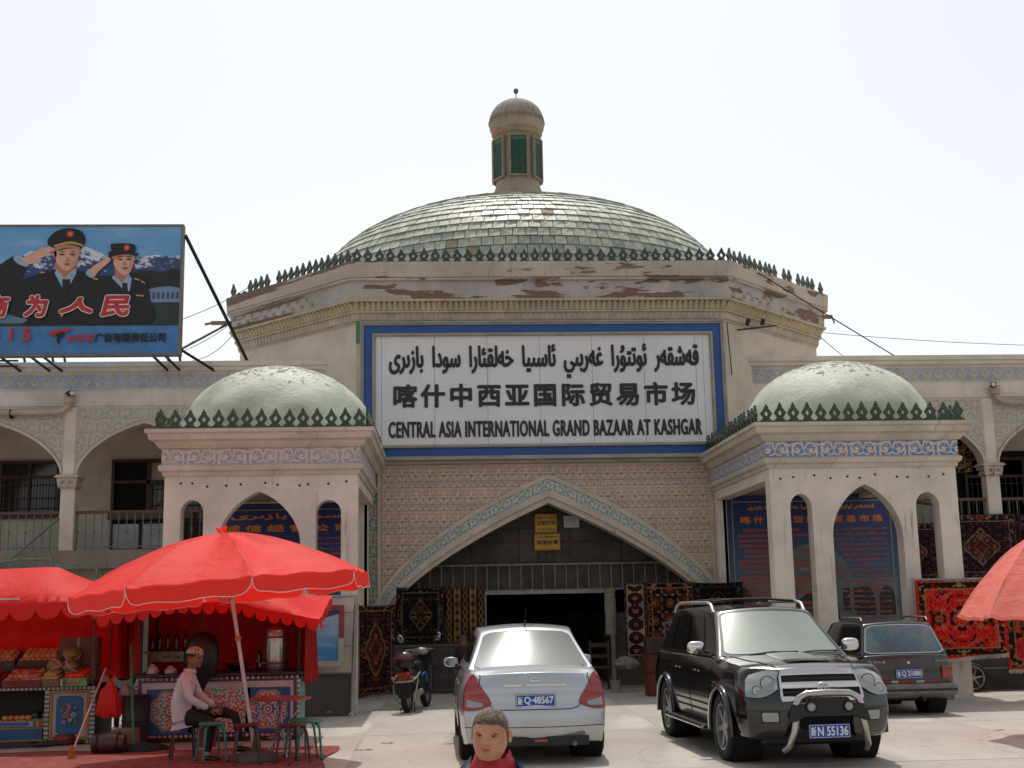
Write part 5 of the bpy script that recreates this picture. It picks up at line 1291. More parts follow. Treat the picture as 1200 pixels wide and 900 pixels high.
# ---- tea stall (right)
st = thing('tea_stall', 'pushcart tea stall with painted rosette panels under a scalloped red canopy', 'market stall'); X0, X1, Y0, Y1 = -4.06, -1.93, 16.85, 17.75
WCART = simple('cart_white_paint', 'b8a8a4', .5, var=.25, scale=3); TEAL = simple('cart_teal_paint', '5f9a88', .55, var=.3)
MB().bbox(X0+.03, X1-.03, Y0+.02, Y1, .10, .80, .01).build('body', [TEAL], st)
MB().box(X0+.06, X1-.06, Y0, Y0+.02, .12, .78).build('front_panel', WCART, st)
BBT = simple('cart_blue_trim', '2a3560', .5); mb = MB(); frame_pts(mb, X0+.055, X1-.055, .105, .795, .022, Y0-.012, Y0); mb.build('blue_trim', BBT, st)
CAN1 = candy('pink_white_beading', 'b0504c', 'c8b4ae', 'a8403e', 'c8b4ae', .13); CAN1v = candy('pink_white_beading_v', 'b0504c', 'c8b4ae', 'a8403e', 'c8b4ae', .13, True)
mb = MB()
for zz in (.085, .815):
    nb = 30
    for k in range(nb): xx = X0+(X1-X0)*(k+.5)/nb; mb.lathe([(.012,-.028),(.02,-.02),(.02,.02),(.012,.028)], (xx,Y0-.01,zz), 6, axis='x')
mb.build('beading', CAN1, st, 40, kind='stuff')
mb = MB()
for xx in (X0+.015, X1-.015):
    for k in range(12): mb.lathe([(.012,-.026),(.02,-.018),(.02,.018),(.012,.026)], (xx,Y0-.01,.13+k*.058), 6)
mb.build('beading', CAN1v, st, 40, kind='stuff')
def rosette_mat(name, cx, cz, R, seed, bgc='28407a'):
    q = Mat(name, .5); x, y, z = q.xyz(); dx = (x-cx); dz = (z-cz); ax_, az_ = dx.abs(), dz.abs(); r = (dx*dx+dz*dz).sqrt(); an = dz.at2(dx)
    vn = q.voro(11, q.vec(ax_+seed, az_+seed, 0.0), .6); pos = q.sep(vn.outputs['Position']); ddx = (ax_+seed)*1.0-pos[0]; ddz = (az_+seed)*1.0-pos[1]; a2 = ddz.at2(ddx); r2 = (ddx*ddx+ddz*ddz).sqrt()*11.0
    sp = (a2*2.0+r2*11.0).sin(); pick = q.sep(vn.outputs['Color'])[0]
    k = q.mix(sp.gt(-.1), 'b8aca4', q.ramp(pick, [(0, 'a23a2c'), (.45, '3f8a6a'), (.75, 'a23a2c'), (.9, '28407a')]))
    sc = r + (an*8.0).cos()*.012
    if R: 
        k = q.mix(sc.gt(R), k, bgc); k = q.mix(sc.gt(R-.018)*sc.lt(R), k, '3a7d62'); k = q.mix((sc-(R-.03)).abs().lt(.008), k, 'b8663a')
    k = q.mix(r.lt(.075), k, '28407a'); k = q.mix(r.lt(.055), k, 'c0b0a8'); k = q.mix(r.lt(.04), k, '8a2a26'); k = q.mix(r.lt(.018), k, 'c0b0a8')
    k = q.mix(q.smooth(q.noise(7, detail=6), .5, .8)*.35, k, '6a5a58'); q.base(k); return q.m
for nm, cx, w_, R, sd in (('a', -3.60, .31, .27, 1.2), ('b', -2.97, .40, 0, 2.7), ('c', -2.34, .29, .26, 4.1)):
    t_ = MB().box(cx-w_, cx+w_, Y0-.006, Y0, .41-.28, .41+.28) ; t_.build('rosette_panel', rosette_mat('rosette_'+nm, cx, .41, R, sd), st)
MB().bbox(X0-.04, X1+.04, Y0-.06, Y1+.04, .84, .885, .01).build('counter', simple('dark_counter', '2a2530', .5), st)
mb = MB(); 
for xx in (X0+.05, X1-.02):
    for yy_ in (Y0+.05, Y1): mb.cyl((xx,yy_,.88),(xx,yy_,1.62 if yy_ < 17.2 else 1.85),.016)
mb.build('canopy_post', BLACKM, st)
mb = MB(); mb.box(X0+.02,X1-.02,Y0+.05,Y1-.05,.02,.1); mb.build('undercarriage', simple('undercarriage_timber', '4a3c30', .8), st)
fz = lambda u: 1.66+.16*sin(pi*min(1,u*1.05))**1.2 - .10*max(0, u-.6)/.4 - .02*(1-u)
canopy_tent(st, -4.42, -1.62, 16.25, 18.1, fz, 2.12, 1.86, REDC2, 17, .15, hip=.7)
REDC3 = cloth_mat('shade_dark_curtain_cloth', 'a81a18', .28)  # red darkened to put the shade under the parasol into the cloth
curtain(st, (-4.15,17.85), (-1.9,17.85), .86, 1.88, REDC3, .03, 40); curtain(st, (-1.88,16.9), (-1.82,17.8), .72, 1.66, REDC3, .05, 14)
curtain(st, (-4.42,17.75), (-4.05,16.9), .86, 1.68, REDC3, .05, 14)
text_mesh('lettering', shape_text('بازار سودا'), -2.62, -2.28, 1.90, 1.97, 16.45, simple('white_print_on_cloth', 'd8b0a8', .7), st, .004, .002)
rebase(st, (-3, 16.85, 0))
spoked_wheel('left spoked wheel under the tea stall', (-3.85,17.0,.2), .2, spokes=14, wide=.015)
spoked_wheel('right spoked wheel under the tea stall', (-2.3,17.3,.2), .2, spokes=14, wide=.015)
# things on the counter
t = thing('shelf', 'small white wooden shelf standing on the tea stall counter', 'shelf'); SW = simple('worn_white_wood', '8d8a7c', .7, var=.3, scale=8)
mb = MB(); mb.box(-4.10,-3.38,17.35,17.6,1.135,1.155); mb.build('board', SW, t); mb = MB(); mb.box(-4.02,-3.42,17.36,17.38,1.02,1.134); mb.build('apron', SW, t)
for xx in (-4.0,-3.44): MB().box(xx-.02,xx+.02,17.38,17.42,.886,1.02).build('leg', SW, t)
mb = MB(); mb.box(-3.83,-3.74,17.355,17.36,1.07,1.1); mb.build('green_sticker', flat('green_sticker', '2e6a4c'), t); mb = MB(); mb.box(-3.66,-3.6,17.355,17.36,1.06,1.1); mb.build('brown_sticker', flat('brown_sticker', '5a4a34'), t)
rebase(t, (-3.74, 17.48, .886))
BOT = glassy('dark_red_bottle', '3a0a0a', .1); BOTC = simple('bottle_cap', '14100f', .4)
def bottle(loc, label, h=.30, col=None, grp='bottles on the tea stall'):
    t = thing('bottle', label, 'bottle', loc, 0, grp); mb = MB(); mb.lathe([(0,0),(.033,0),(.036,.01),(.036,h*.6),(.028,h*.7),(.013,h*.8),(.013,h*.93),(0,h*.93)], n=14); mb.build('glass', col or BOT, t, 60)
    mb = MB(); mb.lathe([(.015,h*.9),(.016,h),(0,h)], n=10); mb.build('cap', BOTC, t, 60)
for k, (xx, cc) in enumerate(zip((-4.0,-3.90,-3.79,-3.67,-3.55), ('leftmost', 'second', 'third', 'fourth', 'fifth'))):
    bottle((xx, 17.45, 1.155), f'{cc} tall dark bottle on the white shelf of the tea stall', .30 if k else .26)
bottle((-3.42,17.43,1.155), 'short round dark bottle at the right end of the shelf', .20)
bottle((-2.53,17.3,.886), 'dark red bottle beside the steel urn', .34)
PORC = Mat('flowered_porcelain', .25); x, y, z = PORC.xyz(); vv = PORC.voro(28); k = PORC.mix(E(PORC.nt, vv.outputs['Distance']).lt(.3)*PORC.sep(vv.outputs['Color'])[0].gt(.55), 'b5a09c', '8a2a30'); PORC.base(k)
for k, (xx, cc) in enumerate(((-3.88,'leftmost'), (-3.64,'middle'), (-3.40,'rightmost'))):
    t = thing('porcelain_bowl', f'{cc} upturned flowered bowl on the tea stall counter', 'bowl', (xx, 17.0, .886), 0, 'upturned bowls on the counter'); h = .11 if k == 0 else .085
    mb = MB(); mb.lathe([(.085,0),(.088,.01),(.08,h*.55),(.055,h*.85),(.03,h*.95)], n=22); mb.build('bowl', PORC.m, t, 180); mb = MB(); mb.lathe([(.03,h*.93),(.034,h*1.1),(.028,h*1.1),(.026,h*.97),(0,h*.96)], n=16); mb.build('foot_ring', PORC.m, t, 180)
t = thing('steel_urn', 'ribbed shiny steel urn with lid and tap on the counter', 'urn', (-2.29,17.2,.886)); STL = simple('brushed_steel', 'b5b2aa', .25, .9, var=.2, scale=10); URN_R = lambda a, z: 1+.02*abs(sin(a*9))
mb = MB(); mb.lathe([(0,0),(.145,0),(.155,.03),(.16,.28),(.155,.5),(.15,.52)], n=72, rf=URN_R); mb.build('body', STL, t, 60); mb = MB(); mb.lathe([(.158,.51),(.162,.53),(.12,.56),(.03,.575),(.02,.6),(0,.6)], n=30); mb.build('lid', STL, t, 60)
for zz in (.10,.44): MB().lathe([(.166,zz-.014),(.17,zz),(.166,zz+.014)], n=40).build('band', simple('red_band_metal', '8a3a34', .4, .5), t, 60)
mb = MB(); mb.tube([(-.13,-.1,.1),(-.19,-.14,.1),(-.2,-.15,.06)], .012, 6); mb.tube([(-.2,-.15,.1),(-.22,-.14,.14),(-.24,-.14,.13)], .008, 5); mb.build('tap', STL, t)
t = thing('wok', 'dark steel wok on the counter beside the parasol pole', 'wok', (-2.80,17.15,.886)); mb = MB(); mb.lathe([(0,0),(.07,.01),(.13,.05),(.165,.10),(.172,.10),(.16,.085),(.12,.04),(0,.015)], n=28); mb.build('bowl', simple('wok_steel', '3d3a38', .3, .7), t, 180)
mb = MB(); [mb.tube([(s*.165,-.03,.10),(s*.2,-.02,.115),(s*.2,.02,.115),(s*.165,.03,.10)], .006, 5) for s in (-1,1)]; mb.build('handle', BLACKM, t)
t = thing('black_cloth_bag', 'big black cloth bag hanging to a point in front of the stall', 'bag', (-3.17,16.62,.60)); mb = MB()
mb.lathe([(0,0),(.03,.05),(.07,.16),(.14,.26),(.2,.36),(.225,.5),(.21,.66),(.15,.77),(.06,.82),(0,.83)], n=26, rf=lambda a, z: 1+.06*sin(a*5+z*9)+.03*sin(a*11)); mb.v = [(v[0], v[1]*.6, v[2]) for v in mb.v]
mb.build('bag', simple('black_nylon', '0e0d0f', .5, var=.5), t, 180); mb = MB(); mb.tube([(0,0,.82),(.02,0,1.0),(0,0,1.16)], .008, 5); mb.build('cord', BLACKM, t)
# bits on the ground behind and below
def box_thing(name, label, x, y, z, w, d, h, col, cat='box', rz=0, flap=False):
    t = thing(name, label, cat, (x, y, z), rz); MB().bbox(-w/2,w/2,-d/2,d/2,0,h,.006).build('carton', simple(name+'_board_%d' % len(bpy.data.materials), col, .85, var=.25, scale=6), t)
    mb = MB(); mb.box(-w/2-.001,w/2+.001,-.02,.02,h,h+.003); mb.box(-.02,.02,-d/2-.003,-d/2,0,h); mb.build('tape', simple('packing_tape_%d' % len(bpy.data.materials), '8a7a5c', .4), t); return t
box_thing('cardboard_box', 'cardboard box under the left end of the tea stall', -3.62,17.1,0,.3,.25,.13,'6f4d34')
box_thing('cardboard_box', 'tan cardboard box behind the dark barrel between the stalls', -3.98,16.1,0,.28,.25,.27,'86664e')
box_thing('cardboard_box', 'flat cardboard box under the right end of the tea stall', -2.12,17.2,0,.24,.3,.16,'6b4a38')
t = thing('red_tub', 'red plastic tub on the ground behind the green stool', 'tub', (-3.02,16.3,0)); mb = MB(); mb.lathe([(0,0),(.11,0),(.13,.28),(.14,.29),(.125,.28),(.1,.02),(0,.02)], n=22); mb.build('body', simple('red_plastic', '8d2a22', .45), t, 60); mb = MB(); mb.lathe([(.135,.25),(.15,.27),(.135,.30)], n=22); mb.build('rim', simple('red_plastic_rim', '8d2a22', .45), t, 60)
# ---- fruit stall (left)
fs_ = thing('fruit_stall', 'fruit stall with striped trim, blue painted door and red cloth tent at the left edge', 'market stall'); FX0, FX1, FY0, FY1 = -8.2, -4.62, 17.0, 17.9
CANH = candy('striped_trim', '8a3a3c', 'a8a49e', '39684c', '9aa0a8', .115); CANV = candy('striped_trim_v', '8a3a3c', 'a8a49e', '39684c', '9aa0a8', .115, True); BCART = simple('cart_cream_paint', '9c8f86', .55, var=.25); TANW = simple('tan_cart_timber', '9a7440', .6); BLUEP = simple('cart_blue_paint', '1f5480', .5, var=.3)
mb = MB(); mb.box(FX0,FX1,FY0+.3,FY1,.02,.74); mb.box(FX0,FX1,FY0+.02,FY1,.70,.745); mb.box(-5.24,FX1,FY0+.02,FY0+.31,.05,.70); mb.box(FX0,-5.24,FY0+.02,FY0+.31,.0,.06); mb.build('body', simple('cart_dark_inside', '2a211c', .8), fs_)
mb = MB()
for zz, h_ in ((.705,.035),(.022,.035)):
    nb = int((FX1-FX0)/.0287)
    mb.box(FX0,FX1+.01,FY0-.012,FY0+.02,zz,zz+h_)
mb.build('striped_trim', CANH, fs_)
mb = MB(); mb.box(-5.26,-5.20,FY0-.013,FY0+.02,.06,.70); mb.box(FX1-.055,FX1+.01,FY0-.013,FY0+.02,.06,.70); mb.build('striped_trim', CANV, fs_)
mb = MB(); frame_pts(mb, -5.19, FX1-.06, .065, .695, .03, FY0-.016, FY0+.02); mb.box(FX0,-5.27,FY0-.01,FY0+.02,.215,.235); mb.box(FX0,-5.27,FY0-.011,FY0+.02,.06,.078); mb.build('timber_edge', TANW, fs_)
dr = MB().box(-5.155,FX1-.095,FY0-.008,FY0+.02,.10,.66).build('door', BCART, fs_)
cx = (-5.155+FX1-.095)/2; a_, b_, c2 = .165, .235, .045
def octp(s): return [(cx-a_*s+c2,.38-b_*s),(cx+a_*s-c2,.38-b_*s),(cx+a_*s,.38-b_*s+c2),(cx+a_*s,.38+b_*s-c2),(cx+a_*s-c2,.38+b_*s),(cx-a_*s+c2,.38+b_*s),(cx-a_*s,.38+b_*s-c2),(cx-a_*s,.38-b_*s+c2)]
mb = MB(); mb.ext(octp(1.04), FY0-.011, FY0-.007); mb.build('panel_edge', BLACKM, dr)
mb = MB(); mb.ext(octp(1.0), FY0-.014, FY0-.010); mb.build('painted_panel', BLUEP, dr)
LEAF = flat('painted_leaf', '1f4a3a'); 
mb = MB()
for k in range(34):
    a = random.uniform(0, 2*pi); rr = random.uniform(.03,.13); px_, pz_ = cx+rr*cos(a)*.85, .38+rr*sin(a)*1.3; l = .035; b = a+random.uniform(-.6,.6)
    mb.add([(px_,FY0-.0165,pz_),(px_+l*cos(b+.4)*.6,FY0-.0165,pz_+l*sin(b+.4)*.6),(px_+l*1.3*cos(b),FY0-.0165,pz_+l*1.3*sin(b)),(px_+l*cos(b-.4)*.6,FY0-.0165,pz_+l*sin(b-.4)*.6)], [(0,3,2,1)])
mb.build('painted_leaf', LEAF, dr, kind='stuff')
for (dx_, dz_, r_, c_) in ((-.045,.0,.042,'b0603a'),(.05,.0,.036,'a9a3a8'),(-.02,.06,.03,'b0603a'),(.012,-.06,.026,'c5c0be'),(-.07,-.09,.024,'a9a3a8'),(.08,-.09,.024,'a05a3c'),(-.02,.13,.022,'c08a4a'),(.0,.10,.02,'a9a3a8'),(.07,.09,.014,'a9a3a8'),(-.1,.06,.014,'a9a3a8')):
    mb = MB()
    for rad, yy_, n_ in ((r_, FY0-.019, 7), (r_*.6, FY0-.021, 6)):
        pts = []
        for j in range(n_*6): a = 2*pi*j/(n_*6); q_ = rad*(.86+.14*cos(a*n_)); pts.append((cx+dx_+q_*cos(a), .38+dz_+q_*sin(a)))
        mb.ext(pts, yy_, yy_+.002, 0 if rad == r_ else 1)
    mb.build('painted_flower', [flat('flower_'+c_, c_), flat('flower_heart_'+c_, '8a4a34')], dr)
MB().box(FX0,-5.28,FY0-.004,FY0+.02,.08,.213).build('drawer', BLUEP, fs_)
mb = MB()
for xx in (FX1-.05, -6.5):
    for yy_, zt in ((FY0+.05, 1.72), (FY1, 1.95)): mb.cyl((xx,yy_,.74),(xx,yy_,zt),.014)
mb.build('canopy_post', BROWNR, fs_)
ffz = lambda u: 1.80+.10*(1-u)-.05*sin(u*20)*.1
canopy_tent(fs_, -9.4, -4.26, 16.35, 18.3, ffz, 2.36, 1.95, REDC2, 16, .2, hip=1.0)
mb = MB(); 
curtain(fs_, (-9.2,18.05), (-4.42,18.05), .8, 1.98, REDC2, .03, 60); curtain(fs_, (-4.42,17.1), (-4.36,18.0), .82, 1.85, REDC2, .06, 14, taper=.3)
text_mesh('lettering', '电话商场', -5.80, -5.45, 1.845, 1.90, 16.42, simple('white_print_b', 'd8c8c0', .7), fs_, .004, .002)
rebase(fs_, (-6.3, 17.0, 0))
# boxes and fruit on it
def fruit_mat(name, c1, c2, c3=None, net=None, rough=.4):
    q = Mat(name, rough); inf = q.nt.nodes.new('ShaderNodeObjectInfo'); r = E(q.nt, inf.outputs['Random'])
    k = q.mix(q.smooth(q.noise(9, detail=3)+(r-.5)*.4, .35, .65), c1, c2); q.base(k); q.bump(q.noise(60), .15, .003); return q.m
NET = simple('pale_fruit_net', 'c99a94', .7)
def fruit_mesh(name, mat, r, net=None, apple=True):
    mb = MB(); pr = [(0,-.82 if apple else -1),(.35,-.9),(.75,-.68),(1,-.1),(.95,.35),(.65,.8),(.3,.92),(0,.78 if apple else .96)]
    mb.lathe([(a*r, b*r) for a, b in pr], n=12)
    if net:
        for k in range(7):
            a = 2*pi*k/7; mb.tube([(r*1.05*cos(a+t*.5)*sin(t), r*1.05*sin(a+t*.5)*sin(t), -r*1.05*cos(t)) for t in [.5,1.0,1.5,1.9]], r*.05, 3, 1)
        mb.lathe([(r*.98, r*.22),(r*1.12, r*.30),(r*.98, r*.38)], n=12, m=1)
    return mb.mesh(name, [mat, net] if net else mat, 180)
F_OR = fruit_mesh('orange', fruit_mat('orange_peel', 'd9701c', 'c8521a'), .036, apple=False)
F_PE = fruit_mesh('peach', fruit_mat('peach_skin', 'd08c3c', 'c0603a'), .040, NET)
F_AP = fruit_mesh('apple', fruit_mat('apple_skin', 'a8261f', 'c8702c'), .040, NET)
F_GA = fruit_mesh('golden_apple', fruit_mat('golden_apple_skin', 'b09a30', 'b8642c'), .040, NET)
F_TO = fruit_mesh('tangerine', fruit_mat('tangerine_skin', 'd8481a', 'c8361a'), .030, apple=False)
F_ME = fruit_mesh('melon', fruit_mat('melon_rind', '8a6a38', '6a5a30'), .105, NET, apple=False)
F_RE = fruit_mesh('red_fruit', fruit_mat('red_fruit_skin', '9a1c18', '7c1614'), .034, apple=False)
F_WM = fruit_mesh('watermelon', fruit_mat('watermelon_rind', '26382a', '18241c', rough=.3), .13, apple=False)
def fruit_box(label, x, y, z, w, d, h, col, fr, flabel, cols, rows, fr_r, tilt=.0, name='fruit_box', face=None, layers=2, fcat='fruit'):
    t = thing(name, label, 'box', (x, y, z)); t.rotation_euler = (tilt, 0, 0)
    mb = MB(); th = .012; mb.box(-w/2,w/2,0,d,0,th); mb.box(-w/2,w/2,-0,th,th,h); mb.box(-w/2,w/2,d-th,d,th,h*1.1); mb.box(-w/2,-w/2+th,th,d-th,th,h); mb.box(w/2-th,w/2,th,d-th,th,h)
    mb.build('carton', simple('carton_%d' % len(bpy.data.materials), col, .85, var=.3, scale=8), t)
    if face: 
        for (a, b, c_, e_, colr) in face: MB().box(-w/2+w*a,-w/2+w*b,-.003,0,h*c_,h*e_).build('printed_label', flat('label_%d' % len(bpy.data.materials), colr), t)
    M = Matrix.Translation((x, y, z)) @ Matrix.Rotation(tilt, 4, 'X')
    for l in range(layers):
        for i in range(cols-l):
            for j in range(rows-(1 if l else 0)):
                px_ = -w/2+.02+fr_r+(w-.04-2*fr_r)*(i+.5*l+ (.5 if (j%2 and layers > 1 and False) else 0))/max(1, cols-1); py_ = th+fr_r+(d-2*th-2*fr_r)*(j+.5*l)/max(1, rows-1)
                p = M @ Vector((px_+random.uniform(-.004,.004), py_, h-fr_r*.5+l*fr_r*1.25+random.uniform(-.004,.004)))
                o = link(fr.name, fr, None, loc=p, rot=(random.uniform(-.5,.5), random.uniform(-.5,.5), random.uniform(0,6)))
                tag(o, flabel, fcat, flabel)
random.seed(11); zt = .75
fruit_box('red-sided carton of net-wrapped red apples in the front row of the fruit stall', -5.55, 16.95, zt, .52, .42, .09, '7a3a34', F_AP, 'net-wrapped red apple in the front carton', 7, 5, .038, .22)
fruit_box('brown carton of net-wrapped golden apples in the front row', -5.20, 16.95, zt, .26, .42, .10, '80624a', F_GA, 'net-wrapped golden apple beside the tangerines', 4, 5, .036, .22)
fruit_box('green and white printed carton of bright tangerines', -4.88, 16.93, zt, .34, .42, .10, '6f9a6a', F_TO, 'small bright tangerine heaped in the green carton', 7, 7, .03, .18, face=[(.0,.08,.05,.95,'b9b5a4'),(.3,.72,.3,.65,'a85a3c'),(.08,.22,.1,.9,'2f6a44')], layers=2)
fruit_box('carton of dark red fruit at the left edge of the stall', -6.0, 16.95, zt, .34, .42, .09, '5a3228', F_RE, 'dark red fruit at the left edge of the stall', 5, 5, .033, .22)
fruit_box('raised tray of orange peaches in the back row of the stall', -5.48, 17.38, .99, .56, .36, .09, '5a4434', F_PE, 'orange peach in the raised back tray', 7, 5, .038, .35)
fruit_box('second raised tray of orange peaches behind the red fruit', -6.08, 17.38, .99, .56, .36, .09, '5a4434', F_PE, 'orange peach in the left raised tray', 7, 5, .038, .35)
mb = MB(); mb.box(-6.6,-5.15,17.36,17.75,.75,.985); tag(mb.build('fruit_shelf', simple('shelf_board', '4a382c', .8)), 'dark board step carrying the back row of peach trays', 'shelf')
box_thing('cardboard_box', 'brown and blue cardboard box standing behind the melons', -4.98,17.55,.745,.5,.25,.62,'6f4a3c')
for k, (xx, yy_, zz, lb) in enumerate(((-5.02,17.30,1.14,'upper net-wrapped melon leaning on the cardboard box'), (-4.98,17.12,.99,'lower melon at the back of the fruit stall'), (-5.18,17.14,1.0,'dark melon left of the lower melon'))):
    o = link('melon', F_ME, None, loc=(xx, yy_, zz), rot=(.8, .3, k)); tag(o, lb, 'melon')
fruit_box('white tray of oranges in the open compartment of the fruit stall', -5.66, 17.04, .24, .5, .22, .07, '8f94a0', F_PE, 'orange in the open lower compartment', 6, 2, .042, .0, face=[(.1,.9,.2,.8,'3a4a8a')])
box_thing('cardboard_box', 'open brown carton holding watermelons in the lower compartment', -5.36,17.11,.235,.22,.12,.1,'80603e')
for xx in (-5.44,-5.30): o = link('watermelon', F_WM, None, loc=(xx, 17.22, .36), rot=(0,0,xx)); o.scale = (.55,.55,.55); tag(o, ('left' if xx < -5.4 else 'right')+' dark watermelon in the lower compartment', 'watermelon')
# crates and tub under the fruit cart
for k in range(4):
    mb = MB(); mb.box(-.32,.32,-.12,.12,0,.028); tag(link('plank', mb.mesh('plank', simple('grey_plank', '3d3a36', .9)), None, loc=(-5.9+k*.28, 16.8+.04*k, .0+.03*(k%2)), rot=(0,0,.15*k)), ('first','second','third','fourth')[k]+' grey plank from the left lying under the fruit stall', 'plank')
t = thing('red_tub', 'round red basin under the fruit stall', 'tub', (-4.98,17.0,0)); mb = MB(); mb.lathe([(0,0),(.1,.0),(.13,.05),(.14,.1),(.12,.14),(.11,.13),(0,.03)], n=22); mb.build('body', simple('red_basin', '7a2a22', .5), t, 180)
# mat of worn red carpet under the stalls
q = Mat('worn_red_mat', .95); x, y, z = q.xyz(); q.base(q.mix(q.smooth(q.noise(5, detail=7, rough=.7), .35, .7), '6f2a24', '8c4a40')); q.bump(q.noise(60), .5, .01)
mb = MB(); mb.grid(lambda a, b: (-8.5+7.15*a+.05*sin(b*9), 13.2+3.1*b+.04*sin(a*15)-.45*a*b, .021+.006*sin(a*40)*sin(b*21)), 60, 24); tag(mb.build('ground_mat', q.m), 'worn red carpet laid on the ground under the two stalls', 'mat')
# broom with red bag, plastic bag, green pole, barrel
t = thing('broom', 'broom with an orange head leaning upside against the stall corner', 'broom', (-4.40,15.3,0)); mb = MB(); mb.cyl((.02,0,.12),(.12,.9,1.0),.013); mb.build('handle', simple('pinkish_stick', 'a8665c', .6), t)
mb = MB(); mb.lathe([(.02,.17),(.035,.12),(.05,.02),(.045,.0),(0,0)], n=10); mb.build('head', simple('orange_bristle', 'a85c2c', .8, bscale=200, bump=.6), t)
t = thing('red_cloth_bag', 'wrinkled bright red bag hanging from the stall corner', 'bag', (-4.33,16.6,.38)); mb = MB(); mb.lathe([(0,.0),(.13,.0),(.15,.04),(.13,.18),(.10,.3),(.05,.40),(.02,.46),(0,.47)], n=30, rf=lambda a, z: 1+.16*sin(a*6+z*4)+.07*sin(a*13)); mb.v = [(v[0],v[1]*.5,v[2]+.02*sin(v[0]*40)) for v in mb.v]; mb.build('bag', cloth_mat('red_bag_plastic', 'dd2820', .3, .35), t, 60); mb = MB(); mb.tube([(-.03,0,.45),(-.05,.02,.52),(0,.03,.56),(.05,.02,.52),(.03,0,.45)], .01, 5); mb.build('handle', cloth_mat('red_bag_handle', 'dd2820', .3, .35), t)
t = thing('plastic_bag', 'limp pale pink plastic bag hanging beside the red bag', 'bag', (-4.17,16.75,.45)); mb = MB(); mb.lathe([(0,0),(.07,.03),(.09,.1),(.07,.24),(.02,.33),(0,.34)], n=20, rf=lambda a, z: 1+.15*sin(a*5+z*20)); mb.build('bag', simple('pink_plastic', '9c7a7c', .4), t, 60)
t = thing('green_pole', 'green pole leaning in the gap between the two stalls', 'pole', (-3.80,15.8,0)); mb = MB(); mb.cyl((0,0,0),(-.30,.9,1.28),.017); mb.build('shaft', simple('green_pole_paint', '24683c', .5), t); mb = MB(); mb.lathe([(0,0),(.022,0),(.024,.06),(.017,.07)], n=10); mb.build('tip', BLACKM, t)
t = thing('barrel', 'dark metal drum standing between the stalls', 'barrel', (-4.02,16.7,.0)); mb = MB(); mb.lathe([(0,0),(.16,0),(.165,.02),(.16,.04),(.16,.3),(.17,.32),(.16,.34),(.16,.62),(.17,.63),(.155,.64),(0,.62)], n=26); mb.build('body', simple('dark_drum', '3a302e', .6, .3), t, 50)
t = thing('barrel', 'brown keg lying on its side in front of the drum', 'barrel', (-4.09,15.75,.13)); mb = MB(); mb.lathe([(0,-.19),(.105,-.19),(.125,-.1),(.135,0),(.125,.1),(.105,.19),(0,.19)], n=26, axis='x'); mb.build('body', simple('brown_keg', '3d2622', .45, var=.4, scale=9), t, 50); mb = MB(); [mb.lathe([(.122+.006,xx-.012),(.136,xx),(.122+.006,xx+.012)], n=26, axis='x') for xx in (-.12,.12)]; mb.build('hoop', simple('keg_hoop', '2a1c1a', .4, .5), t, 50)
mb = MB(); mb.lathe([(0,0),(.24,.0),(.22,.06),(.12,.13),(0,.15)], (0,0,0), 22, rf=lambda a, z: 1+.2*sin(a*3)+.1*sin(a*8)); o = mb.build('dark_cloth', simple('black_rag', '0e0c0d', .8), None, 60); o.location = (-3.72,15.9,0); o.scale = (1.4,.7,.8); tag(o, 'crumpled black cloth on the ground by the green pole', 'cloth')
# ---- stools and table
def stool(label, x, y, rz, col, h=.43):
    t = thing('stool', label, 'stool', (x, y, 0), rz, 'low stools around the parasol'); m = simple('stool_'+col, col, .45, var=.25, scale=8)
    mb = MB(); mb.lathe([(0,h-.012),(.13,h-.012),(.145,h-.008),(.15,h+.004),(.14,h+.016),(0,h+.02)], n=24); mb.build('seat', m, t, 50)
    for k in range(4):
        a = pi/4+k*pi/2; mb = MB(); c_, s_ = cos(a), sin(a); mb.tube([(c_*.08,s_*.08,h-.02),(c_*.125,s_*.125,h-.03),(c_*.15,s_*.15,h-.07),(c_*.17,s_*.17,h*.5),(c_*.195,s_*.195,.015)], .013, 7); l = mb.build('leg', m, t, 60)
        mb = MB(); mb.lathe([(0,0),(.017,0),(.018,.03),(.013,.032)], (c_*.196,s_*.196,0), 8); mb.build('foot', BLACKM, l)
    return t
BRN, GRN = '4a2220', '1f7a66'
stool('brown stool the seated man sits on', -3.05, 15.0, .3, BRN)
stool('green stool at the knee of the seated man', -2.66, 14.65, .5, GRN)
stool('brown stool left of the crossed table legs', -2.22, 14.35, .2, BRN)
stool('brown stool right of the crossed table legs', -1.70, 14.25, .7, BRN)
stool('green stool nearest the right end of the tea stall', -1.56, 14.65, .1, GRN)
stool('second green stool, tucked behind the other one on the right', -1.68, 14.85, .6, GRN)
t = thing('folding_table', 'small round folding table with thin crossed wire legs and red top', 'table', (-1.95,15.05,0)); mb = MB(); mb.lathe([(0,.655),(.36,.655),(.37,.66),(.36,.672),(0,.672)], n=36); mb.build('table_top', simple('red_laminate', '8a4440', .35), t, 50)
for a in (.2, pi/2+.2, pi+.2, 3*pi/2+.2):
    mb = MB(); mb.cyl((.3*cos(a),.3*sin(a),.655),(-.2*cos(a+.35),-.2*sin(a+.35),.01),.009,n=6); mb.build('leg', simple('leg_chrome', 'b0aeb0', .3, .7), t)
mb = MB(); mb.tube([(.14*cos(a),.14*sin(a),.22) for a in [i*pi/8 for i in range(16)]], .006, 5, closed=True); mb.build('brace_ring', simple('leg_chrome_b', 'b0aeb0', .3, .7), t)
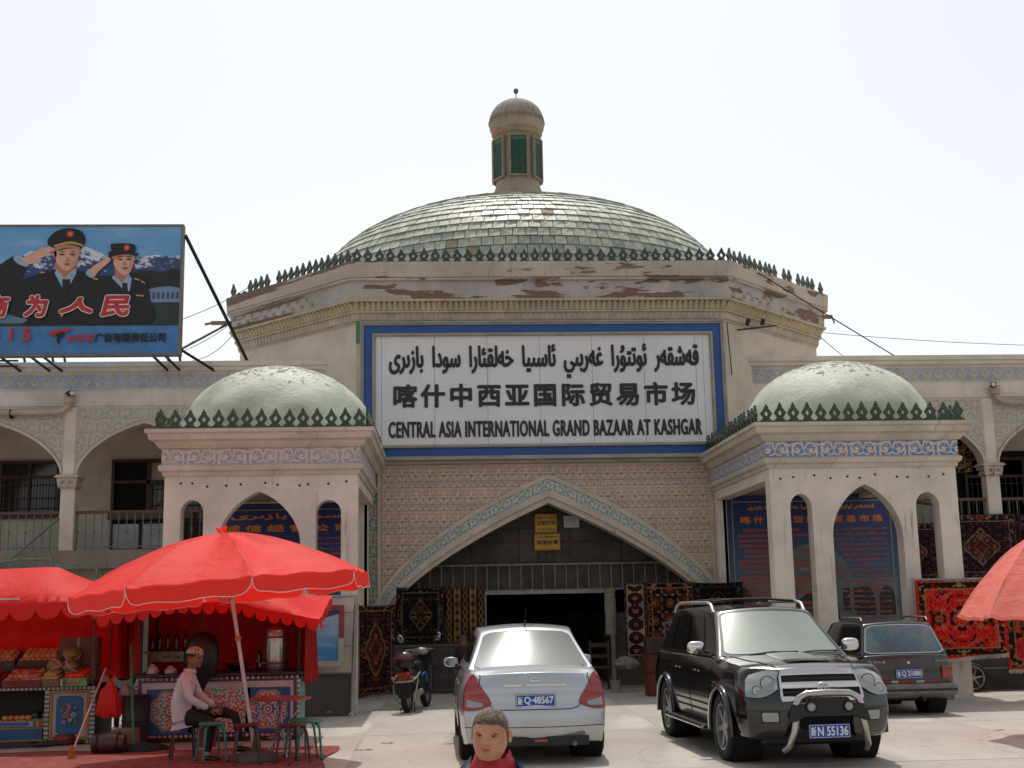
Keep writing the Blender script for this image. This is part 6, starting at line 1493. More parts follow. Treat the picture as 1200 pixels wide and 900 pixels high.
# litter on the paving
for k, (xx, yy_, s, lb) in enumerate(((-.75,16.2,.16,'flattened reddish scrap on the paving left of the silver car'), (-1.0,15.5,.22,'thin dark stick on the paving in front of the notice case'), (7.0,15.9,.1,'small scrap of paper on the paving right of the black car'))):
    mb = MB(); mb.grid(lambda a, b: (s*(a-.5)+.02*sin(b*5), .04*(b-.5), .009+.006*sin(a*9)), 8, 3); o = mb.build('litter', simple('litter_%d' % k, ('7a3a34','3a2c28','6e645c')[k], .8)); o.location = (xx, yy_, 0); tag(o, lb, 'litter')
# ================================================================== vehicles (local axes: +Y is the nose, X across, Z up)
def evald(mb, mats, mods, smooth=40):
    me = mb.mesh('tmp', mats); o = bpy.data.objects.new('tmp', me); COL.objects.link(o); extra = []
    for kind, kw in mods:
        m = o.modifiers.new(kind, kind)
        for k, v in kw.items():
            if k == 'cutter':
                co = bpy.data.objects.new('tmpc', v); COL.objects.link(co); extra.append(co); m.object = co
            else: setattr(m, k, v)
    dg = bpy.context.evaluated_depsgraph_get(); dg.update(); r = bpy.data.meshes.new_from_object(o.evaluated_get(dg))
    for q_ in [o]+extra: COL.objects.unlink(q_); bpy.data.objects.remove(q_)
    r.polygons.foreach_set('use_smooth', [True]*len(r.polygons)); r.set_sharp_from_angle(angle=radians(smooth)); return r
def boxmap(fn, ns, nt_, nv):
    """closed surface of the cube s,t in -1..1, v in 0..1 pushed through fn"""
    mb = MB(); idx = {}
    def vid(i, j, k):
        if (i,j,k) not in idx: idx[(i,j,k)] = len(mb.v); mb.v.append(tuple(fn(-1+2*i/ns, -1+2*j/nt_, k/nv)))
        return idx[(i,j,k)]
    def q(a, b, c, d): mb.f.append((a,b,c,d)); mb.m.append(0)
    for i in range(ns):
        for j in range(nt_):
            q(vid(i,j,0),vid(i+1,j,0),vid(i+1,j+1,0),vid(i,j+1,0)); q(vid(i,j,nv),vid(i,j+1,nv),vid(i+1,j+1,nv),vid(i+1,j,nv))
    for i in range(ns):
        for k in range(nv):
            q(vid(i,0,k),vid(i,0,k+1),vid(i+1,0,k+1),vid(i+1,0,k)); q(vid(i,nt_,k),vid(i+1,nt_,k),vid(i+1,nt_,k+1),vid(i,nt_,k+1))
    for j in range(nt_):
        for k in range(nv):
            q(vid(0,j,k),vid(0,j+1,k),vid(0,j+1,k+1),vid(0,j,k+1)); q(vid(ns,j,k),vid(ns,j,k+1),vid(ns,j+1,k+1),vid(ns,j+1,k))
    return mb
def patch(mb, P, a0, a1, b0, b1, off=.004, nu=10, nv=6, rnd=.0, m=0, th=0):
    """piece of a surface P(a,b) lifted by off along its normal"""
    if rnd: nv *= 3
    def fn(u, v):
        b = b0+(b1-b0)*v; sh = 0
        if rnd: q = max(0, 1-min(v, 1-v)/rnd); sh = rnd*.6*(1-sqrt(max(0, 1-q*q)))
        a = a0+(a1-a0)*(sh+(1-2*sh)*u); e = 1e-3
        p = Vector(P(a, b)); du = Vector(P(a+e, b))-Vector(P(a-e, b)); dv = Vector(P(a, b+e))-Vector(P(a, b-e)); n = du.cross(dv).normalized(); return p+n*off
    mb.grid(fn, nu, nv, m); return mb
def lerp(a, b, t): return a+(b-a)*t
def curve(pts):
    def f(x):
        if x <= pts[0][0]: return pts[0][1]
        for (a, fa), (b, fb) in zip(pts[:-1], pts[1:]):
            if x <= b: t = (x-a)/(b-a); t = t*t*(3-2*t); return fa+(fb-fa)*t
        return pts[-1][1]
    return f
def paint(name, col, rough=.28, metal=.0, dirt='6a6258', da=.25):
    q = Mat(name, rough, metal, coat=.8); x, y, z = q.xyz(); k = q.mix(q.smooth(q.noise(3, detail=7, rough=.7), .45, .8)*da, col, dirt); k = q.mix(q.smooth(z, .42, .18)*.3*q.noise(6, detail=5), k, dirt); q.base(k)
    q.b.inputs['Coat Roughness'].default_value = .08; return q.m
RUB = simple('tyre_rubber', '1c1b1a', .85, var=.4, scale=12); TRIM = simple('black_trim_plastic', '121213', .5, var=.3, bump=.1); CHRM = simple('bright_chrome', 'd5d5d5', .12, 1.0, bump=0, var=.1); ALLOY = simple('alloy_wheel', 'a9aaab', .3, .7)
UNDER = simple('underbody', '0c0c0c', .9); PLATEB = flat('plate_blue', '14409a', .35, .05); PLATEW = flat('plate_white', 'd5dade', .4, .03)
LENSR = Mat('red_lens', .12, coat=1).base('8e0f0d').m; LENSC = Mat('clear_lens', .08, coat=1, spec=.8).base('868c8c').m; LENSO = Mat('orange_lens', .15, coat=1).base('b5551a').m
def car_glass(name, col, rough, spec=.5, coat=0): 
    q = Mat(name, rough, spec=spec, coat=coat); q.base(q.mix(q.noise(2, detail=2), col, tuple(v*.7 for v in lin(col)[:3]))); q.bump(q.noise(2, detail=1), .03, .02); return q.m
def wheel(t, x, y, r, wd, side, spokes=7, rimr=.64, name='wheel'):
    mb = MB(); a = wd/2
    mb.lathe([(r*.66,-a*.8),(r*.70,-a*.95),(r*.9,-a),(r*.97,-a*.85),(r,-a*.6),(r,a*.6),(r*.97,a*.85),(r*.9,a),(r*.70,a*.95),(r*.66,a*.8)], (x,y,r), 40, axis='x')
    for k in range(56):
        an = 2*pi*k/56
        for s in (-1, 1): mb.cyl((x+s*a*.15,y+r*1.0*cos(an),r+r*1.0*sin(an)),(x+s*a*.8,y+r*1.004*cos(an+.03),r+r*1.004*sin(an+.03)),.006,n=3,cap=False)
    w = mb.build(name, RUB, t, 50)
    mb = MB(); o = side
    mb.lathe([(r*.60,-a*.7),(r*.64,o*a*.9),(r*.69,o*a*.9),(r*.69,o*a*.75)], (x,y,r), 40, axis='x'); mb.lathe([(r*.66,-o*a*.3),(0,-o*a*.3)], (x,y,r), 30, axis='x', m=1)
    mb.lathe([(0,o*a*.72),(r*.10,o*a*.72),(r*.14,o*a*.6),(r*.15,o*a*.3)], (x,y,r), 16, axis='x')
    for k in range(spokes):
        an = 2*pi*k/spokes+.2; c_, s_ = cos(an), sin(an); px, pz = -s_, c_
        for w0, w1, r0, r1 in ((.035,.022,r*.1,r*.62),):
            vs = []
            for rr, ww in ((r0, w0), (r1, w1)):
                for q_ in (-1, 1):
                    for dd in (0, -o*.03): vs.append((x+o*a*(.62 if rr == r0 else .72)+dd, y+rr*c_+q_*ww*px, r+rr*s_+q_*ww*pz))
            mb.add(vs, [(0,2,6,4),(1,5,7,3),(0,4,5,1),(2,3,7,6)])
    mb.build('rim', [ALLOY, UNDER], w, 40)
def plate(t, txt1, txt2, cx, y, cz, w, h, facing=-1, tilt=0):
    """blue number plate; facing -1: seen looking along +Y, +1: seen looking along -Y"""
    mb = MB(); mb.bbox(-w/2,w/2,-.004,.004,-h/2,h/2,.003)
    p = mb.build('number_plate', PLATEB, t); mb = MB(); frame_pts(mb, -w/2+.006, w/2-.006, -h/2+.006, h/2-.006, .004, -.006, -.004); mb.build('plate_rim', PLATEW, p)
    text_mesh('lettering', txt1, -w/2+.02, -w/2+.02+w*.13, -h*.33, h*.33, -.0065, PLATEW, p, .002, .001)
    text_mesh('lettering', txt2, -w/2+.035+w*.13, w/2-.022, -h*.34, h*.34, -.0065, PLATEW, p, .003, .001)
    p.location = (cx, y, cz); p.rotation_euler = (tilt, 0, pi if facing > 0 else 0); return p
def cyl_cut(wheels, r, W):
    mb = MB()
    for (y, z) in wheels:
        for s in (-1, 1): mb.cyl((s*W*.30, y, z), (s*W*.7, y, z), r, n=40)
    return mb.mesh('cut', UNDER)
def liners(t, wheels, r, W):
    mb = MB()
    for (y, z) in wheels:
        for s in (-1, 1):
            mb = MB(); mb.lathe([(r-.004, 0), (r-.004, -s*W*.19), (0, -s*W*.19)], (s*(W/2-.05), y, z), 30, axis='x'); mb.build('wheel_well', UNDER, t)
def body_fn(L, W, zb, ztop, wf, bowf, bowr, side, endz=None, crown=.03):
    def fn(s, t, v):
        e = abs(s)**8; bow = (bowf if s > 0 else bowr)
        zt = ztop(s); z = zb(s)+v*(zt-zb(s))
        y = s*L/2 - (1 if s > 0 else -1)*bow*(t*t)*e
        if endz: y += (1 if s > 0 else -1)*endz(s, v)*e
        x = t*W/2*wf(s)*side(v)
        z += crown*(1-t*t)*v*v*v
        return (x, y, z)
    return fn
def gh_fn(yb0, yb1, yt0, yt1, zb, zt, wb, wt, bow=.05, crown=.05, wt0=None):
    def fn(s, t, v):
        y0, y1 = lerp(yb0, yt0, v), lerp(yb1, yt1, v)
        y = lerp(y0, y1, (s+1)/2) - (1 if s > 0 else -1)*bow*t*t*abs(s)**6
        vv = v**.9; w = lerp(wb, wt, vv)*(1-.07*max(0, -s)**3*v-.06*max(0, s)**3*v)
        z = lerp(zb, zt, v)+crown*v*v*(1-t*t)-.035*v*(s**2)
        return (t*w, y, z)
    return fn
def seam(mb, P, pts, off=.003, r=.004):
    out = []
    for a, b in pts:
        e = 1e-3; p = Vector(P(a, b)); n = (Vector(P(a+e, b))-Vector(P(a-e, b))).cross(Vector(P(a, b+e))-Vector(P(a, b-e))).normalized(); out.append(p+n*off)
    mb.tube(out, r, 4)
def mirror_pod(t, x, y, z, s, mat, d=1, arm=TRIM, sc=1):
    """wing mirror; d=+1 housing shell faces the nose"""
    mb = MB(); 
    def fn(u, v):
        a = 2*pi*u; b = pi*v; X = sin(b)*cos(a); Z = sin(b)*sin(a); Y = cos(b)
        sx = (abs(X)**.7)*(1 if X > 0 else -1); sz = (abs(Z)**.7)*(1 if Z > 0 else -1)
        return (x+s*.09*sc+sx*.095*sc, y+d*(Y*.05 if Y > 0 else Y*.015)*sc, z+.035+sz*.065*sc)
    mb.grid(fn, 18, 10, flip=(d > 0)); h = mb.build('wing_mirror', mat, t, 60)
    mb = MB(); mb.ext([(x+s*.09*sc+.075*sc*cos(a)*1.0, z+.035+.05*sc*sin(a)) for a in [i*pi/8 for i in range(16)]], y-d*.017*sc-.002, y-d*.017*sc+.002); mb.build('mirror_glass', simple('mirror_glass', '9fb0c0', .05, 1.0, bump=0), h)
    mb = MB(); mb.cyl((x-s*.05,y,z-.03),(x+s*.03,y,z),.02,n=8); mb.build('arm', arm, h)
# ------------------------------------------------------------------ silver saloon, seen from behind
def sedan():
    t = thing('parked_car', 'silver saloon car parked nose to the gateway, sun glaring on its rear window', 'car'); L, W = 4.25, 1.69
    SIL = paint('silver_paint', 'b4b8bd', .3, .55, da=.15); r = .31
    ztop = curve([(-1, .97), (-.86, 1.02), (-.7,1.03), (-.3,.98), (.3,.95), (.62,.93), (.9,.78), (1,.66)])
    zb = lambda s: .19+.05*abs(s)**6
    side = curve([(0,.95),(.2,.985),(.5,1.0),(.72,.985),(.88,.94),(1,.86)])
    wf = curve([(-1,.93),(-.75,.985),(-.4,1),(.5,1),(.8,.96),(1,.84)])
    endz = lambda s, v: (-.0 if s < 0 else 0)+(.05*sin(pi*min(1, v*1.6)) if s < 0 else .05*sin(pi*v)) - (.05*max(0, (v-.8)/.2) if s < 0 else .25*v*v)
    B = body_fn(L, W, zb, ztop, wf, .26, .17, side, endz, .035); bm = boxmap(B, 48, 22, 14)
    wy = [(1.28, r), (-1.28, r)]
    me = evald(bm, SIL, [('BEVEL', dict(width=.035, segments=3, limit_method='ANGLE', angle_limit=radians(45))), ('BOOLEAN', dict(operation='DIFFERENCE', solver='EXACT', cutter=cyl_cut(wy, r+.045, W)))])
    link('body', me, t); liners(t, wy, r+.045, W)
    G = gh_fn(-1.72, 1.42, -.86, .42, .96, 1.47, .76, .575, .06, .045)
    link('cabin', evald(boxmap(G, 30, 14, 10), SIL, [('BEVEL', dict(width=.05, segments=3, limit_method='ANGLE', angle_limit=radians(30)))]), t)
    gl = car_glass('sedan_rear_glass', '4c544a', .15, .55); gd = car_glass('sedan_side_glass', '1c201f', .1, .6)
    rear = lambda a, b: G(-1, a, b); front = lambda a, b: G(1, -a, b); left = lambda a, b: G(-a, -1, b); right = lambda a, b: G(a, 1, b)
    mb = MB(); patch(mb, rear, -.93, .93, .10, .93, .010, 16, 8, .12); mb.build('window_seal', TRIM, t, 60)
    mb = MB(); patch(mb, rear, -.90, .90, .13, .90, .014, 16, 8, .12); mb.build('rear_window', gl, t, 60)
    mb = MB(); patch(mb, front, -.9, .9, .12, .92, .006, 16, 8, .1); mb.build('windscreen', gd, t, 60)
    for P, sg in ((left, -1), (right, 1)):
        for a0, a1 in ((-.72,-.06),(-.02,.55)) if sg > 0 else ((-.55,.02),(.06,.72)):
            mb = MB(); patch(mb, P, a0, a1, .2, .84, .006, 8, 5, .1); mb.build('side_window', gd, t, 60)
    RR = lambda a, b: B(-1, a, b)          # rear face, a from left to right, b up
    zz = lambda z: (z-.24)/(.97-.24)
    # boot lid outline (groove), chrome strip, emblem
    mb = MB(); pts = [(-.90,zz(.975)),(-.86,zz(.93)),(-.80,zz(.83)),(-.72,zz(.70)),(-.60,zz(.62)),(-.50,zz(.60)),(.50,zz(.60)),(.60,zz(.62)),(.72,zz(.70)),(.80,zz(.83)),(.86,zz(.93)),(.90,zz(.975))]
    fine = []; 
    for (a, b), (c_, d) in zip(pts[:-1], pts[1:]):
        for k in range(6): fine.append((lerp(a, c_, k/6), lerp(b, d, k/6)))
    seam(mb, RR, fine+[pts[-1]], .001, .006); mb.build('panel_gap', UNDER, t)
    mb = MB(); seam(mb, RR, [(-1+2*k/30, zz(.415)) for k in range(31)], .0, .005); mb.build('bumper_line', UNDER, t)
    mb = MB(); seam(mb, RR, [(-.46+.92*k/16, zz(.845)) for k in range(17)], .012, .017); mb.build('chrome_strip', CHRM, t, 60)
    mb = MB(); yb = B(-1,0,zz(.915))[1]; mb.tube([(.045*cos(a),yb-.012,.915+.03*sin(a)) for a in [k*pi/8 for k in range(16)]], .006, 5, closed=True); mb.box(-.055,.055,yb-.02,yb-.005,.907,.923); mb.build('badge', CHRM, t)
    # tail lamps: red with a pale middle, wrapping the corner
    for s in (-1, 1):
        def LP(a, b, s=s):      # a 0 inner..1 outer, follow the rear face then round to the flank
            zlo, zhi = .56, lerp(.84, 1.0, a)
            z = lerp(lerp(.66-.10*a, .60, a), lerp(.68, 1.00, a**.8), b); w_ = lerp(.62, 1.0, a)
            p = Vector(B(-1, s*min(w_,1), zz(z))); 
            return p
        mb = MB(); mb.grid(lambda u, v: Vector(LP(u, v))+Vector((s*.006, -.013, 0)), 12, 8, flip=(s > 0)); 
        for j in range(8):
            pass
        l = mb.build('tail_lamp', LENSR, t, 60)
        mb = MB(); mb.grid(lambda u, v: Vector(LP(.30+.60*u, .10+.22*v))+Vector((s*.007, -.018, 0)), 8, 3, flip=(s > 0)); mb.build('reversing_lens', LENSC, l, 60)
        SD = (lambda a, b: B(a, 1, b)) if s > 0 else (lambda a, b: B(-a, -1, b))
        mb = MB(); patch(mb, SD, *((-1.0,-.93) if s > 0 else (.93,1.0)), zz(.60), zz(.97), .008, 5, 6); mb.build('lamp_side', LENSR, l, 60)
    mb = MB(); yb = B(-1,0,zz(.28))[1]; mb.box(-.58,.58,yb-.006,yb+.05,.215,.315); mb.build('diffuser', TRIM, t); mb = MB(); mb.box(-.02,.12,yb-.012,yb,.255,.285); mb.build('fog_lamp', LENSR, t)
    mb = MB(); mb.cyl((.42,yb+.1,.24),(.42,yb-.03,.235),.028,n=12); mb.build('exhaust', simple('exhaust_steel', '6c6862', .4, .8), t)
    plate(t, '新', 'Q·48567', -.0, B(-1,0,zz(.70))[1]-.012, .70, .44, .135)
    mb = MB(); mb.box(-.5,.5,-.5,-.48,0,0) if False else None
    for s in (-1, 1):
        for yy_, _ in wy: wheel(t, s*(W/2-.115), yy_, r, .20, s, 7)
        mirror_pod(t, s*.80, .62, .98, s, SIL, 1)
    mb = MB(); mb.cyl((0,-.72,1.50),(0,-.80,1.56),.012,.008,n=6); mb.cyl((0,-.80,1.56),(.01,-.86,1.70),.004,n=5); mb.build('aerial', TRIM, t)
    for s in (-1, 1):
        P = (lambda a, b: B(a, 1, b)) if s > 0 else (lambda a, b: B(-a, -1, b))
        for q0 in (-.50, -.02, .46):
            mb = MB(); seam(mb, P, [((q0 if s > 0 else -q0), k/10*.88+.08) for k in range(11)], .001, .004); mb.build('door_gap', UNDER, t)
        for q0 in (-.38, .1):
            mb = MB(); seam(mb, P, [((q0+.04*k if s > 0 else -q0-.04*k), .80) for k in range(3)], .012, .012); mb.build('door_handle', SIL, t)
        mb = MB(); seam(mb, P, [(-.62+1.24*k/16 if s > 0 else .62-1.24*k/16, .42) for k in range(17)], .004, .016); mb.build('side_moulding', SIL, t)
    mb = MB(); mb.box(-.7,.7,-1.9,1.9,.2,.4); mb.build('underbody', UNDER, t)
    t.location = (.93, 15.78, 0); t.rotation_euler = (0,0,radians(.6)); t.scale = (.975, 1, .965); return t
sedan()
# ------------------------------------------------------------------ black SUV, nose towards us
def suv():
    t = thing('parked_car', 'black off-road car with chrome grille, bull bar and roof rails, facing the camera', 'car'); L, W = 4.5, 1.72
    BL = paint('black_paint', '040405', .16, .0, '1c1916', .06); r = .365
    ztop = curve([(-1,1.08),(-.5,1.10),(.25,1.10),(.45,1.09),(.75,1.05),(.9,1.02),(1,.97)])
    zb = lambda s: .30+.0*s
    side = curve([(0,.93),(.15,.975),(.4,1),(.7,.995),(.88,.96),(1,.88)])
    wf = curve([(-1,.93),(-.8,.985),(-.3,1),(.6,1),(.85,.975),(1,.90)])
    endz = lambda s, v: (.07*sin(pi*min(1, v*1.25))-.10*max(0, v-.75)/.25 if s > 0 else .05*sin(pi*v))
    B = body_fn(L, W, zb, ztop, wf, .22, .10, side, endz, .045); wy = [(1.33, r), (-1.33, r)]
    me = evald(boxmap(B, 48, 22, 14), BL, [('BEVEL', dict(width=.045, segments=3, limit_method='ANGLE', angle_limit=radians(45))), ('BOOLEAN', dict(operation='DIFFERENCE', solver='EXACT', cutter=cyl_cut(wy, r+.055, W)))])
    link('body', me, t); liners(t, wy, r+.055, W)
    G = gh_fn(-2.1, 1.12, -1.85, .38, 1.07, 1.64, .785, .615, .08, .045)
    link('cabin', evald(boxmap(G, 34, 14, 10), BL, [('BEVEL', dict(width=.05, segments=3, limit_method='ANGLE', angle_limit=radians(30)))]), t)
    F = lambda a, b: G(1, -a, b)
    mb = MB(); patch(mb, F, -.95, .95, .05, .96, .006, 18, 8, .08); mb.build('window_seal', TRIM, t, 60)
    mb = MB(); patch(mb, F, -.90, .90, .10, .92, .010, 18, 8, .10); mb.build('windscreen', car_glass('suv_windscreen', '7f8c7e', .27, 1.0, .3), t, 60)  # pale green base carries part of the sky glare
    gd = car_glass('suv_side_glass', '101212', .08, .6)
    for s in (-1, 1):
        P = (lambda a, b: G(a, 1, b)) if s > 0 else (lambda a, b: G(-a, -1, b))
        for a0, a1 in ((-.90,-.48),(-.44,.06),(.10,.60)):
            if s < 0: a0, a1 = -a1, -a0
            mb = MB(); patch(mb, P, a0, a1, .12, .86, .006, 8, 5, .1); mb.build('side_window', gd, t, 60)
        mb = MB(); seam(mb, P, [(s*(-.95+1.85*k/20), .05) for k in range(21)], .01, .011); mb.build('chrome_strip', CHRM, t, 60)
        Q = (lambda a, b: B(a, 1, b)) if s > 0 else (lambda a, b: B(-a, -1, b))
        for q0 in (-.42, .0, .42):
            mb = MB(); seam(mb, Q, [(s*q0, k/10*.86+.08) for k in range(11)], .001, .005); mb.build('door_gap', UNDER, t)
        for q0 in (-.36, .06):
            mb = MB(); seam(mb, Q, [(s*(q0+.025*k), .78) for k in range(4)], .022, .014); mb.build('door_handle', CHRM, t, 60)
        for b_ in (.24, .34, .44):
            mb = MB(); seam(mb, Q, [(s*(-.36+.74*k/12), b_) for k in range(13)], .004, .012 if b_ < .4 else .007); mb.build('side_moulding', TRIM, t, 60)
        mb = MB(); seam(mb, Q, [(s*(.50+.012*k), .68) for k in range(3)], .01, .013); mb.build('side_indicator', LENSO, t)
        mb = MB(); seam(mb, Q, [(s*(.44+.012*k), .62) for k in range(3)], .003, .008); mb.build('badge', CHRM, t)
        # arch flares, running board
        for yy_, zc in wy:
            mb = MB(); pts = [(s*(W/2-.003), yy_+(r+.07)*cos(a), zc+(r+.07)*sin(a)) for a in [-.15+i*(pi+.3)/18 for i in range(19)]]; mb.tube(pts, .034, 7); mb.build('wheel_arch', BL, t, 60)
            mb = MB(); mb.tube([(p[0]+s*.028, yy_+(p[1]-yy_)*.965, zc+(p[2]-zc)*.965) for p in pts], .008, 5); mb.build('arch_trim', CHRM, t, 60)
        mb = MB(); mb.bbox(s*(W/2+.02)-.09, s*(W/2+.02)+.07, -.85,.86,.30,.345,.012); b_ = mb.build('running_board', TRIM, t); mb = MB(); mb.cyl((s*(W/2+.095),-.88,.325),(s*(W/2+.095),.88,.325),.022,n=8); mb.build('chrome_edge', CHRM, b_, 60)
        mirror_pod(t, s*.83, .68, 1.17, s, CHRM, 1, sc=1.15)
        for yy_, _ in wy: wheel(t, s*(W/2-.12), yy_, r, .235, s, 6)
        # roof rail
        mb = MB(); x_ = s*.57; pts = [(x_,.18,1.60),(x_,.08,1.69),(x_,-.1,1.715),(x_,-1.5,1.71),(x_,-1.68,1.68),(x_,-1.78,1.60)]; mb.tube(pts, .022, 7); mb.build('roof_rail', simple('rail_silver', 'b9bab8', .3, .6), t, 60)
    for yy_ in (-.15, -1.2): mb = MB(); mb.tube([(-.57,yy_,1.72),(-.2,yy_,1.75),(.2,yy_,1.75),(.57,yy_,1.72)], .016, 6); mb.build('roof_bar', TRIM, t, 60)
    # bonnet bulge and wipers
    TOP = lambda a, b: B(b, a, 1)
    mb = MB(); mb.grid(lambda u, v: Vector(B(lerp(.48,.86,v), lerp(-.34,.34,u), 1))+Vector((0,0,.004+.03*sin(pi*u)**.5*sin(pi*min(1, v*1.3)/1.3*1.0)**.4*(1-v*.5))), 16, 10); mb.build('bonnet_bulge', BL, t, 60)
    for s in (-1, 1):
        mb = MB(); mb.tube([Vector(B(lerp(.40,.97,k/12), s*lerp(.86,.60,k/12), 1))+Vector((0,0,.002)) for k in range(13)], .005, 4); mb.build('bonnet_gap', UNDER, t)
    for x0 in (-.05, .45):
        mb = MB(); pts = [Vector(G(1, (x0-.02)/.785, .06))+Vector((0,.03,.02)), Vector(G(1, (x0-.30)/.785, .11))+Vector((0,.03,.02)), Vector(G(1, (x0-.62)/.785, .10))+Vector((0,.03,.025))]; mb.tube(pts, .009, 5); mb.build('wiper', TRIM, t)
    # front face
    FR = lambda a, b: B(1, -a, b); zf = lambda z: (z-.30)/(.97-.30)
    mb = MB(); patch(mb, FR, -.56, .56, zf(.70), zf(.95), .010, 16, 4); mb.build('grille_opening', UNDER, t, 60)
    def fbar(zc, h, a=.56, off=.02, m=None, name='grille_bar'):
        mb = MB(); 
        for (o_, z0, z1) in ((off, zc-h/2, zc+h/2),): patch(mb, FR, -a, a, zf(z0), zf(z1), o_, 18, 3)
        seam(mb, FR, [(-a+2*a*k/18, zf(zc+h/2)) for k in range(19)], off-.008, .009); seam(mb, FR, [(-a+2*a*k/18, zf(zc-h/2)) for k in range(19)], off-.008, .009); mb.build(name, m or CHRM, t, 60)
    fbar(.945, .045); fbar(.825, .045, off=.026); fbar(.705, .035)
    for k in range(2):
        for z0 in (.885, .765): fbar(z0, .008, .54, .012, TRIM, 'grille_slat') if k == 0 else None
    for s in (-1, 1):
        mb = MB(); seam(mb, FR, [(s*.56+s*.0*k, zf(.70+.25*k/5)) for k in range(6)], .01, .02); mb.build('grille_surround', CHRM, t, 60)
    yb = B(1, 0, zf(.83))[1]
    mb = MB(); mb.tube([(.06*cos(a),yb+.04,.83+.045*sin(a)) for a in [k*pi/10 for k in range(20)]], .009, 6, closed=True); mb.ext([(-.035,.80),(0,.85),(.035,.80),(.02,.80),(0,.825),(-.02,.80)], yb+.03, yb+.048); mb.cyl((0,yb+.02,.83),(0,yb+.032,.83),.055,n=18); mb.build('badge', CHRM, t, 40)
    for s in (-1, 1):
        def HL(a, b, s=s):       # a 0 inner .. 1 outer corner and on round to the wing
            z = lerp(lerp(.80-.10*min(1,a*1.6), .735, a), lerp(.955, 1.0-.05*a*a, a**.7), b); w_ = lerp(.59, 1.0, min(a, 1)); p = Vector(B(1, -s*min(w_, 1)*-1, zf(z))); p.x *= 1.0
            return p
        mb = MB(); mb.grid(lambda u, v: Vector(HL(u, v))+Vector((s*.008, .014+.012*sin(pi*u)*sin(pi*v), 0)), 12, 8, flip=(s < 0)); h = mb.build('headlight', LENSC, t, 60)
        mb = MB()
        for a_, b_, rr in ((.36,.52,.070),(.70,.30,.045)):
            c_ = Vector(HL(a_, b_))+Vector((0,.03,0)); mb.lathe([(rr*1.12,0),(rr*1.12,.012),(rr*.98,.012)], c_, 20, axis='y', m=1); mb.lathe([(rr*.98,.010),(rr*.7,.004),(rr*.35,.010),(0,.018)], c_, 20, axis='y')
        mb.build('lamp_bowl', [simple('lamp_bowl', 'b2b5b5', .18, .6), simple('lamp_ring', '3a3d3e', .3)], h, 60)
        mb = MB(); mb.grid(lambda u, v: Vector(HL(.05+.2*u, .1+.7*v))+Vector((0, .02, 0)), 3, 4, flip=(s < 0)); mb.build('indicator', LENSC, h)
        # lower fog lamps
        P = FR; a0, a1 = (.60,.84) if s > 0 else (-.84,-.60)
        mb = MB(); patch(mb, P, a0, a1, zf(.47), zf(.59), .006, 6, 3, .1); patch(mb, P, a0+.02*1, a1-.02, zf(.485), zf(.575), .012, 6, 3, .1, 1); mb.build('fog_lamp', [TRIM, LENSC], t)
        mb = MB(); patch(mb, P, *((.36,.50) if s > 0 else (-.50,-.36)), zf(.34), zf(.62), .03, 5, 5, .1); mb.build('bumper_guard', BL, t, 60)
    mb = MB(); patch(mb, FR, -.36, .36, zf(.40), zf(.66), .004, 10, 4, .1); mb.build('lower_intake', UNDER, t)
    mb = MB(); mb.bbox(-.60,.60,1.90,2.02,.22,.33,.03); mb.build('skid_plate', TRIM, t)
    mb = MB(); mb.box(-.7,.7,-2.0,2.0,.28,.5); mb.build('underbody', UNDER, t)
    # bull bar
    bar = MB(); y0 = 2.42
    pts = [(-.44,y0-.16,.20),(-.42,y0-.06,.25),(-.38,y0,.40),(-.35,y0,.55)]; bar.tube(pts, .034, 10); bar.tube([(-p[0],p[1],p[2]) for p in pts], .034, 10)
    bar.tube([(-.35,y0,.66),(-.31,y0,.735),(-.23,y0,.775),(0,y0+.02,.785),(.23,y0,.775),(.31,y0,.735),(.35,y0,.66)], .036, 10)
    bb_ = bar.build('bull_bar', simple('scuffed_bar_chrome', 'b5b2ac', .22, .9), t, 60)
    mb = MB(); mb.ext([(-.43,.50),(-.36,.50),(-.27,.55),(.27,.55),(.36,.50),(.43,.50),(.40,.60),(.36,.67),(.24,.68),(.2,.735),(-.2,.735),(-.24,.68),(-.36,.67),(-.40,.60)], y0-.045, y0+.035); mb.build('bar_cover', TRIM, bb_)
    for s in (-1, 1):
        mb = MB(); mb.lathe([(.055,.0),(.06,.03),(.052,.045),(.045,.03)], (s*.20,y0+.02,.645), 20, axis='y'); mb.lathe([(.045,.03),(.02,.042),(0,.044)], (s*.20,y0+.02,.645), 20, axis='y', m=1); mb.build('spot_lamp', [TRIM, LENSC], bb_, 40)
    plate(t, '新', 'N 55136', .0, y0-.02, .395, .44, .14, 1)
    t.location = (3.72, 15.02, 0); t.rotation_euler = (0,0,pi+radians(3.0)); t.scale = (.975,.975,.975); return t
suv()
